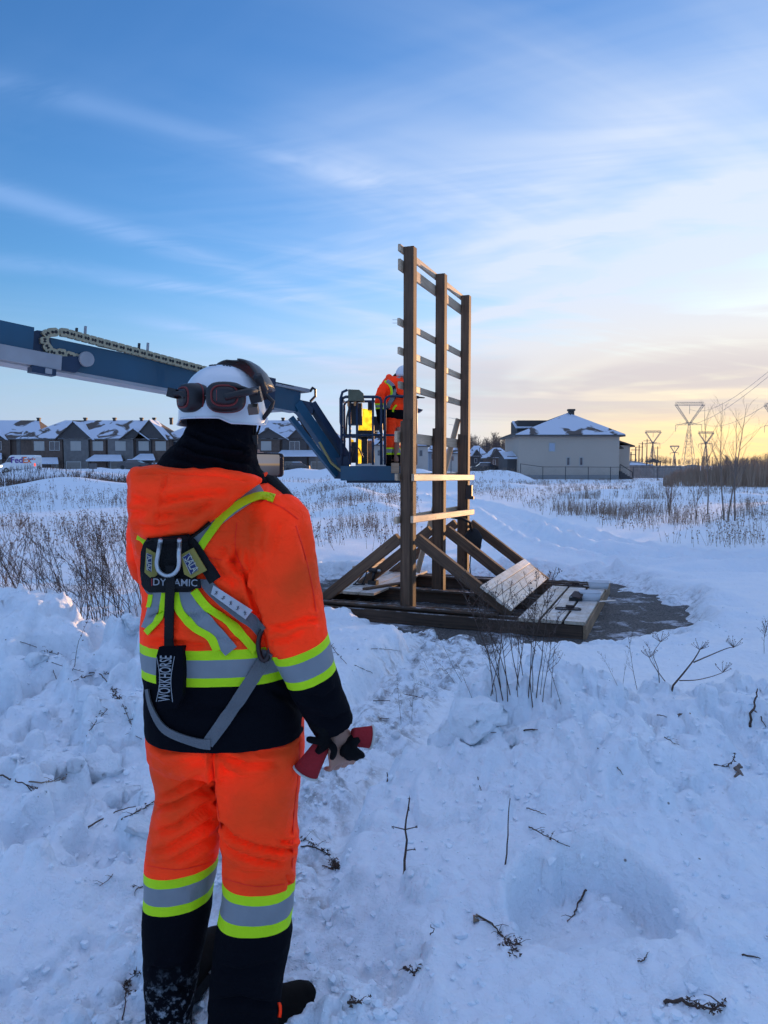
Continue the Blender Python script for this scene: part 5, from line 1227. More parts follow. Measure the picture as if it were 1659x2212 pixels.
rail('cable', [(X_(812, 12.1), D0-.03, Z_(935, 12.1)), (X_(818, 12.1), D0-.03, Z_(925, 12.1)), (X_(826, 12.1), D0-.03, Z_(945, 12.1)), (X_(818, 12.1), D0-.03, Z_(958, 12.1))], .012, M_black)
# tray hooked on the far end of the basket rail
mb = MB(); pv = [P(899, 881, 12.4), P(914, 885, 12.4), P(908, 889, 12.4), P(899, 889, 12.4)]; mb.prism(pv, (0, .4, 0)); mb.build('tool_tray', M_blue_d, bk)
# ================================================================ WORKERS
CAMV = Vector((0, 0, CAM_Z))
def cloth(name, col, rough=.75, bump=.25, bscale=160, var=.08): return mat(name, col, rough, var=var, vscale=14, bump=bump, bscale=bscale, spec=.2)
def fabric(name, col):
    """quilted shell cloth: fine weave plus soft irregular puckers; fluorescent dye returns more red than falls on it"""
    m = mat(name, col, .68, var=.07, vscale=5, spec=.15); nt = m.node_tree; N = nt.nodes; L = nt.links; b = N['Principled BSDF']; tc = N.new('ShaderNodeTexCoord')
    a = N.new('ShaderNodeTexNoise'); a.inputs['Scale'].default_value = 11; a.inputs['Detail'].default_value = 5; a.inputs['Distortion'].default_value = 1.6; a.inputs['Roughness'].default_value = .55
    mp = N.new('ShaderNodeMapping'); mp.inputs['Scale'].default_value = (1, 1, 1.7); mp.inputs['Rotation'].default_value = (0, .5, 0); L.new(tc.outputs['Object'], mp.inputs[0]); L.new(mp.outputs[0], a.inputs[0])
    w = N.new('ShaderNodeTexNoise'); w.inputs['Scale'].default_value = 240; w.inputs['Detail'].default_value = 2; L.new(tc.outputs['Object'], w.inputs[0])
    b1 = N.new('ShaderNodeBump'); b1.inputs['Strength'].default_value = .55; b1.inputs['Distance'].default_value = .02; L.new(a.outputs[0], b1.inputs['Height'])
    b2 = N.new('ShaderNodeBump'); b2.inputs['Strength'].default_value = .25; b2.inputs['Distance'].default_value = .002; L.new(w.outputs[0], b2.inputs['Height']); L.new(b1.outputs[0], b2.inputs['Normal']); L.new(b2.outputs[0], b.inputs['Normal'])
    return m
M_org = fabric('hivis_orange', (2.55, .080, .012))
M_lime = cloth('hivis_lime', (.62, .98, .012), .6)
M_refl = cloth('reflective_grey', (.27, .29, .31), .42, .12)
M_navy = mat('black_cloth', (.0045, .005, .008), .9, bump=.25, bscale=160, spec=.08)
M_knit = mat('black_knit', (.006, .006, .009), .95, bump=.6, bscale=90, spec=.08)
M_web = cloth('grey_webbing', (.17, .175, .185), .7, .4, 220)
M_webk = cloth('black_webbing', (.014, .014, .015), .75, .4, 220)
M_skin = mat('skin', (.42, .22, .15), .55, var=.1, vscale=20)
M_shell = mat('helmet_white', (.78, .80, .83), .28, coat=.3)
M_rubber = mat('boot_rubber', (.010, .010, .012), .75, spec=.1)
def superring(cx, cy, z, a, b, n=28, p=2.5, rot=0.0):
    r = []
    for k in range(n):
        t = 2*math.pi*k/n; c, s = math.cos(t), math.sin(t)
        x = a*math.copysign(abs(c)**(2/p), c); y = b*math.copysign(abs(s)**(2/p), s)
        r.append(Vector((cx+x*math.cos(rot)-y*math.sin(rot), cy+x*math.sin(rot)+y*math.cos(rot), z)))
    return r
def sil_rings(rows, d0, p=2.5):
    """rows: (v, uL, uR, half depth, depth offset) -> level rings that fill the photographed outline"""
    out = []
    for (v, ul, ur, b, dy) in rows:
        d = d0+dy; L_, R_ = P(ul, v, d), P(ur, v, d); out.append(superring((L_.x+R_.x)/2, d, L_.z, (R_.x-L_.x)/2, b, p=p))
    return out
def remesh(mb, voxel, smooth=6, name='tmp'):
    me = mb.mesh(name); bm = bmesh.new(); bm.from_mesh(me); bmesh.ops.recalc_face_normals(bm, faces=bm.faces); bm.to_mesh(me); bm.free()
    o = bpy.data.objects.new(name, me); COL.objects.link(o)
    m = o.modifiers.new('r', 'REMESH'); m.mode = 'VOXEL'; m.voxel_size = voxel; m.use_smooth_shade = True
    if smooth: s = o.modifiers.new('s', 'SMOOTH'); s.factor = .5; s.iterations = smooth
    dg = bpy.context.evaluated_depsgraph_get(); ev = o.evaluated_get(dg); out = bpy.data.meshes.new_from_object(ev); bpy.data.objects.remove(o); bpy.data.meshes.remove(me)
    out.name = name; return out
def arrs(me):
    n = len(me.vertices); co = np.empty(n*3); me.vertices.foreach_get('co', co); no = np.empty(n*3); me.vertices.foreach_get('normal', no); return co.reshape(-1, 3), no.reshape(-1, 3)
def proj(co):
    q = co-np.array([0, 0, CAM_Z]); f = np.array([0, math.cos(PITCH), -math.sin(PITCH)]); up = np.array([0, math.sin(PITCH), math.cos(PITCH)]); d = q@f
    return 829.5+F*q[:, 0]/d, 1106-F*(q@up)/d, d
def crumple(me, creases=(), amp=.004, scale=.10, seed=0, amp2=.0):
    """press folds into a garment: explicit creases plus soft wrinkling"""
    co, no = arrs(me); u, v, d = proj(co)
    view = np.array([0, 0, CAM_Z])-co; view /= np.linalg.norm(view, axis=1)[:, None]; facing = np.clip((no*view).sum(1)*1.6+.15, 0, 1)
    disp = amp*fbm(co[:, 0]+.6*co[:, 1], co[:, 2]*.8+.3*co[:, 1], scale, 3, seed)
    if amp2: disp += amp2*np.clip(fbm(co[:, 0]*1.0+.7*co[:, 1]+.35*co[:, 2], co[:, 2]*1.5-.5*co[:, 0], scale*.8, 2, seed+5, .5, True), -.2, 1)
    k = d.mean()/F
    for pts, dep, wid in creases:
        q, t = seg_dist(u, v, pts); n = len(pts)-1; end = sstep(t, 0, .35)*sstep(n-t, 0, .35)*.8+.2
        wid = wid*.72; disp += facing*end*dep*2.0*(-np.exp(-(q/wid)**2)+.60*np.exp(-((q-2.2*wid)/(1.3*wid))**2))
    me.vertices.foreach_set('co', (co+no*disp[:, None]).ravel()); me.update()
def bvh_of(*mes):
    vs, fs = [], []
    for me in mes:
        o = len(vs); vs += [v.co.copy() for v in me.vertices]; fs += [tuple(i+o for i in p.vertices) for p in me.polygons]
    return BVHTree.FromPolygons(vs, fs)
def cast(bvh, u, v):
    d = (P(u, v, 1.0)-CAMV).normalized(); h = bvh.ray_cast(CAMV, d)
    return (h[0], h[1]) if h[0] is not None else (None, None)
def split(me, planes, fn, parts, parent):
    """cut a garment along planes, then give each zone its own mesh"""
    bm = bmesh.new(); bm.from_mesh(me)
    for co, no in planes: bmesh.ops.bisect_plane(bm, geom=bm.verts[:]+bm.edges[:]+bm.faces[:], plane_co=co, plane_no=no, dist=1e-5)
    cls = {}
    for f in bm.faces: cls.setdefault(fn(f.calc_center_median()), []).append(f)
    out = {}
    for k, faces in cls.items():
        idx = {}; vs = []; fs = []
        for f in faces:
            r = []
            for vv in f.verts:
                if vv.index not in idx: idx[vv.index] = len(vs); vs.append(vv.co.copy())
                r.append(idx[vv.index])
            fs.append(r)
        m2 = bpy.data.meshes.new(parts[k][0]); m2.from_pydata(vs, [], fs); m2.polygons.foreach_set('use_smooth', [True]*len(fs)); m2.update()
        out[k] = mesh_obj(parts[k][0], m2, parts[k][1], parent)
    bm.free(); return out
def resample(pts, n):
    pts = [Vector((*p, 0)) if len(p) == 2 else Vector(p) for p in pts]; L_ = [0]
    for i in range(1, len(pts)): L_.append(L_[-1]+(pts[i].xy-pts[i-1].xy).length)
    out = []
    for k in range(n):
        s = L_[-1]*k/(n-1); i = max(j for j in range(len(L_)) if L_[j] <= s+1e-9); i = min(i, len(pts)-2); t = (s-L_[i])/max(L_[i+1]-L_[i], 1e-9)
        p0, p1, p2, p3 = pts[max(i-1, 0)], pts[i], pts[i+1], pts[min(i+2, len(pts)-1)]
        out.append(.5*((2*p1)+(p2-p0)*t+(2*p0-5*p1+4*p2-p3)*t*t+(3*p1-p0-3*p2+p3)*t*t*t))
    return out
def ribbon(name, pts, width, bvh, m, parent, off=.003, th=.002, n=26, nc=5, lift_=0.0):
    """a strap laid over a garment along a photographed line; pts (u,v) or (u,v,width)"""
    pts = [(*p, width) if len(p) == 2 else p for p in pts]; c = resample(pts, n); rows = []; last = None
    for i in range(n):
        t = (c[min(i+1, n-1)].xy-c[max(i-1, 0)].xy).normalized(); nn = Vector((-t.y, t.x)); row = []
        for k in range(nc):
            w = (k/(nc-1)-.5)*c[i].z; u, v = c[i].x+nn.x*w, c[i].y+nn.y*w; h, no = cast(bvh, u, v); row.append((u, v, h, no))
        rows.append(row)
    top = []; bot = []
    for row in rows:
        ok = [r for r in row if r[2] is not None]; rt = []; rb = []
        for (u, v, h, no) in row:
            if h is None:
                ref = min(ok, key=lambda r: abs(r[0]-u)+abs(r[1]-v)) if ok else last
                if ref is None: ref = (u, v, P(u, v, 2.0), Vector((0, -1, 0)))
                h = P(u, v, ref[2].y); no = ref[3]
            last = (u, v, h, no); vw = (CAMV-h).normalized(); dr = (no*.6+vw*.7).normalized()
            rt.append(h+dr*(off+th+lift_)); rb.append(h+dr*(off*.3))
        top.append(rt); bot.append(rb)
    for _ in range(2):       # relax so the strap spans hollows
        for i in range(1, n-1): top[i] = [(a+2*b+c_)/4 for a, b, c_ in zip(top[i-1], top[i], top[i+1])]
    mb = MB(); mb.rings([a+b[::-1] for a, b in zip(top, bot)]); o = mb.build(name, m, parent); o.data.polygons.foreach_set('use_smooth', [False]*len(o.data.polygons)); return o
def plate(name, poly, bvh, off, th, m, parent):
    """a flat stiff patch standing off a garment"""
    mu, mv = sum(p[0] for p in poly)/len(poly), sum(p[1] for p in poly)/len(poly); h = [cast(bvh, u, v) for u, v in poly]+[cast(bvh, mu+(u-mu)*f, mv+(v-mv)*f) for u, v in poly for f in (.35, .7)]; ok = [a for a in h if a[0] is not None]; no = sum((a[1] for a in ok), Vector()).normalized(); no = (no+(CAMV-ok[0][0]).normalized()).normalized()
    ctr = sum((a[0] for a in ok), Vector())/len(ok); top = max((a[0]-ctr).dot(no) for a in ok); pts = []
    for u, v in poly:
        d = (P(u, v, 1.0)-CAMV).normalized(); t = (ctr+no*(top+off-CAMV.dot(Vector((0, 0, 0))))-CAMV).dot(no)/d.dot(no); pts.append(CAMV+d*t)
    mb = MB(); mb.prism(pts, -no*th); o = mb.build(name, m, parent); return o, pts, no
def text_on(s, a, b, h_px_pts, no, m, parent, name='lettering', squash=1.0, lift_=.0012):
    """lettering whose base line runs a->b on a surface with normal no; height from base line to cap is given as a vector length"""
    cu = bpy.data.curves.new(name, 'FONT'); cu.body = s; cu.size = 1; cu.extrude = .0; cu.resolution_u = 3; cu.offset = .008
    o = bpy.data.objects.new(name, cu); me = bpy.data.meshes.new_from_object(o); bpy.data.objects.remove(o)
    xs = [v.co.x for v in me.vertices]; x0, x1 = min(xs), max(xs); ys = [v.co.y for v in me.vertices]; y0, y1 = min(ys), max(ys)
    X = b-a; Y = no.cross(X).normalized()*h_px_pts
    for v in me.vertices: v.co = a+X*((v.co.x-x0)/(x1-x0))+Y*((v.co.y-y0)/(y1-y0))+no*lift_
    return mesh_obj(name, me, m, parent)
def z1(x, y): return ((x/2.37+380)/1.507, (y/2.37+1130)/1.507)
def z2(x, y): return ((x/1.885+400)/1.507, (y/1.885+1680)/1.507)
def z3(x, y): return ((x/1.885+400)/1.507, (y/1.885+2350)/1.507)
D0W = 2.07
def worker_near():
    root = empty('person', (-.46, 2.08, gz(-.46, 2.08)), R(-20), 'worker in orange high visibility suit and white helmet seen from behind', 'person')
    # ---- jacket
    torso = [(1030, 405, 552, .09, .02), (1052, 352, 600, .13, .01), (1075, 308, 628, .150, 0), (1105, 288, 640, .165, 0), (1150, 292, 640, .175, 0), (1210, 304, 628, .178, 0), (1280, 318, 618, .176, 0), (1350, 314, 622, .176, 0), (1410, 314, 632, .180, 0), (1470, 319, 645, .183, 0), (1530, 320, 655, .184, 0), (1577, 324, 657, .178, 0)]
    tr = sil_rings(torso, D0W); mb = MB(); mb.rings(tr)
    armR = [((588, 1100, 1.99), .074), ((602, 1130, 1.97), .086), ((614, 1210, 1.95), .086), ((628, 1300, 1.935), .084), ((646, 1385, 1.93), .079), ((672, 1455, 1.94), .072), ((698, 1515, 1.96), .064), ((722, 1568, 1.98), .0575)]
    armR = [(P(*a), r) for a, r in armR]
    armL = [((345, 1095, 2.10), .072), ((336, 1140, 2.14), .082), ((336, 1225, 2.26), .074), ((372, 1215, 2.40), .066), ((440, 1130, 2.50), .058), ((500, 1050, 2.54), .050)]
    armL = [(P(*a), r) for a, r in armL]
    for arm in (armR, armL):
        c = resample3(arm, 16); mb.tube([a for a, r in c], [r for a, r in c], 20)
    jk = remesh(mb, .0072, 8, 'jacket')
    # hollow cuff look: keep surface, fold it
    cr = [([z2(700, 180), z2(690, 290), z2(760, 370), z2(775, 460)], .010, 9), ([z2(690, 250), z2(640, 300), z2(740, 360)], .006, 8), ([z2(760, 370), z2(800, 520), z2(850, 640)], .008, 8), ([z2(880, 720), z2(920, 800), z2(945, 880)], .008, 7),
          ([z2(900, 690), z2(1000, 680), z2(1120, 640), z2(1215, 640)], .007, 9), ([z2(880, 760), z2(1000, 760), z2(1130, 690)], .005, 8), ([z2(860, 60), z2(840, 160), z2(850, 260)], .005, 12), ([z2(960, 20), z2(920, 120), z2(900, 260)], .006, 14), ([z2(1080, 20), z2(1110, 160), z2(1150, 300)], .004, 12),
          ([z2(560, 280), z2(620, 360), z2(720, 420)], .005, 10), ([z2(590, 200), z2(650, 230), z2(700, 330)], .006, 9), ([z2(560, 560), z2(640, 620), z2(760, 690)], .006, 10), ([z2(380, 620), z2(470, 610), z2(560, 575)], .007, 7), ([z2(560, 740), z2(660, 760), z2(740, 740)], .004, 6), ([z2(150, 760), z2(250, 770), z2(380, 790), z2(520, 800)], .006, 9),
          ([z2(160, 620), z2(210, 600), z2(260, 590)], .006, 6), ([z2(900, 1060), z2(1010, 1120), z2(1080, 1190)], .004, 9), ([z2(1130, 1100), z2(1230, 1130), z2(1330, 1060)], .004, 10), ([z2(1180, 1230), z2(1290, 1260), z2(1400, 1200)], .004, 9), ([z2(380, 1180), z2(600, 1200), z2(850, 1150)], .004, 14),
          ([z1(110, 1500), z1(150, 1650), z1(190, 1800)], .007, 9), ([z1(190, 1560), z1(170, 1700)], .006, 8)]
    crumple(jk, cr, .0045, .11, 301, .0022)
    bv = bvh_of(jk)
    zt = [cast(bv, 470, v)[0].z for v in (1405, 1426, 1465, 1484)]
    # arm bands measured along the fore arm axis
    a0, a1 = P(646, 1385, 1.93), P(698, 1515, 1.96); ad = (a1-a0).normalized()
    hit = cast(bv, 655, 1410)[0]; s0 = (hit-a0).dot(ad); sb = [s0, s0+.023, s0+.073, s0+.096]
    ta = np.array([[r[0].x, r[0].y, r[0].z] for r in []]) if False else None
    zs = [r[0].z for r in tr]; cxs = [sum(p.x for p in r)/len(r) for r in tr]; aas = [(max(p.x for p in r)-min(p.x for p in r))/2 for r in tr]
    zs_r, cx_r, aa_r = zs[::-1], cxs[::-1], aas[::-1]
    armpts = resample3(armR, 40)
    def zone(c):
        dmin = min(((c-a).length/r for a, r in armpts)); cx = np.interp(c.z, zs_r, cx_r); aa = np.interp(c.z, zs_r, aa_r); f = math.sqrt(((c.x-cx)/aa)**2+((c.y-D0W)/.18)**2)
        dl = min(((c-a).length/r for a, r in armL[2:]))
        if dl < 1.15 and c.y > 2.27: return 'o'
        if dmin < f and c.x > cx:
            s = (c-a0).dot(ad); return 'o' if s < sb[0] else 'l' if s < sb[1] else 'g' if s < sb[2] else 'm' if s < sb[3] else 'k'
        return 'o' if c.z > zt[0] else 'l' if c.z > zt[1] else 'g' if c.z > zt[2] else 'm' if c.z > zt[3] else 'k'
    planes = [((0, 0, z), (0, 0, 1)) for z in zt]+[(a0+ad*s, ad) for s in sb]
    jo = split(jk, planes, zone, {'o': ('jacket', M_org), 'l': ('lime_band', M_lime), 'm': ('lime_band', M_lime), 'g': ('reflective_band', M_refl), 'k': ('jacket_hem', M_navy)}, root)
    jacket = jo['o']
    # ---- trousers
    mb = MB()
    mb.rings(sil_rings([(1535, 326, 654, .150, 0), (1590, 323, 657, .160, 0), (1625, 326, 656, .155, 0), (1650, 345, 640, .12, 0)], D0W))
    LL = [(1600, 326, 476, .115, .03), (1650, 331, 472, .115, .035), (1700, 342, 472, .110, .04), (1750, 333, 475, .112, .045), (1800, 326, 477, .110, .045), (1845, 320, 471, .105, .04), (1895, 316, 462, .100, .035), (1960, 313, 455, .094, .03), (2040, 314, 440, .085, .02), (2122, 315, 424, .076, .02), (2190, 319, 414, .070, .02), (2225, 320, 412, .068, .02)]
    RR = [(1600, 462, 658, .120, -.03), (1665, 466, 653, .118, -.03), (1718, 474, 645, .114, -.03), (1770, 479, 640, .112, -.03), (1820, 482, 646, .112, -.03), (1876, 484, 640, .108, -.035), (1930, 482, 635, .102, -.04), (1985, 474, 631, .098, -.045), (2020, 468, 630, .095, -.05), (2075, 460, 619, .092, -.05), (2158, 452, 607, .088, -.05), (2225, 450, 600, .085, -.05)]
    mb.rings(sil_rings(LL, D0W, 2.3)); mb.rings(sil_rings(RR, D0W, 2.3))
    tz = remesh(mb, .0072, 7, 'trousers')
    cr = [([z3(600, 600), z3(680, 700), z3(800, 760), z3(960, 790), z3(1070, 770)], .011, 7), ([z3(610, 700), z3(700, 800), z3(850, 850), z3(1000, 870)], .008, 8), ([z3(960, 735), z3(1020, 740), z3(1080, 700)], .010, 6), ([z3(560, 170), z3(640, 220), z3(760, 270), z3(960, 260)], .008, 9), ([z3(560, 190), z3(620, 290), z3(700, 330)], .006, 9), ([z3(940, 130), z3(1020, 110), z3(1090, 60)], .006, 8), ([z3(640, 900), z3(760, 930), z3(880, 920)], .004, 10), ([z3(1000, 930), z3(1020, 980), z3(1010, 1040)], .006, 6),
          ([z3(548, 140), z3(550, 300), z3(575, 520), z3(600, 640)], .012, 6), ([z3(180, 120), z3(260, 180), z3(380, 160)], .006, 8), ([z3(220, 470), z3(330, 420), z3(470, 330)], .007, 8), ([z3(190, 540), z3(320, 500), z3(470, 420), z3(560, 400)], .009, 9), ([z3(200, 680), z3(330, 640), z3(480, 540), z3(560, 480)], .008, 9), ([z3(170, 800), z3(280, 780), z3(420, 690), z3(580, 560)], .007, 9), ([z3(300, 860), z3(420, 800), z3(560, 700)], .006, 9), ([z3(240, 300), z3(380, 260), z3(520, 240)], .004, 12),
          ([z3(160, 1500), z3(260, 1540), z3(420, 1500)], .006, 9), ([z3(170, 1640), z3(280, 1620), z3(400, 1640)], .008, 7), ([z3(560, 1500), z3(720, 1540), z3(960, 1480)], .004, 12), ([z3(560, 1720), z3(720, 1700), z3(940, 1740)], .005, 10)]
    crumple(tz, cr, .0055, .12, 401, .0028)
    bt = bvh_of(tz)
    zl = [cast(bt, 388, v)[0] for v in (1897, 1917, 1955, 1976)]; zr = [cast(bt, 555, v)[0] for v in (1936, 1958, 2001, 2026)]
    nl, nr = Vector((-.10, 0, 1)).normalized(), Vector((.02, 0, 1)).normalized(); xm = P(472, 1900, 2.05).x
    def zone2(c):
        q, nn = (zl, nl) if c.x < xm else (zr, nr)
        if (c-q[0]).dot(nn) > 0: return 'o'
        if (c-q[1]).dot(nn) > 0: return 'l'
        if (c-q[2]).dot(nn) > 0: return 'g'
        return 'm' if (c-q[3]).dot(nn) > 0 else 'k'
    split(tz, [(q, nl) for q in zl]+[(q, nr) for q in zr], zone2, {'o': ('trousers', M_org), 'l': ('lime_band', M_lime), 'm': ('lime_band', M_lime), 'g': ('reflective_band', M_refl), 'k': ('trouser_cuff', M_snowycuff)}, root)
    # ---- boots
    def boot(heel, toe, z, w, nm='boot'):
        ax = (toe-heel); ln = ax.length; ax.normalize(); sd = Vector((ax.y, -ax.x, 0)); rg = []
        for f, ww, h in ((-.02, .55, .10), (.04, .85, .16), (.25, .92, .17), (.45, .92, .12), (.65, 1.05, .095), (.85, .98, .08), (.96, .72, .065), (1.0, .4, .05)):
            c = heel+ax*ln*f; rg.append([c+sd*(w/2*ww*math.cos(a))*(1 if math.sin(a) > 0 else 1.04)+Vector((0, 0, z+.02+max(0, math.sin(a))**.8*h)) for a in [2*math.pi*k/14 for k in range(14)]])
        mb = MB(); mb.rings(rg); o = mb.build('boot', mat('boot_leather', (.009, .007, .006), .75, var=.5, vscale=12, spec=.06), root, True)
        rg = []
        for f, ww in ((-.04, .6), (.05, .98), (.25, 1.02), (.45, .98), (.68, 1.16), (.88, 1.08), (1.0, .72), (1.03, .35)):
            c = heel+ax*ln*f; rg.append([c+sd*(w/2*ww*x)+Vector((0, 0, z+zz)) for x, zz in ((-1, -.01), (1, -.01), (1, .032), (-1, .032))])
        mb = MB(); mb.rings(rg); mb.build('sole', M_rubber, o)
        mb = MB(); rg = [[c_+Vector((0, 0, .002)) for c_ in r] for r in []]
        e = [heel+ax*ln*f+sd*(w/2*ww)+Vector((0, 0, z+.034)) for f, ww in ((.05, -1.0), (.45, -1.0), (.68, -1.18), (.88, -1.1), (1.02, -.6), (1.04, 0), (1.02, .6), (.88, 1.1), (.68, 1.18), (.45, 1.0))]
        mb = MB(); mb.tube(e, .004, 5); mb.build('welt', mat('welt_grey', (.30, .30, .29), .6), o, True)
    zf = gz(-.30, 2.06); boot(Vector((-.405, 1.98, 0)), Vector((-.215, 2.15, 0)), zf, .112); zf = gz(-.6, 2.25); boot(Vector((-.64, 2.10, 0)), Vector((-.545, 2.38, 0)), zf, .112)
    # zip pull at the right trouser hem
    ribbon('zip_pull', [z3(955, 1720), z3(962, 1760), z3(955, 1810)], 5, bt, M_org, root, .004, .003, 6, 3)
    # ---- body: one continuous figure under the clothes (head, neck, arms, hands, legs)
    hc = P(488, 893, D0W+.02); mb = MB(); yaw = R(-18)
    def ell(c, rx, ry, rz, n=14, rot=0):
        rg = []
        for i in range(1, n): 
            t = math.pi*i/n; rg.append(superring(c.x, c.y, c.z+rz*math.cos(t), rx*math.sin(t), ry*math.sin(t), 18, 2, rot))
        mb.rings(rg)
    ell(hc+Vector((0, 0, .01)), .075, .095, .125, 14, yaw); fw = Vector((math.sin(R(18)), math.cos(R(18)), 0)); rt = Vector((fw.y, -fw.x, 0))
    mb.tube([hc+fw*.085+Vector((0, 0, .0)), hc+fw*.112+Vector((0, 0, -.03)), hc+fw*.09+Vector((0, 0, -.045))], [.012, .016, .012], 8)      # nose
    mb.tube([hc+fw*.07+Vector((0, 0, -.09)), hc+fw*.085+Vector((0, 0, -.115))], [.03, .022], 8)                                            # chin
    for sg in (-1, 1): mb.tube([hc+rt*sg*.070+Vector((0, 0, .015)), hc+rt*sg*.084+Vector((0, 0, 0)), hc+rt*sg*.078+Vector((0, 0, -.03))], [.010, .016, .008], 7)   # ears
    nb_ = P(480, 1045, D0W+.01); mb.tube([hc-Vector((0, 0, .07)), nb_, P(475, 1120, D0W)], [.058, .062, .09], 14)
    mb.rings([superring(sum(p.x for p in r)/len(r), D0W, r[0].z, (max(p.x for p in r)-min(p.x for p in r))*.36, .11) for r in tr[2:]])
    wrist = P(722, 1568, 1.98)
    for arm, k in ((armR, .5), (armL, .5)):
        c = resample3(arm, 12); mb.tube([a for a, r in c], [max(.028, r*k) for a, r in c], 12)
    for LG in (LL, RR):
        rr = sil_rings(LG, D0W); mb.rings([[(p-sum(r, Vector())/len(r))*.55+sum(r, Vector())/len(r) for p in r] for r in rr])
    def hand(w, dr, out, spread, curl, sg=1):
        """palm, four fingers of unequal length curling towards `curl`, thumb from the side of the palm"""
        dr, out = dr.normalized(), out.normalized(); sd = dr.cross(out).normalized()
        k0 = w+dr*.088
        mb.rings([[w+dr*t+sd*(a*wd)+out*(b*th) for a, b in ((-1, -.6), (-.6, -1), (.6, -1), (1, -.6), (1, .6), (.6, 1), (-.6, 1), (-1, .6))] for t, wd, th in ((-.03, .024, .020), (.0, .027, .021), (.045, .038, .019), (.088, .041, .016))])
        for i, (o, ln) in enumerate(((-.0345, .072), (-.0115, .082), (.0115, .078), (.0345, .062))):
            p = k0+sd*o; pts = [p-dr*.012, p]; q = p.copy(); d = dr.copy()
            for j, (fl, an) in enumerate(((.45, curl), (.32, curl*1.2), (.23, curl*.9))):
                d = (d*math.cos(an)-out*math.sin(an)).normalized(); q = q+d*ln*fl; pts.append(q.copy()); 
            mb.tube(pts, [.0095, .0090, .0084, .0078, .0062], 8)
        p = w+dr*.022-sd*.030*sg; pts = [w+dr*.01-sd*.012*sg, p-out*.006, p+dr*.032-sd*.014*sg-out*.020, p+dr*.052-sd*.004*sg-out*.036]; mb.tube(pts, [.014, .0125, .0105, .0085], 8)
    hand(P(728, 1574, 1.975), P(742, 1640, 1.96)-P(728, 1574, 1.975), Vector((.45, -.85, .2)), 0, 1.05)
    hand(P(505, 1042, 2.54), Vector((.5, .1, 1)), Vector((-.3, -.6, .2)), 0, .6, -1)
    bd = remesh(mb, .0052, 1, 'body'); mesh_obj('body', bd, M_skin, root)
    # ---- neck warmer
    mb = MB(); mb.rings(sil_rings([(893, 412, 548, .095, .01), (922, 406, 552, .100, .01), (943, 400, 551, .106, .01), (960, 384, 551, .114, .0), (980, 362, 551, .124, -.005), (1004, 345, 556, .134, -.01), (1048, 340, 580, .14, -.01)], D0W, 2.2))
    nk = remesh(mb, .008, 3, 'neck_warmer')
    crumple(nk, [([z1(560, 660), z1(700, 740), z1(900, 790), z1(1040, 840)], .008, 6), ([z1(470, 730), z1(640, 820), z1(880, 870), z1(1040, 900)], .009, 7), ([z1(400, 830), z1(600, 890), z1(850, 930)], .007, 7), ([z1(700, 660), z1(860, 740), z1(1010, 850)], .006, 6)], .006, .06, 501, .005); mesh_obj('neck_warmer', nk, M_knit, root)
    # ---- hood lying on the back
    hp = [z1(x, y) for x, y in ((92, 985), (118, 955), (200, 938), (320, 934), (450, 938), (600, 943), (800, 962), (950, 986), (1106, 1006), (1116, 1030), (1085, 1066), (1000, 1130), (850, 1240), (700, 1340), (600, 1410), (500, 1468), (400, 1482), (300, 1472), (220, 1452), (150, 1430), (104, 1390), (78, 1300), (70, 1200), (75, 1090))]
    def pillow(poly, d, front, back, rad, step=6.0, tilt=None):
        us = [p[0] for p in poly]; vs = [p[1] for p in poly]; U, V = np.meshgrid(np.arange(min(us)-step, max(us)+step*2, step), np.arange(min(vs)-step, max(vs)+step*2, step))
        sd = -poly_sd(U, V, poly); mb = MB(); f = np.sqrt(np.clip(1-(1-np.clip(sd/rad, 0, 1))**2, 0, 1)); idx = {}
        ny, nx = U.shape
        for s in (0, 1):
            for j in range(ny):
                for i in range(nx):
                    if sd[j, i] > -step*.2:
                        dd = d(U[j, i], V[j, i])+(-front(U[j, i], V[j, i]) if s == 0 else back)*f[j, i]; idx[(s, j, i)] = len(mb.v); mb.v.append(tuple(P(U[j, i], V[j, i], dd)))
        for s in (0, 1):
            for j in range(ny-1):
                for i in range(nx-1):
                    k = [(s, j, i), (s, j, i+1), (s, j+1, i+1), (s, j+1, i)]
                    if all(q in idx for q in k): mb.f.append(tuple(idx[q] for q in (k if s == 0 else k[::-1]))); mb.m.append(0)
        # rim
        for j in range(ny-1):
            for i in range(nx):
                pass
        return mb, idx
    def hood():
        # rings across the hood from its left end to the pointed right end
        mb = MB(); rg = []
        top = [(277, 1026), (285, 1012), (330, 1007), (400, 1010), (460, 1013), (510, 1019), (545, 1026), (564, 1033)]
        bot = [(277, 1105), (283, 1148), (318, 1166), (364, 1172), (420, 1158), (478, 1112), (530, 1066), (564, 1040)]
        for k, (t, b) in enumerate(zip(top, bot)):
            f = k/7; dm = 1.905+.03*abs(f-.4)+.10*max(0, f-.75)+.14*max(0, .15-f)*2; hb = .055*(1-.55*f)*(1 if k else .6); hf = .085*(math.sin(math.pi*min(1, .12+.80*f))**.7)
            ctr_v = (t[1]+b[1])/2; hv = (b[1]-t[1])/2; r = []
            for q in range(22):
                a = 2*math.pi*q/22; cv, sv = math.cos(a), math.sin(a); vv = ctr_v-hv*math.copysign(abs(cv)**.85, cv); uu = (t[0]+b[0])/2+(t[0]-b[0])/2*cv
                bul = (-hf*(1.0 if cv < .3 else 1.0-.25*(cv-.3))) if sv > 0 else hb
                r.append(P(uu, vv, dm+bul*abs(sv)**.9))
            rg.append(r)
        mb.rings(rg); me = remesh(mb, .0075, 4, 'hood')
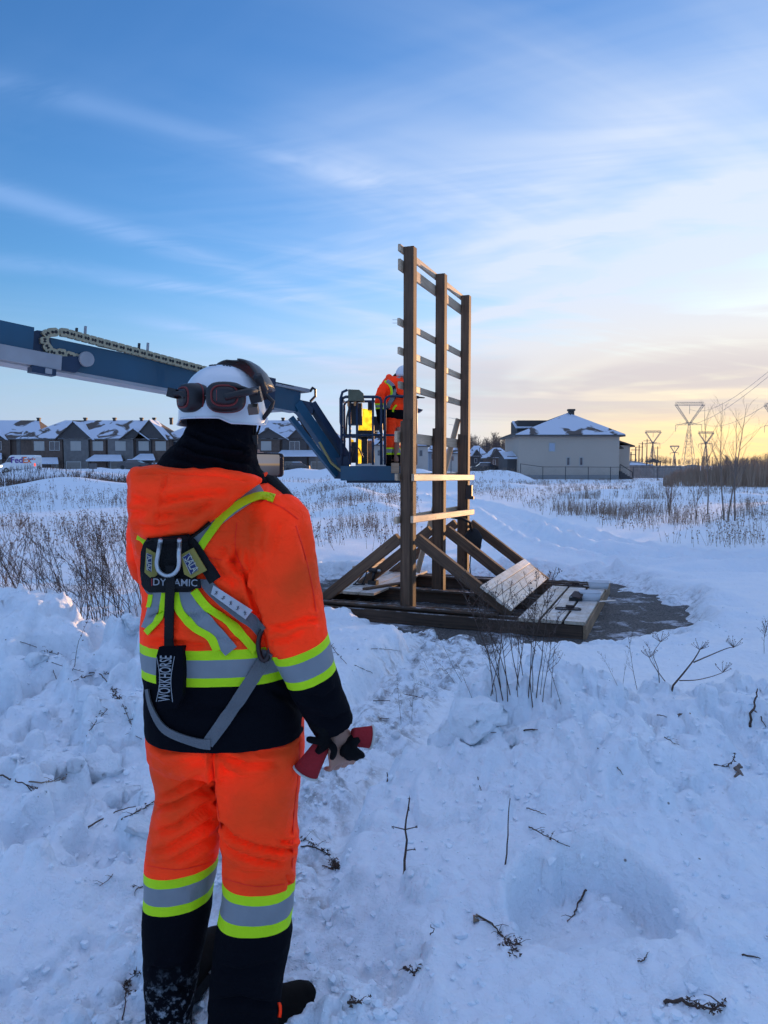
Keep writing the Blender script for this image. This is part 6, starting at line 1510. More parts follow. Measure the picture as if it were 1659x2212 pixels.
        crumple(me, [([z1(380, 975), z1(370, 1080), z1(340, 1200), z1(320, 1360)], .0045, 4), ([z1(330, 1200), z1(500, 1160), z1(700, 1130), z1(900, 1110)], .007, 10), ([z1(330, 1300), z1(450, 1290), z1(600, 1270), z1(760, 1190)], .008, 10), ([z1(180, 1380), z1(320, 1400), z1(450, 1360), z1(600, 1330)], .007, 9), ([z1(100, 1150), z1(200, 1190), z1(310, 1210)], .006, 10), ([z1(90, 1290), z1(180, 1280), z1(300, 1240)], .005, 9), ([z1(120, 990), z1(400, 975), z1(700, 990), z1(1090, 1045)], .004, 4)], .006, .10, 601, .004)
        h = mesh_obj('hood', me, M_org, root); bh = bvh_of(me)
        return me
    hm = hood()
    bj = bvh_of(jk, hm); ball = bvh_of(jk, tz, hm)
    # ---- high visibility tapes on the back
    def rb(nm, pts, w, m, par, bv_=bj, off=.0035, th=.0015, n=26, nc=5): return ribbon(nm, pts, w, bv_, m, par, off, th, n, nc)
    bvj = bvh_of(jk)
    for pts, w, m, nm in (([z2(368, 455), z2(420, 560), z2(520, 660), z2(600, 750), z2(665, 828)], 32, M_refl, 'reflective_tape'), ([z2(322, 455), z2(352, 580), z2(450, 690), z2(540, 745), z2(578, 825)], 17, M_lime, 'lime_tape'), ([z2(438, 455), z2(520, 560), z2(640, 640), z2(740, 745), z2(812, 826)], 18, M_lime, 'lime_tape'),
                          ([z2(228, 450), z2(192, 560), z2(168, 640), z2(150, 690)], 22, M_refl, 'reflective_tape'), ([z2(262, 470), z2(242, 590), z2(208, 650), z2(150, 715)], 13, M_lime, 'lime_tape'), ([z2(178, 478), z2(172, 530), z2(164, 560)], 9, M_lime, 'lime_tape')):
        rb(nm, pts, w, m, jacket, bvj, .0060 if m is M_refl else .0085, .0012, 34, 7)
    rb('reflective_tape', [z1(610, 1530), z1(650, 1470), z1(760, 1350), z1(900, 1240), z1(1050, 1140), z1(1120, 1095)], 26, M_refl, jacket, bvj, .003, .0012)
    rb('lime_tape', [z1(630, 1575), z1(670, 1510), z1(730, 1425), z1(820, 1310), z1(950, 1210), z1(1080, 1155), z1(1150, 1152), z1(1215, 1172)], 17, M_lime, jacket, bvj, .006, .0012, 32)
    rb('lime_tape', [z1(165, 1455), z1(205, 1470), z1(245, 1520)], 18, M_lime, jacket, bvj, .004, .0012, 8)
    # ---- seams
    M_seam = mat('orange_seam', (1.1, .03, .006), .8)
    for pts in ([z2(700, 40), z2(690, 200), z2(740, 330)], [z1(640, 1600), z1(800, 1640), z1(960, 1660)], [z1(1130, 1180), z1(1280, 1240), z1(1400, 1330)], [z2(1060, 60), z2(1120, 250), z2(1165, 450), z2(1190, 620)]): rb('seam', pts, 1.6, M_seam, jacket, bvj, .0012, .0008, 24, 3)
    for pts in ([z3(548, 150), z3(552, 300), z3(580, 520), z3(604, 660)], [z3(1085, 120), z3(1080, 300), z3(1060, 480), z3(1045, 640), z3(1040, 900)], [z3(600, 130), z3(760, 175), z3(1000, 150)], [z3(230, 150), z3(330, 175), z3(480, 165)], [z3(620, 960), z3(830, 1010), z3(1050, 985)], [z3(150, 880), z3(350, 905), z3(570, 850)]): ribbon('seam', pts, 1.6, bt, M_seam, root, .0012, .0008, 26, 3)
    # ---- harness
    hz = rb('safety_harness', [(*z1(400, 1455), 78), (*z1(410, 1540), 84), (*z1(430, 1650), 92), (*z1(440, 1740), 100), (*z1(420, 1800), 118), (*z1(420, 1850), 112), (*z1(420, 1885), 84)], 90, M_webk, root, bj, .012, .006, 24, 9)
    bh2 = bvh_of(jk, hm, tz, hz.data)
    rb('shoulder_strap', [z1(520, 1470), z1(590, 1530), z1(650, 1620), z1(710, 1720), z1(760, 1800)], 26, M_webk, hz, bj, .007, .003)
    rb('shoulder_strap', [z1(270, 1480), z1(240, 1560), z1(225, 1680), z1(240, 1800)], 20, M_webk, hz, bj, .007, .003)
    rb('shoulder_strap', [z1(560, 1470), z1(640, 1420), z1(720, 1350)], 8, M_webk, hz, bj, .006, .003)
    rb('side_strap', [z1(690, 1790), z2(520, 420), z2(600, 500), z2(720, 590), z2(800, 650), z2(850, 710)], 27, M_web, hz, bj, .006, .003)
    rb('side_strap', [z2(150, 400), z2(165, 440), z2(190, 470)], 18, M_web, hz, bj, .006, .003)
    lb, lp, ln_ = plate('strap_label', [z2(556, 424), z2(796, 578), z2(752, 634), z2(540, 478)], bvj, .014, .001, mat('label_white', (.55, .56, .58), .6, var=.15, vscale=30), hz)
    a = lp[3].lerp(lp[0], .25); b_ = lp[2].lerp(lp[1], .25)
    hgt = (lp[0]-lp[3]).length*.62
    # climbing figure pictograms: head, body and limbs
    for i in range(5):
        c = a.lerp(b_, .10+.20*i); X = (b_-a).normalized(); Y = ln_.cross(X).normalized(); s = hgt*.9; mb = MB(); Q = lambda x, y: c+X*(x*s)+Y*(y*s)+ln_*.0016
        an = (.2, -.1, .5, .3, .8)[i]; r_ = lambda x, y: Q(x*math.cos(an)-(y-.45)*math.sin(an), .45+x*math.sin(an)+(y-.45)*math.cos(an))
        w = s*.06; mb.tube([r_(0, .55), r_(0, .25)], w, 5); mb.tube([r_(-.02, .25), r_(-.2, -.02)], w*.8, 4); mb.tube([r_(.02, .25), r_(.2, .02)], w*.8, 4); mb.tube([r_(0, .5), r_(-.28, .62)], w*.8, 4); mb.tube([r_(0, .5), r_(.28, .40)], w*.8, 4); mb.tube([r_(-.06, .72), r_(.06, .72)], w*1.7, 6); mb.build('pictogram', M_black, lb)
    for poly, nm in (([z1(228, 1548), z1(305, 1592), z1(312, 1755), z1(270, 1790), z1(214, 1738)], 0), ([z1(494, 1602), z1(592, 1548), z1(695, 1722), z1(578, 1784), z1(520, 1752)], 1)):
        o, pp, no = plate('wear_pad', poly, bh2, .008, .007, mat('pad_yellow', (.34, .27, .05), .6, var=.12, vscale=20), hz)
        bx = ([z1(232, 1590), z1(272, 1606), z1(268, 1735), z1(232, 1715)], [z1(508, 1622), z1(560, 1588), z1(628, 1718), z1(572, 1756)])[nm]
        def onp(u, v, lift_=.001): d = (P(u, v, 1.0)-CAMV).normalized(); t = (pp[0]+no*lift_-CAMV).dot(no)/d.dot(no); return CAMV+d*t
        mb = MB(); mb.prism([onp(*q, .0018) for q in bx], -no*.0015); bo = mb.build('tag_field', mat('tag_blue', (.02, .03, .14), .6), o)
        mb = MB(); q = [onp(*q_, .0022) for q_ in bx]; mb.tube(q+[q[0]], .0010, 4); mb.build('tag_border', mat('tag_grey', (.50, .50, .42), .6), o)
        if nm: A, B_ = onp(*z1(575, 1742), .0), onp(*z1(520, 1632), .0); A, B_ = onp(*z1(524, 1640), .0), onp(*z1(586, 1742), .0); H_ = .020
        else: A, B_ = onp(*z1(262, 1722), .0), onp(*z1(262, 1612), .0); H_ = .017
        if nm: text_on('SALA', onp(*z1(520, 1636)), onp(*z1(585, 1745)), .021, no, mat('tag_grey', (.50, .50, .42), .6), o, lift_=.0030)
        else: text_on('SALA', onp(*z1(236, 1722)), onp(*z1(238, 1606)), -.013, no, mat('tag_grey', (.50, .50, .42), .6), o, lift_=.0030)
    # D ring
    def ring_pts(uvs, lift_): 
        out = []
        for u, v in uvs: h, no = cast(bh2, u, v); out.append(h+(CAMV-h).normalized()*lift_)
        return out
    c = [z1(x, y) for x, y in ((338, 1490), (330, 1540), (318, 1610), (310, 1670), (325, 1725), (362, 1756), (400, 1764), (440, 1750), (472, 1712), (482, 1660), (480, 1600), (484, 1540), (484, 1488))]
    zz_ = ring_pts(c, .022); mb = MB(); mb.tube(resample_vec(zz_, 40), .0058, 8); mb.build('d_ring', mat('ring_steel', (.55, .57, .58), .3, .7), hz, True)
    # chest pad lettering
    pl_, pp, no = plate('back_pad', [z1(262, 1775), z1(640, 1790), z1(650, 1862), z1(258, 1858)], bh2, .010, .008, M_webk, hz)
    def onp2(u, v): d = (P(u, v, 1.0)-CAMV).normalized(); t = (pp[0]-CAMV).dot(no)/d.dot(no); return CAMV+d*t
    M_let = mat('lettering_grey', (.34, .35, .37), .6)
    text_on('DYNAMIC', onp2(*z1(282, 1838)), onp2(*z1(622, 1846)), .018, no, M_let, pl_, lift_=.0012)
    mb = MB(); mb.prism([onp2(*z1(x, y))+no*.0009 for x, y in ((268, 1786), (276, 1786), (276, 1842), (268, 1842))], no*.0005); mb.build('red_mark', mat('mark_red', (.30, .015, .02), .6), hz)
    # lanyard down to the shock pack
    bh3 = bvh_of(jk, hm, tz, hz.data, pl_.data)
    rb('lanyard', [z2(298, 300), z2(296, 420), z2(292, 600), z2(288, 720), z2(290, 815)], 19, M_webk, hz, bh3, .012, .004, 20)
    pk, pp2, no2 = plate('shock_pack', [z2(222, 802), z2(368, 798), z2(372, 960), z2(366, 1100), z2(330, 1180), z2(212, 1180), z2(203, 1000), z2(206, 860)], bvj, .030, .032, M_navy, hz)
    def onp3(u, v): d = (P(u, v, 1.0)-CAMV).normalized(); t = (pp2[0]-CAMV).dot(no2)/d.dot(no2); return CAMV+d*t
    text_on('WORKHORSE', onp3(*z2(290, 1138)), onp3(*z2(302, 856)), .031, no2, M_let, pk, lift_=.0012)
    for (x, y, xx, yy) in ((212, 1140, 214, 1138),): pass
    for pts in ([(318, 860), (296, 1000), (306, 1140)], [(208, 862), (228, 1000), (206, 1138)]):
        mb = MB(); mb.tube(resample_vec([onp3(*z2(*p))+no2*.001 for p in pts], 12), .0011, 4); mb.build('logo_line', M_let, pk)
    # buckle ring and leg strap
    q = z2(868, 790); h, no = cast(bj, *q); mb = MB(); pts = [P(q[0]+13*math.sin(a), q[1]-34*math.cos(a), h.y-.02) for a in [2*math.pi*k/16 for k in range(17)]]; mb.tube(pts, .007, 7); mb.build('buckle_ring', mat('buckle_dark', (.03, .014, .014), .4), hz, True)
    rb('leg_strap', [(*z2(890, 830), 27), (*z2(835, 930), 28), (*z2(740, 1080), 28), (*z2(640, 1230), 28), (*z2(560, 1340), 27), (*z2(522, 1392), 25)], 27, M_web, hz, ball, .007, .003, 30)
    rb('leg_strap', [(*z2(540, 1395), 22), (*z2(480, 1392), 20), (*z2(400, 1370), 17), (*z2(310, 1335), 16), (*z2(250, 1295), 15), (*z2(205, 1225), 11), (*z2(172, 1140), 8), (*z2(158, 1060), 6)], 16, M_web, hz, ball, .010, .003, 30)
    # black straps and lump on the right shoulder
    mb = MB(); mb.tube([P(560, 1030, 2.12), P(585, 1040, 2.08), P(608, 1065, 2.06), P(632, 1092, 2.06), P(640, 1108, 2.10)], [.020, .026, .026, .022, .016], 8, flat=.7); mb.build('chest_strap', M_webk, hz, True)
    mb = MB(); mb.tube([z_ for z_ in (P(563, 1040, 2.05), P(567, 1030, 2.06), P(576, 1022, 2.08))], [.006, .007, .004], 6); mb.build('hood_cord', M_org, root, True)
    # ---- helmet
    helmet(root, P(483, 919, D0W), yaw)
    return root
def resample3(ar, n):
    L_ = [0]
    for i in range(1, len(ar)): L_.append(L_[-1]+(ar[i][0]-ar[i-1][0]).length)
    out = []
    for k in range(n):
        s = L_[-1]*k/(n-1); i = min(max(j for j in range(len(L_)) if L_[j] <= s+1e-9), len(ar)-2); t = (s-L_[i])/(L_[i+1]-L_[i])
        p0, p1, p2, p3 = ar[max(i-1, 0)][0], ar[i][0], ar[i+1][0], ar[min(i+2, len(ar)-1)][0]
        out.append((.5*((2*p1)+(p2-p0)*t+(2*p0-5*p1+4*p2-p3)*t*t+(3*p1-p0-3*p2+p3)*t*t*t), ar[i][1]*(1-t)+ar[i+1][1]*t))
    return out
def resample_vec(pts, n): return [p for p, r in resample3([(p, 0) for p in pts], n)]
def helmet(root, C, yaw):
    """white climbing style helmet with ear muffs parked at the back and a raised visor"""
    rx, ry, H = .1155, .140, .166
    prof = [(1.0, .0), (.985, .20), (.95, .36), (.88, .53), (.77, .69), (.62, .82), (.44, .92), (.24, .98), (.0, 1.0)]
    def pt(th, s, out=0.0):
        """surface point: th from the nape (0) towards the wearer's right, s along the profile 0 rim..1 top"""
        i = min(int(s*8), 7); t = s*8-i; zf, rf = [prof[8-i][k]*(1-t)+prof[7-i][k]*t for k in (0, 1)]
        a = -math.pi/2+th; x, y = (rx*rf+out)*math.cos(a), (ry*rf+out)*math.sin(a); z = zf*H+out*zf*.6
        return Vector((C.x+x*math.cos(yaw)-y*math.sin(yaw), C.y+x*math.sin(yaw)+y*math.cos(yaw), C.z+z))
    rings = []; n = 48
    for i in range(25):
        s = i/24; rg = []
        for k in range(n):
            th = 2*math.pi*k/n
            if th > math.pi: th -= 2*math.pi
            lo = .042*sstep(np.array(abs(th)), .72, .58)-.03*sstep(np.array(abs(th)), .8, 1.3)+.10*sstep(np.array(abs(th)), 1.5, 2.2)
            ss = float(lo)+(1-float(lo))*s; rg.append(pt(th, max(-.0, ss)))
        rings.append(rg)
    # shell with smoother dome: round profile
    mb = MB(); mb.rings(rings, cap=False); hs = mb.build('helmet', M_shell, root, True)
    so = hs.modifiers.new('thickness', 'SOLIDIFY'); so.thickness = .004; so.offset = -1; sb_ = hs.modifiers.new('round', 'SUBSURF'); sb_.levels = 1; sb_.render_levels = 1
    # rim lip and raised ridge
    mb = MB(); mb.tube([rings[0][k] for k in range(n)]+[rings[0][0]], .0032, 6); mb.build('rim', M_shell, hs, True)
    slot = mat('slot_dark', (.05, .06, .08), .6)
    for (ths, s) in (((-.62, -.40), .80), ((-.33, -.12), .80), ((-.05, .12), .80), ((.62, .75), .79), ((.82, .95), .78), ((1.02, 1.15), .77)):
        mb = MB(); a = [pt(ths[0]+(ths[1]-ths[0])*k/5, s, .0015) for k in range(6)]; mb.tube(a, .0022, 5); mb.build('vent_slot', slot, hs)
    for s in (.24,):
        mb = MB(); a = [pt(.12+.28*k/5, s, .001) for k in range(6)]; mb.tube(a, .0045, 5, flat=.3); mb.build('print_mark', mat('print_grey', (.35, .38, .45), .5), hs)
    # ear muffs
    mk = mat('muff_black', (.016, .014, .016), .5, bump=.1); mr = mat('muff_red', (.22, .018, .016), .45); md = mat('muff_panel', (.022, .014, .017), .35)
    def muff(u, v, d, w, h, face, roll=0):
        c = P(u, v, d); nz = face.normalized(); X = nz.cross(Vector((0, 0, 1))).normalized()*-1; Y = nz.cross(X)*-1
        X, Y = X*math.cos(roll)+Y*math.sin(roll), Y*math.cos(roll)-X*math.sin(roll)
        if Y.z < 0: Y = -Y
        def rr(sc, o, p=2.8): return [c+X*(w*sc*math.copysign(abs(math.cos(a))**(2/p), math.cos(a)))+Y*(h*sc*math.copysign(abs(math.sin(a))**(2/p), math.sin(a)))+nz*o for a in [2*math.pi*k/28 for k in range(28)]]
        mb = MB(); mb.rings([rr(.80, -.045), rr(.97, -.034), rr(1.0, -.016), rr(1.0, .0), rr(.96, .012), rr(.84, .020), rr(.5, .023)]); m0 = mb.build('ear_muff', mk, hs, True)
        mb = MB(); a = rr(.66, .0215); mb.tube(a+[a[0]], .0028, 6); mb.build('red_trim', mr, m0, True)
        mb = MB(); a = rr(.99, -.014); mb.tube(a+[a[0]], .0022, 5); mb.build('seam_trim', mr, m0, True)
        mb = MB(); mb.rings([rr(.58, .020), rr(.56, .027), rr(.3, .028)]); mb.build('cup_panel', md, m0, True)
        mb = MB(); a = [c-X*w*.38+Y*(h*k)+nz*.0245 for k in (-.35, 0, .35)]; mb.tube(a, .0034, 6); mb.build('red_flash', mat('muff_red_bright', (.45, .05, .04), .4), m0, True)
        return c, X, Y, nz, m0
    c1 = muff(487, 857, 1.905, .0495, .0385, Vector((.10, -1, .05)))
    c2 = muff(411, 860, 1.955, .042, .039, Vector((-.75, -.75, .02)))
    def arm(pts, r, name='muff_arm'): mb = MB(); mb.tube(resample_vec(pts, 18), r, 7, flat=.8); return mb.build(name, mk, hs, True)
    arm([P(487, 858, 1.875), P(515, 851, 1.872), P(538, 846, 1.89), P(551, 846, 1.93)], .012)
    arm([P(470, 836, 1.90), P(500, 833, 1.89), P(530, 840, 1.895), P(551, 850, 1.93)], .0065)
    mb = MB()
    for (a, b, c_) in (((548, 838, 1.94), (556, 868, 1.95), .016),): mb.beam(P(*a), P(*b), .030, .034, (0, 1, 0))
    mb.build('arm_mount', mk, hs)
    mb = MB(); mb.beam(P(546, 876, 1.95), P(549, 892, 1.96), .026, .024, (0, 1, 0)); mb.build('arm_clip', mat('clip_tan', (.16, .13, .10), .5), hs)
    mb = MB(); mb.beam(P(367, 848, 1.955), P(384, 852, 1.95), .024, .030, (0, 1, 0)); mb.build('arm_mount', mk, hs)
    arm([P(374, 852, 1.945), P(392, 850, 1.93), P(402, 858, 1.925)], .009)
    # raised visor: curved shield lying above and beyond the crown
    sh = Vector((.014*math.cos(yaw)-.030*math.sin(yaw), .014*math.sin(yaw)+.030*math.cos(yaw), .014)); rg = []
    for j in range(11):
        rg.append([pt(R(72)+R(190)*k/36, .30+.66*j/10, .012)+sh for k in range(37)])
    mb = MB(); mb.rings(rg, cap=False, closed=False); vz = mb.build('visor', mat('visor_smoke', (.055, .05, .046), .35), hs, True); so = vz.modifiers.new('t', 'SOLIDIFY'); so.thickness = .005
    mb = MB(); mb.tube([P(556, 812, 2.0), P(563, 828, 2.02), P(569, 840, 2.04), P(570, 862, 2.05)], [.012, .014, .014, .010], 8); mb.build('visor_hinge', mk, hs, True)
    mb = MB(); mb.tube([P(563, 842, 2.03), P(590, 868, 2.06), P(583, 885, 2.06), P(568, 905, 2.05)], [.006, .006, .007, .006], 7); mb.build('visor_frame', mk, hs, True)
    # chin strap
    mb = MB(); mb.tube([P(557, 900, 2.04), P(552, 925, 2.05), P(551, 948, 2.06), P(545, 965, 2.10)], .0035, 5); mb.tube([P(566, 898, 2.07), P(560, 925, 2.07), P(552, 948, 2.06)], .003, 5); mb.build('chin_strap', M_webk, hs)
    mb = MB(); mb.box(P(551, 950, 2.055), (.014, .012, .026)); mb.build('strap_buckle', mk, hs)
def snowy_cuff():
    m = mat('snowy_black_cuff', (.0045, .005, .008), .9, bump=.25, bscale=120, spec=.08); nt = m.node_tree; N = nt.nodes; L = nt.links; b = N['Principled BSDF']; ge = N.new('ShaderNodeNewGeometry'); sx = N.new('ShaderNodeSeparateXYZ'); L.new(ge.outputs['Position'], sx.inputs[0])
    h = N.new('ShaderNodeMapRange'); h.inputs[1].default_value = .58; h.inputs[2].default_value = .40; L.new(sx.outputs[2], h.inputs[0]); hx = N.new('ShaderNodeMapRange'); hx.inputs[1].default_value = -.50; hx.inputs[2].default_value = -.54; L.new(sx.outputs[0], hx.inputs[0])
    n = N.new('ShaderNodeTexNoise'); n.inputs['Scale'].default_value = 42; n.inputs['Detail'].default_value = 6; n.inputs['Roughness'].default_value = .7; L.new(ge.outputs['Position'], n.inputs[0]); r = N.new('ShaderNodeMapRange'); r.inputs[1].default_value = .52; r.inputs[2].default_value = .70; L.new(n.outputs[0], r.inputs[0])
    mu = N.new('ShaderNodeMath'); mu.operation = 'MULTIPLY'; L.new(h.outputs[0], mu.inputs[0]); L.new(r.outputs[0], mu.inputs[1]); mu2 = N.new('ShaderNodeMath'); mu2.operation = 'MULTIPLY'; L.new(mu.outputs[0], mu2.inputs[0]); L.new(hx.outputs[0], mu2.inputs[1])
    mx = N.new('ShaderNodeMix'); mx.data_type = 'RGBA'; L.new(mu2.outputs[0], mx.inputs[0]); mx.inputs[6].default_value = (.0045, .005, .008, 1); mx.inputs[7].default_value = (.6, .64, .70, 1); L.new(mx.outputs[2], b.inputs['Base Color']); return m
M_snowycuff = snowy_cuff()
worker_near()
# ---------------------------------------------------------------- gloves, phone, second worker
M_gred = cloth('glove_red', (.34, .022, .028), .85, .5, 120); M_gblk = mat('glove_black', (.005, .005, .006), .75, bump=.3, bscale=80, spec=.1); M_gwh = cloth('glove_lining', (.62, .60, .56), .9, .5, 100)
def glove(name, label, wrist, rim, wr, rr, knuck, tips, d):
    """a work glove: flared red cuff with pale lining, black hand with separate fingers"""
    t = empty(name, P(*wrist, d), 0, label, 'glove', 'gloves held by the near worker')
    A, B_ = P(*wrist, d), P(*rim, d+.02); ax = (B_-A).normalized(); s1 = ax.cross(Vector((0, 1, 0))).normalized(); s2 = ax.cross(s1); rg = []
    def ring(f, r, fl=.55): c = A.lerp(B_, f); return [c+s1*(r*math.cos(a))+s2*(r*fl*math.sin(a)) for a in [2*math.pi*k/22 for k in range(22)]]
    mb = MB(); mb.rings([ring(-.12, wr*.9, .6), ring(0, wr, .6), ring(.3, wr*.75+rr*.25), ring(.65, wr*.4+rr*.6), ring(1, rr), ring(1, rr*.90), ring(.6, rr*.66), ring(.2, wr*.7)]); mb.build('cuff', M_gred, t, True)
    mb = MB(); a = ring(1.0, rr*.97); mb.tube(a+[a[0]], .0042, 6); mb.build('cuff_lining', M_gwh, t, True)
    K = P(*knuck, d-.01); mb = MB(); mb.tube([A-ax*-.01, A.lerp(K, .5), K], [wr*.85, wr*1.05, wr*.8], 12, flat=.6)
    for (tip, bend, r) in tips:
        T = P(*tip, d-.02); m = P(*bend, d-.035); mb.tube(resample_vec([A.lerp(K, .75), m, T], 9), [r*1.05]*4+[r, r, r*.96, r*.88, r*.55], 9)
    me = remesh(mb, .0042, 3, 'palm'); mesh_obj('palm', me, M_gblk, t); return t
glove('work_glove', 'red cuffed black work glove hanging cuff down from the bare hand', (692, 1616), (660, 1668), .024, .037, (712, 1598), [((670, 1563), (690, 1576), .0105), ((663, 1596), (682, 1600), .0105), ((680, 1556), (702, 1570), .0098), ((716, 1640), (722, 1618), .010)], 1.95)
glove('work_glove', 'red cuffed black work glove pointing cuff out to the right of the hand', (764, 1592), (802, 1592), .026, .032, (752, 1612), [((786, 1634), (768, 1622), .0110), ((772, 1640), (758, 1626), .0105), ((758, 1640), (748, 1628), .010), ((740, 1632), (742, 1618), .0095)], 1.97)
def phone():
    c = P(566, 1004, 2.50); t = empty('smartphone', c, 0, 'dark smartphone held sideways in front of the near worker', 'phone')
    X = Vector((math.cos(R(-12)), math.sin(R(-12)), -.02)).normalized(); nn = X.cross(Vector((0, 0, 1))).normalized(); Y = nn.cross(X)*-1; Y = Y if Y.z > 0 else -Y; nn = nn if nn.y < 0 else -nn
    def rr(w, h, r, o): 
        out = []
        for (sx, sy, a0) in ((1, 1, 0), (-1, 1, 90), (-1, -1, 180), (1, -1, 270)):
            for k in range(4): a = R(a0+30*k); out.append(c+X*(sx*(w/2-r)+r*math.cos(a))+Y*(sy*(h/2-r)+r*math.sin(a))+nn*o)
        return out
    mb = MB(); mb.prism(rr(.152, .080, .012, -.005), nn*.009); mb.build('case', M_black, t)
    m = mat('phone_screen', (.02, .02, .02), .15); nt = m.node_tree; N = nt.nodes; L = nt.links; b = N['Principled BSDF']; tc = N.new('ShaderNodeTexCoord'); sp = N.new('ShaderNodeSeparateXYZ'); L.new(tc.outputs['Generated'], sp.inputs[0])
    r = N.new('ShaderNodeValToRGB'); e = r.color_ramp.elements; e[0].position = .0; e[0].color = (.05, .05, .07, 1); e[1].position = 1; e[1].color = (.30, .27, .26, 1); q = e.new(.42); q.color = (.10, .10, .13, 1); q = e.new(.52); q.color = (.42, .28, .16, 1); q = e.new(.60); q.color = (.26, .26, .32, 1); L.new(sp.outputs[2], r.inputs[0]); L.new(r.outputs[0], b.inputs['Emission Color']); b.inputs['Emission Strength'].default_value = .5
    mb = MB(); mb.prism(rr(.128, .070, .006, .0042), nn*.0006); mb.build('screen', m, t)
    mb = MB(); p = c+X*.068+Y*.026+nn*.005; mb.tube([p, p+nn*.001], .0018, 8); mb.build('sensor', mat('sensor_grey', (.3, .3, .32), .4), t)
phone()
def worker_far():
    D = 12.62; k = lambda x, y: ((x/2.9625+840)/1.507, (y/2.9625+1130)/1.507); root = empty('person', (X_(846, D), D, ZF), R(-80), 'worker in orange high visibility suit standing in the blue lift basket', 'person')
    rw = lambda L_: [(k(0, y)[1], k(a, 0)[0], k(b, 0)[0], h, o) for (y, a, b, h, o) in L_]
    mb = MB(); mb.rings(sil_rings(rw([(285, 1275, 1385, .10, 0), (310, 1225, 1410, .16, 0), (350, 1190, 1425, .21, 0), (420, 1175, 1440, .23, 0), (500, 1195, 1450, .22, 0), (580, 1222, 1440, .21, 0), (650, 1232, 1425, .20, 0), (700, 1235, 1415, .19, 0)]), D))
    arm = [(P(*k(1235, 370), D-.20), .085), (P(*k(1180, 450), D-.24), .082), (P(*k(1168, 560), D-.26), .074), (P(*k(1180, 660), D-.26), .062), (P(*k(1200, 740), D-.22), .050)]
    arm2 = [(P(*k(1380, 380), D+.15), .08), (P(*k(1440, 470), D+.1), .07), (P(*k(1500, 480), D), .055)]
    for a in (arm, arm2): c = resample3(a, 10); mb.tube([q for q, r in c], [r for q, r in c], 14)
    jk = remesh(mb, .018, 5, 'jacket'); crumple(jk, (), .02, .20, 701, .012); bv = bvh_of(jk)
    zt = [Z_(k(0, y)[1], D) for y in (612, 640, 662)]; az = [Z_(k(0, y)[1], D-.25) for y in (545, 562, 585, 600)]; ap = resample3(arm, 20)
    def zone(c):
        if min((c-a).length/r for a, r in ap) < 1.12 and c.y < D-.14: return 'o' if c.z > az[0] else 'l' if c.z > az[1] else 'g' if c.z > az[2] else 'm' if c.z > az[3] else 'k'
        return 'o' if c.z > zt[0] else 'k'
    jo = split(jk, [((0, 0, z), (0, 0, 1)) for z in zt[:1]+az], zone, {'o': ('jacket', M_org), 'l': ('lime_band', M_lime), 'm': ('lime_band', M_lime), 'g': ('reflective_band', M_refl), 'k': ('jacket_hem', M_navy)}, root)
    mb = MB(); mb.rings(sil_rings(rw([(640, 1232, 1420, .18, 0), (720, 1230, 1400, .18, 0), (770, 1240, 1380, .14, 0)]), D))
    for rows in ([(720, 1225, 1330, .11, -.10), (850, 1220, 1325, .10, -.10), (970, 1218, 1300, .09, -.08), (1050, 1213, 1285, .085, -.08), (1115, 1210, 1282, .08, -.08)], [(720, 1310, 1400, .11, .10), (850, 1300, 1390, .10, .08), (970, 1292, 1382, .09, .06), (1050, 1290, 1375, .085, .05), (1115, 1288, 1370, .08, .05)]): mb.rings(sil_rings(rw(rows), D, 2.2))
    tz = remesh(mb, .018, 4, 'trousers'); crumple(tz, (), .018, .16, 711, .010); zb = [Z_(k(0, y)[1], D) for y in (970, 985, 1020, 1038)]
    split(tz, [((0, 0, z), (0, 0, 1)) for z in zb], lambda c: 'o' if c.z > zb[0] else 'l' if c.z > zb[1] else 'g' if c.z > zb[2] else 'm' if c.z > zb[3] else 'k', {'o': ('trousers', M_org), 'l': ('lime_band', M_lime), 'm': ('lime_band', M_lime), 'g': ('reflective_band', M_refl), 'k': ('trouser_cuff', M_navy)}, root)
    # body under the clothes, with gloved hands
    hc = P(*k(1395, 285), D); mb = MB(); rg = []
    for i in range(1, 12): t = math.pi*i/12; rg.append(superring(hc.x, hc.y, hc.z+.13*math.cos(t), .10*math.sin(t), .08*math.sin(t), 16, 2))
    mb.rings(rg); mb.tube([hc+Vector((.09, 0, -.01)), hc+Vector((.125, 0, -.04)), hc+Vector((.09, 0, -.06))], [.02, .02, .015], 7); mb.tube([hc, P(*k(1340, 350), D), P(*k(1320, 520), D), P(*k(1320, 700), D)], [.07, .08, .12, .13], 12)
    for a in (arm, arm2): c = resample3(a, 8); mb.tube([q for q, r in c], [r*.55 for q, r in c], 10)
    for x in (1265, 1340): mb.tube([P(*k(x+10, 720), D), P(*k(x, 900), D), P(*k(x-10, 1110), D)], [.07, .06, .05], 10)
    mesh_obj('body', remesh(mb, .016, 2, 'body'), M_skin, root)
    for a, dr in ((arm, Vector((.2, 0, -1))), (arm2, Vector((1, 0, -.1)))):
        mb = MB(); w = a[-1][0]; sd = Vector((0, 1, 0)); mb.tube([w-dr*.03, w+dr*.05, w+dr*.09], [.035, .045, .036], 10, flat=.6)
        for o in (-.033, -.011, .011, .033): mb.tube([w+dr*.08+sd*o, w+dr*.13+sd*o+Vector((.01, 0, 0)), w+dr*.16+sd*o+Vector((.03, 0, 0))], [.012, .011, .008], 7)
        mb.tube([w+dr*.02+sd*.03, w+dr*.06+sd*.055, w+dr*.10+sd*.055], [.014, .012, .009], 7); mesh_obj('glove', remesh(mb, .008, 1, 'glove'), M_gblk, root)
    # hood, tapes and harness
    bj = bvh_of(jk)
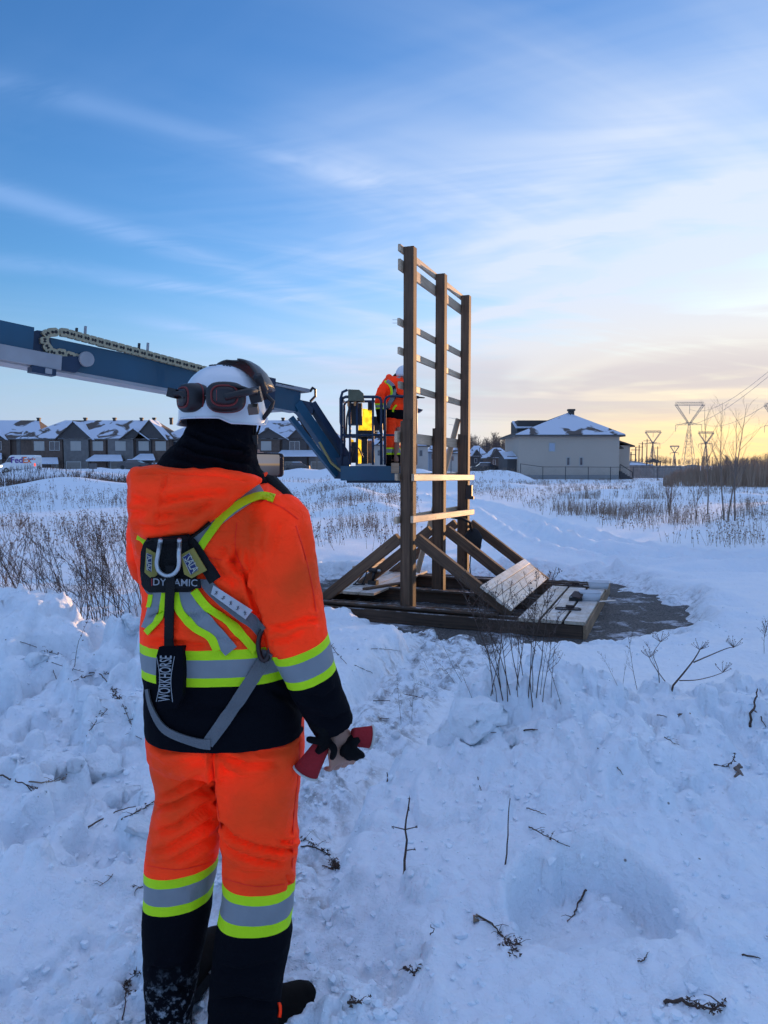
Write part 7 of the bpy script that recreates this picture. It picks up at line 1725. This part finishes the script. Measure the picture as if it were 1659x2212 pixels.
    mb = MB(); c = [(P(*k(1262, 280), D), .05), (P(*k(1270, 310), D-.06), .075), (P(*k(1320, 345), D-.10), .07), (P(*k(1375, 375), D-.06), .05)]; c = resample3(c, 8); mb.tube([q for q, r in c], [r for q, r in c], 12); mesh_obj('hood', remesh(mb, .014, 3, 'hood'), M_org, root)
    mb = MB(); mb.tube([P(*k(1300, 280), D), P(*k(1340, 320), D), P(*k(1360, 380), D)], [.07, .095, .06], 12); mb.build('neck_warmer', M_knit, root, True)
    rb = lambda nm, pts, w, m: ribbon(nm, [k(*p) for p in pts], w, bj, m, jo['o'], .012, .006, 16, 4)
    rb('lime_tape', [(1225, 330), (1270, 370), (1290, 430), (1280, 480)], 5, M_lime); rb('reflective_tape', [(1245, 325), (1300, 370), (1318, 430), (1300, 490)], 8, M_refl); rb('reflective_tape', [(1300, 490), (1270, 540), (1250, 590)], 9, M_refl); rb('lime_tape', [(1335, 560), (1310, 590), (1300, 625)], 4, M_lime)
    rb('harness_strap', [(1310, 375), (1330, 460), (1400, 480)], 7, M_webk); rb('harness_strap', [(1325, 480), (1270, 560), (1235, 620)], 5, M_webk)
    # helmet with visor hanging before the face
    mb = MB(); C = P(*k(1408, 285), D); rg = []
    for i in range(9): t = i/8*math.pi/2; rg.append([Vector((C.x+.155*math.cos(t)*math.cos(a)+.03*0, C.y+.125*math.cos(t)*math.sin(a), C.z+.19*math.sin(t))) for a in [2*math.pi*q/24 for q in range(24)]])
    mb.rings(rg); hs = mb.build('helmet', M_shell, root, True)
    mb = MB(); mb.tube([C+Vector((-.10, -.10, -.02)), C+Vector((-.09, -.12, -.12))], [.045, .04], 10); mb.build('ear_muff', mat('muff_grey', (.30, .30, .31), .5), hs, True)
    for y in (-.10, .10):
        c = P(*k(1262 if y < 0 else 1345, 1112), D+y); mb = MB(); mb.tube([c+Vector((-.05, 0, -.02)), c+Vector((.08, 0, -.03)), c+Vector((.2, 0, -.045))], [.05, .055, .035], 10, flat=.8); mb.build('boot', MATS['boot_leather'], root, True)
worker_far()
# ---------------------------------------------------------------- twigs and broken snow lying about
def twig(name, pts, r, label, seed=0, side=0, tufts=0, m=None, cat='twig', lift_=.004, group=None):
    """pts: photographed points (u,v[,lift]) resting on the snow"""
    rs = random.Random(seed); q = []
    for p in pts: g = ray_ground(p[0], p[1]); q.append(g+Vector((0, 0, lift_+(p[2] if len(p) > 2 else 0))))
    r *= .72; t = empty(name, q[0], 0, label, cat, group); mb = MB(); c = resample_vec(q, 4*len(q)); n = len(c)
    for i in range(1, n-1): c[i] = c[i]+Vector((rs.gauss(0, r*.7), rs.gauss(0, r*.5), abs(rs.gauss(0, r*.6))))
    mb.tube(c, [r*(1-.6*i/(n-1)) for i in range(n)], 6); mb.build('stem', m or M_weed, t, True)
    if side or tufts:
        mb = MB()
        for k in range(side):
            f = rs.uniform(.2, .98); i = min(int(f*(n-1)), n-2); a = c[i]; ln = rs.uniform(.02, .07); an = rs.random()*6.28; d = Vector((math.cos(an), math.sin(an)*.5, rs.uniform(.1, .7))); mb.tube([a, a+d*ln*.6, a+d*ln+Vector((0, 0, -.2*ln))], [r*.4, r*.3, r*.18], 4, cap=False)
        for k in range(tufts):
            f = rs.uniform(.35, 1.0); i = min(int(f*(n-1)), n-2); a = c[i]+Vector((rs.gauss(0, .010), rs.gauss(0, .008), rs.uniform(0, .012)))
            for e in range(3):
                s = rs.uniform(.006, .013); d1, d2 = [Vector((rs.gauss(0, 1), rs.gauss(0, 1), rs.gauss(-.4, .8))).normalized()*s for _ in (0, 1)]; mb.add([a, a+d1, a+d2], [(0, 1, 2)])
        o = mb.build('leaf_tuft', m or M_weed, t, fix=False); o['kind'] = 'stuff'
    return t
def stand(name, uvb, vt, r, label, seed, lean=0, side=0, tufts=0, cat='twig'):
    """an upright stalk rooted in the snow"""
    g = ray_ground(*uvb); h = P(uvb[0], vt, g.y).z-g.z; rs = random.Random(seed); t = empty(name, g, 0, label, cat); mb = MB(); c = []
    for i in range(9): f = i/8; c.append(g+Vector((lean*h*f+rs.gauss(0, .003), rs.gauss(0, .003), -.03+(h+.03)*f)))
    mb.tube(c, [r*(1-.55*i/8) for i in range(9)], 6); mb.build('stem', M_weed, t, True)
    if side or tufts:
        mb = MB()
        for k in range(side):
            f = rs.uniform(.45, .9); a = c[int(f*8)]; sg = rs.choice((-1, 1)); ln = rs.uniform(.03, .06); e = a+Vector((sg*ln, -.01, ln*.35)); mb.tube([a, e], [r*.45, r*.3], 4, cap=False)
            for j in range(5): s = .009; d1, d2 = [Vector((rs.gauss(0, 1), rs.gauss(0, 1), rs.gauss(0, 1))).normalized()*s for _ in (0, 1)]; mb.add([e, e+d1, e+d2], [(0, 1, 2)])
        for k in range(tufts):
            a = c[-1-rs.randrange(4)]
            for j in range(2): s = .011; d1, d2 = [Vector((rs.gauss(0, 1), rs.gauss(0, 1), rs.gauss(0, 1))).normalized()*s for _ in (0, 1)]; mb.add([a, a+d1, a+d2], [(0, 1, 2)])
        o = mb.build('leaf_tuft', M_weed, t, fix=False); o['kind'] = 'stuff'
    return t
a2 = lambda x, y, *l: ((x/2.9625+0)/1.507, (y/2.9625+1980)/1.507, *l)
a3 = lambda x, y, *l: ((x/2.9625+0)/1.507, (y/2.9625+2600)/1.507, *l)
a4 = lambda x, y, *l: ((x/2.07375+950)/1.507, (y/2.07375+1950)/1.507, *l)
a5 = lambda x, y, *l: ((x/1.9518+1650)/1.507, (y/1.9518+1900)/1.507, *l)
a6 = lambda x, y, *l: ((x/2.07375+950)/1.507, (y/2.07375+2500)/1.507, *l)
a7 = lambda x, y, *l: ((x/1.9518+1650)/1.507, (y/1.9518+2500)/1.507, *l)
T = twig
T('fallen_weed', [a2(330, 440), a2(500, 530), a2(700, 590), a2(860, 635)], .0042, 'long straight dark twig lying across the left snowbank', 1, 2, 3)
T('fallen_weed', [a2(50, 310), a2(200, 330), a2(350, 380), a2(480, 430), a2(600, 470)], .0035, 'thin twig with fine side shoots high on the left snowbank', 2, 8, 8)
T('fallen_weed', [a2(860, 630), a2(960, 640), a2(1020, 700), a2(1080, 790), a2(1180, 940), a2(1260, 1110), a2(1310, 1240), a2(1370, 1270)], .0050, 'long bent weed stalk with a leafy clump on the left snowbank', 3, 6, 60)
T('fallen_weed', [a2(690, 715), a2(850, 660), a2(1000, 640), a2(1180, 660)], .0035, 'twig crossing the leafy clump on the left snowbank', 4, 8, 26)
T('fallen_weed', [a2(835, 1240), a2(940, 1090), a2(1040, 980), a2(1150, 880), a2(1310, 830)], .0034, 'feathery fallen weed below the leafy clump on the left snowbank', 5, 14, 40)
T('fallen_weed', [a2(660, 690), a2(720, 560), a2(760, 380, .03), a2(880, 150, .06)], .0030, 'slender branching weed stem leaning up the left snowbank', 6, 6, 10)
T('fallen_weed', [a2(545, 690), a2(470, 480), a2(450, 430, .02)], .0028, 'short thin stem below the fine twig on the left snowbank', 7, 2, 4)
T('fallen_weed', [a2(5, 1620), a2(150, 1680), a2(250, 1720), a2(370, 1830)], .0050, 'forked dark branch at the left edge of the frame', 8, 4, 2)
T('fallen_weed', [a2(250, 1710), a2(330, 1750), a2(440, 1800)], .0032, 'small side branch beside the forked branch at the left edge', 9, 2, 2)
T('fallen_weed', [a2(390, 1515), a2(530, 1540), a2(680, 1555)], .0050, 'short thick straight twig below the snow lumps at left', 10)
T('fallen_weed', [a2(280, 1680), a2(420, 1690), a2(620, 1660)], .0042, 'flat straw stalk on the snow below the short thick twig', 11, 2, 6, M_weed_l)
T('fallen_weed', [a3(850, 290), a3(980, 210), a3(1130, 130), a3(1310, 80)], .0058, 'thick curved stick lying left of the near worker\'s thigh', 12, 1)
T('fallen_weed', [a3(1170, 210), a3(1300, 150), a3(1400, 90), a3(1520, 10)], .0048, 'forked dark branch touching the near worker\'s left leg', 13, 6, 6)
T('fallen_weed', [a3(1120, 620), a3(1080, 760), a3(960, 850)], .0034, 'thin broken twig left of the near worker\'s left knee', 14, 2, 2)
T('fallen_weed', [a3(1380, 855), a3(1310, 890), a3(1305, 950)], .0026, 'tiny branched twig beside the near worker\'s reflective leg band', 15, 3, 2)
T('fallen_weed', [a3(1180, 2150), a3(1215, 1950), a3(1210, 1800), a3(1290, 1720), a3(1390, 1670)], .0030, 'dead weed with a feathery head by the near worker\'s left boot', 16, 4, 40)
T('fallen_weed', [a4(245, 290, ) , a4(330, 400), a4(410, 490)], .0055, 'dark straight stick on the snow block beside the lime sleeve band', 17, 2, 10)
T('fallen_weed', [a4(425, 450), a4(490, 480), a4(545, 505)], .0045, 'short stick on the snow block left of the path', 18)
T('fallen_weed', [a4(440, 342), a4(600, 340), a4(730, 355)], .0045, 'long thin stick lying along the top of the snow block', 19)
T('fallen_weed', [a4(550, 690), a4(740, 690)], .0050, 'dark twig across the trodden path, far one', 20, 1)
T('fallen_weed', [a4(680, 640), a4(780, 650), a4(890, 675)], .0050, 'dark forked twig at the right edge of the trodden path', 21, 4, 3)
T('fallen_weed', [a4(590, 815), a4(740, 805)], .0045, 'straight twig across the trodden path, near one', 22)
T('fallen_weed', [a4(1170, 928), a4(1290, 910), a4(1380, 905)], .0050, 'flat brown stalk lying below the big snow lump', 23)
T('fallen_weed', [a4(1565, 892), a4(1659, 885)], .0050, 'short dark stalk right of the big snow lump', 24)
T('fallen_weed', [a5(108, 938), a5(290, 925)], .0052, 'straight brown stalk on the right snowbank below the weed clump', 25)
T('fallen_weed', [a5(955, 838), a5(1015, 852)], .0050, 'small dark stub under the crest of the right snowbank', 26)
T('wood_chip', [a5(1085, 842), a5(1165, 830)], .0100, 'thick tan wood splinter below the crest of the right snowbank', 27, 0, 0, M_weed_l, 'wood chip')
T('fallen_weed', [a5(1000, 980), a5(1050, 1015), a5(1095, 1030)], .0036, 'thin curved twig in the middle of the right snowbank', 28, 2)
T('fallen_weed', [a5(1545, 915), a5(1565, 830, .02), a5(1588, 730, .05)], .0100, 'broad broken stalk sticking up at the right edge of the frame', 29)
T('fallen_weed', [a5(1575, 815), a5(1610, 860), a5(1645, 915)], .0070, 'dark stalk leaning on the broad broken one at the right edge', 30)
T('fallen_weed', [a5(1315, 1155), a5(1400, 1165), a5(1455, 1110, .02)], .0048, 'curled dark leaf stalk on the right snowbank', 31, 3, 6)
T('dead_leaf', [a5(1455, 1235), a5(1468, 1190), a5(1475, 1150)], .0160, 'upright brown dead leaf on the right snowbank', 32, 0, 0, M_bark_l, 'leaf')
T('fallen_weed', [a5(575, 1050), a5(655, 1080)], .0028, 'thin straw pale twig near the middle of the right bank', 33)
T('fallen_weed', [a5(700, 1170), a5(740, 1220)], .0034, 'short slanting twig low on the right bank', 34)
T('fallen_weed', [a6(60, 535), a6(150, 540), a6(230, 580), a6(280, 640), a6(320, 690)], .0042, 'drooping weed with hanging seed tufts by the near worker\'s right knee', 35, 10, 60)
T('fallen_weed', [a6(65, 470), a6(110, 500), a6(160, 540)], .0032, 'small tufted shoot above the drooping weed by the right knee', 36, 4, 20)
T('fallen_weed', [a6(205, 665), a6(260, 680), a6(318, 690)], .0036, 'tufted lower arm of the drooping weed by the right knee', 37, 6, 40)
T('fallen_weed', [a6(1255, 65), a6(1275, 150), a6(1305, 225)], .0028, 'thin wavy twig high on the right slope', 38)
T('fallen_weed', [a6(1245, 1000), a6(1330, 1050), a6(1400, 1120), a6(1450, 1190), a6(1520, 1290)], .0046, 'fallen weed with brown leaf tufts on the lower right slope', 39, 8, 26)
T('fallen_weed', [a6(1390, 1115), a6(1480, 1190), a6(1555, 1205)], .0036, 'leafy side arm of the fallen weed on the lower right slope', 40, 4, 14)
T('wood_chip', [a6(1235, 1050), a6(1245, 995)], .0095, 'small pale wood chip at the head of the fallen weed', 41, 0, 0, M_weed_l, 'wood chip')
T('fallen_weed', [a7(140, 380), a7(250, 440), a7(330, 480), a7(400, 505)], .0040, 'long curved twig with a forked end above the hollow', 42, 5, 6)
T('fallen_weed', [a7(125, 260), a7(200, 285), a7(250, 305)], .0036, 'short straight twig above the long curved one', 43)
T('fallen_weed', [a7(505, 780), a7(460, 860), a7(430, 930), a7(385, 985)], .0058, 'dark stick standing in the snow hollow', 44, 2)
T('fallen_weed', [a7(1495, 1195), a7(1610, 1218)], .0042, 'short dark stick near the bottom right edge', 45)
T('fallen_weed', [a7(830, 1235), a7(870, 1230), a7(890, 1180)], .0034, 'tiny hooked twig below the snow hollow', 46, 2)
T('fallen_weed', [a7(1000, 1500), a7(1100, 1490), a7(1250, 1540), a7(1390, 1520)], .0080, 'dark clump of dirt and stems at the bottom right', 47, 8, 30)
T('fallen_weed', [a6(380, 1590), a6(430, 1600), a6(475, 1580)], .0060, 'small brown leafy scrap right of the near boot', 48, 3, 12)
T('fallen_weed', [a6(755, 1355), a6(820, 1390), a6(870, 1360)], .0060, 'brown leafy scrap in the middle of the lower slope', 49, 2, 10)
stand('standing_weed', a6(752, 715), a6(0, 200)[1], .0055, 'upright dark weed with tufted arms rooted in the near slope', 51, .06, 3, 4, 'weed')
stand('standing_weed', a6(1438, 650), a6(0, 205)[1], .0036, 'bare upright stem standing alone on the right slope', 52, .06, 0, 0, 'weed')
stand('standing_weed', a6(645, 85), a6(0, 30)[1], .0050, 'tiny dark stub on the slope above the tufted weed', 53, 0, 0, 0, 'weed')
stand('standing_weed', a6(945, 1130), a6(0, 1055)[1], .0026, 'tiny thin stem low on the right slope', 54, 0, 0, 0, 'weed')
# spreading umbel weed behind the right crest
def umbel():
    g = ray_ground(*a5(1040, 665)); t = empty('umbel_weed', g, 0, 'spreading dry weed with umbrella shaped heads behind the right crest', 'weed'); d = g.y; Q = lambda x, y: P(*a5(x, y), d); mb = MB(); hd = MB(); rs = random.Random(5)
    arms = [[(1040, 665), (1120, 570), (1190, 480), (1225, 420)], [(1185, 500), (1290, 455), (1400, 410), (1440, 405)], [(1095, 615), (1200, 612), (1300, 590), (1370, 565)], [(1035, 660), (960, 560), (920, 500), (905, 470)], [(968, 630), (960, 540), (930, 450), (975, 370)]]
    for i, a in enumerate(arms):
        p = resample_vec([Q(*q) for q in a], 10)
        if i in (0, 3): p[0] = p[0]-Vector((0, 0, .04))
        mb.tube(p, [(.0060, .0042, .0034, .0034, .0026)[i]*(1-.5*k/9) for k in range(10)], 6)
        e = p[-1]
        for k in range(14):
            an = rs.random()*6.28; f = e+Vector((math.cos(an)*.045, math.sin(an)*.045, rs.uniform(.02, .055))); hd.tube([e, f], [.0011, .0008], 3, cap=False); hd.add([f, f+Vector((.006, 0, .003)), f+Vector((0, .004, .006))], [(0, 1, 2)])
    mb.build('stem', M_weed, t, True); o = hd.build('umbel_head', M_weed, t, fix=False); o['kind'] = 'stuff'
umbel()
# broken bits of snow
def chunk_proto(seed, sub=1):
    bm = bmesh.new(); bmesh.ops.create_icosphere(bm, subdivisions=sub, radius=1.0); rs = random.Random(seed); pl = [(Vector((rs.gauss(0, 1), rs.gauss(0, 1), rs.gauss(0, 1))).normalized(), rs.uniform(.45, .85)) for _ in range(7)]
    for v in bm.verts:
        for n, d in pl:
            k = v.co.dot(n)-d
            if k > 0: v.co -= n*k
        v.co += Vector((rs.gauss(0, .05), rs.gauss(0, .05), rs.gauss(0, .05)))
    vs = np.array([v.co[:] for v in bm.verts]); bm.verts.ensure_lookup_table(); fs = [[v.index for v in f.verts] for f in bm.faces]; bm.free(); return vs, fs
CP = [chunk_proto(900+i) for i in range(10)]
def crumbs():
    ra = np.random.RandomState(5); V = []; Fc = []; nv = 0; xs, ys, zz = GX; cnt = 0
    y = 1.9+7*ra.rand(14000)**1.6; x = (ra.rand(14000)*2-1)*(.60*y+.2); _, rough, sd, pm = ground_base(x, y); keep = ra.rand(14000) < np.clip(rough*.85-.12+.35*pm, .02, .9)*(sd > .05)
    for xx, yy, pp in zip(x[keep], y[keep], pm[keep]):
        s = .004+.020*ra.rand()**3.2+(.016*ra.rand() if ra.rand() < .06 else 0); vs, fs = CP[ra.randint(10)]; a = ra.rand()*6.28; c, sn = math.cos(a), math.sin(a); Rm = np.array([[c, -sn, 0], [sn, c, 0], [0, 0, 1]])
        v = (vs*np.array([1, .6+.5*ra.rand(), .45+.5*ra.rand()]))@Rm.T*s+np.array([xx, yy, gz(xx, yy)+s*.15]); V.append(v); Fc += [[i+nv for i in f] for f in fs]; nv += len(v)
    me = bpy.data.meshes.new('snow_crumbs'); me.from_pydata(np.concatenate(V).tolist(), [], Fc); me.update(); o = mesh_obj('snow_crumbs', me, M_snowc); tag(o, 'loose crumbs of broken snow scattered over the banks and path', None, kind='stuff')
M_snowc = mat('snow_lump', (.86, .92, .98), .6, var=.04, vscale=3, bump=.9, bscale=9, spec=.2)
crumbs()
def lumps():
    big = [chunk_proto(950+i, 3) for i in range(6)]; mes = []
    for i, (vs, fs) in enumerate(big):
        ra = np.random.RandomState(i); n = fbm(vs[:, 0]+vs[:, 2]*.7+i*9, vs[:, 1]-vs[:, 2]*.4, .6, 4, 300+i); n2 = fbm(vs[:, 0]*1.3+i*5, vs[:, 1]+vs[:, 2], .22, 3, 320+i); vs = vs*(1+.24*n+.10*n2)[:, None]
        me = bpy.data.meshes.new('snow_lump'); me.from_pydata(vs.tolist(), [], fs); me.polygons.foreach_set('use_smooth', [True]*len(fs)); me.update(); me.materials.append(M_snowc); mes.append(me)
    spots = [(1035, 1565, .150, 'big rounded snow lump crowning the near end of the right bank'), (975, 1590, .125, 'second snow lump leaning against the big one'), (1095, 1600, .045, 'small snow lump right of the big rounded one'), (212, 1668, .12, 'largest pointed snow block on the left bench'), (135, 1668, .055, 'rounded snow ball left of the pointed block'), (165, 1655, .045, 'small snow ball next to the pointed block'), (95, 1670, .05, 'snow ball farthest left on the bench'), (280, 1720, .065, 'tall snow block nearest to the worker on the left bench'), (240, 1735, .055, 'square snow block below the pointed one'), (285, 1350, .085, 'pointed snow block on the crest beside the worker'), (80, 1430, .10, 'wide snow block high on the left bank'), (300, 1790, .06, 'snow block beside the thick curved stick'), (855, 1590, .035, 'small snow chunk at the path\'s right edge')]
    rs = random.Random(3)
    for i, (u, v, s, lb) in enumerate(spots):
        g = ray_ground(u, v); o = mesh_obj('snow_lump', mes[i % 6]); o.location = g+Vector((0, 0, s*.12)); o.rotation_euler = (rs.uniform(-.5, .5), rs.uniform(-.5, .5), rs.random()*6.28); o.scale = (s*rs.uniform(.9, 1.25), s*rs.uniform(.8, 1.1), s*rs.uniform(.7, .95)); tag(o, lb, 'snow lump')
lumps()
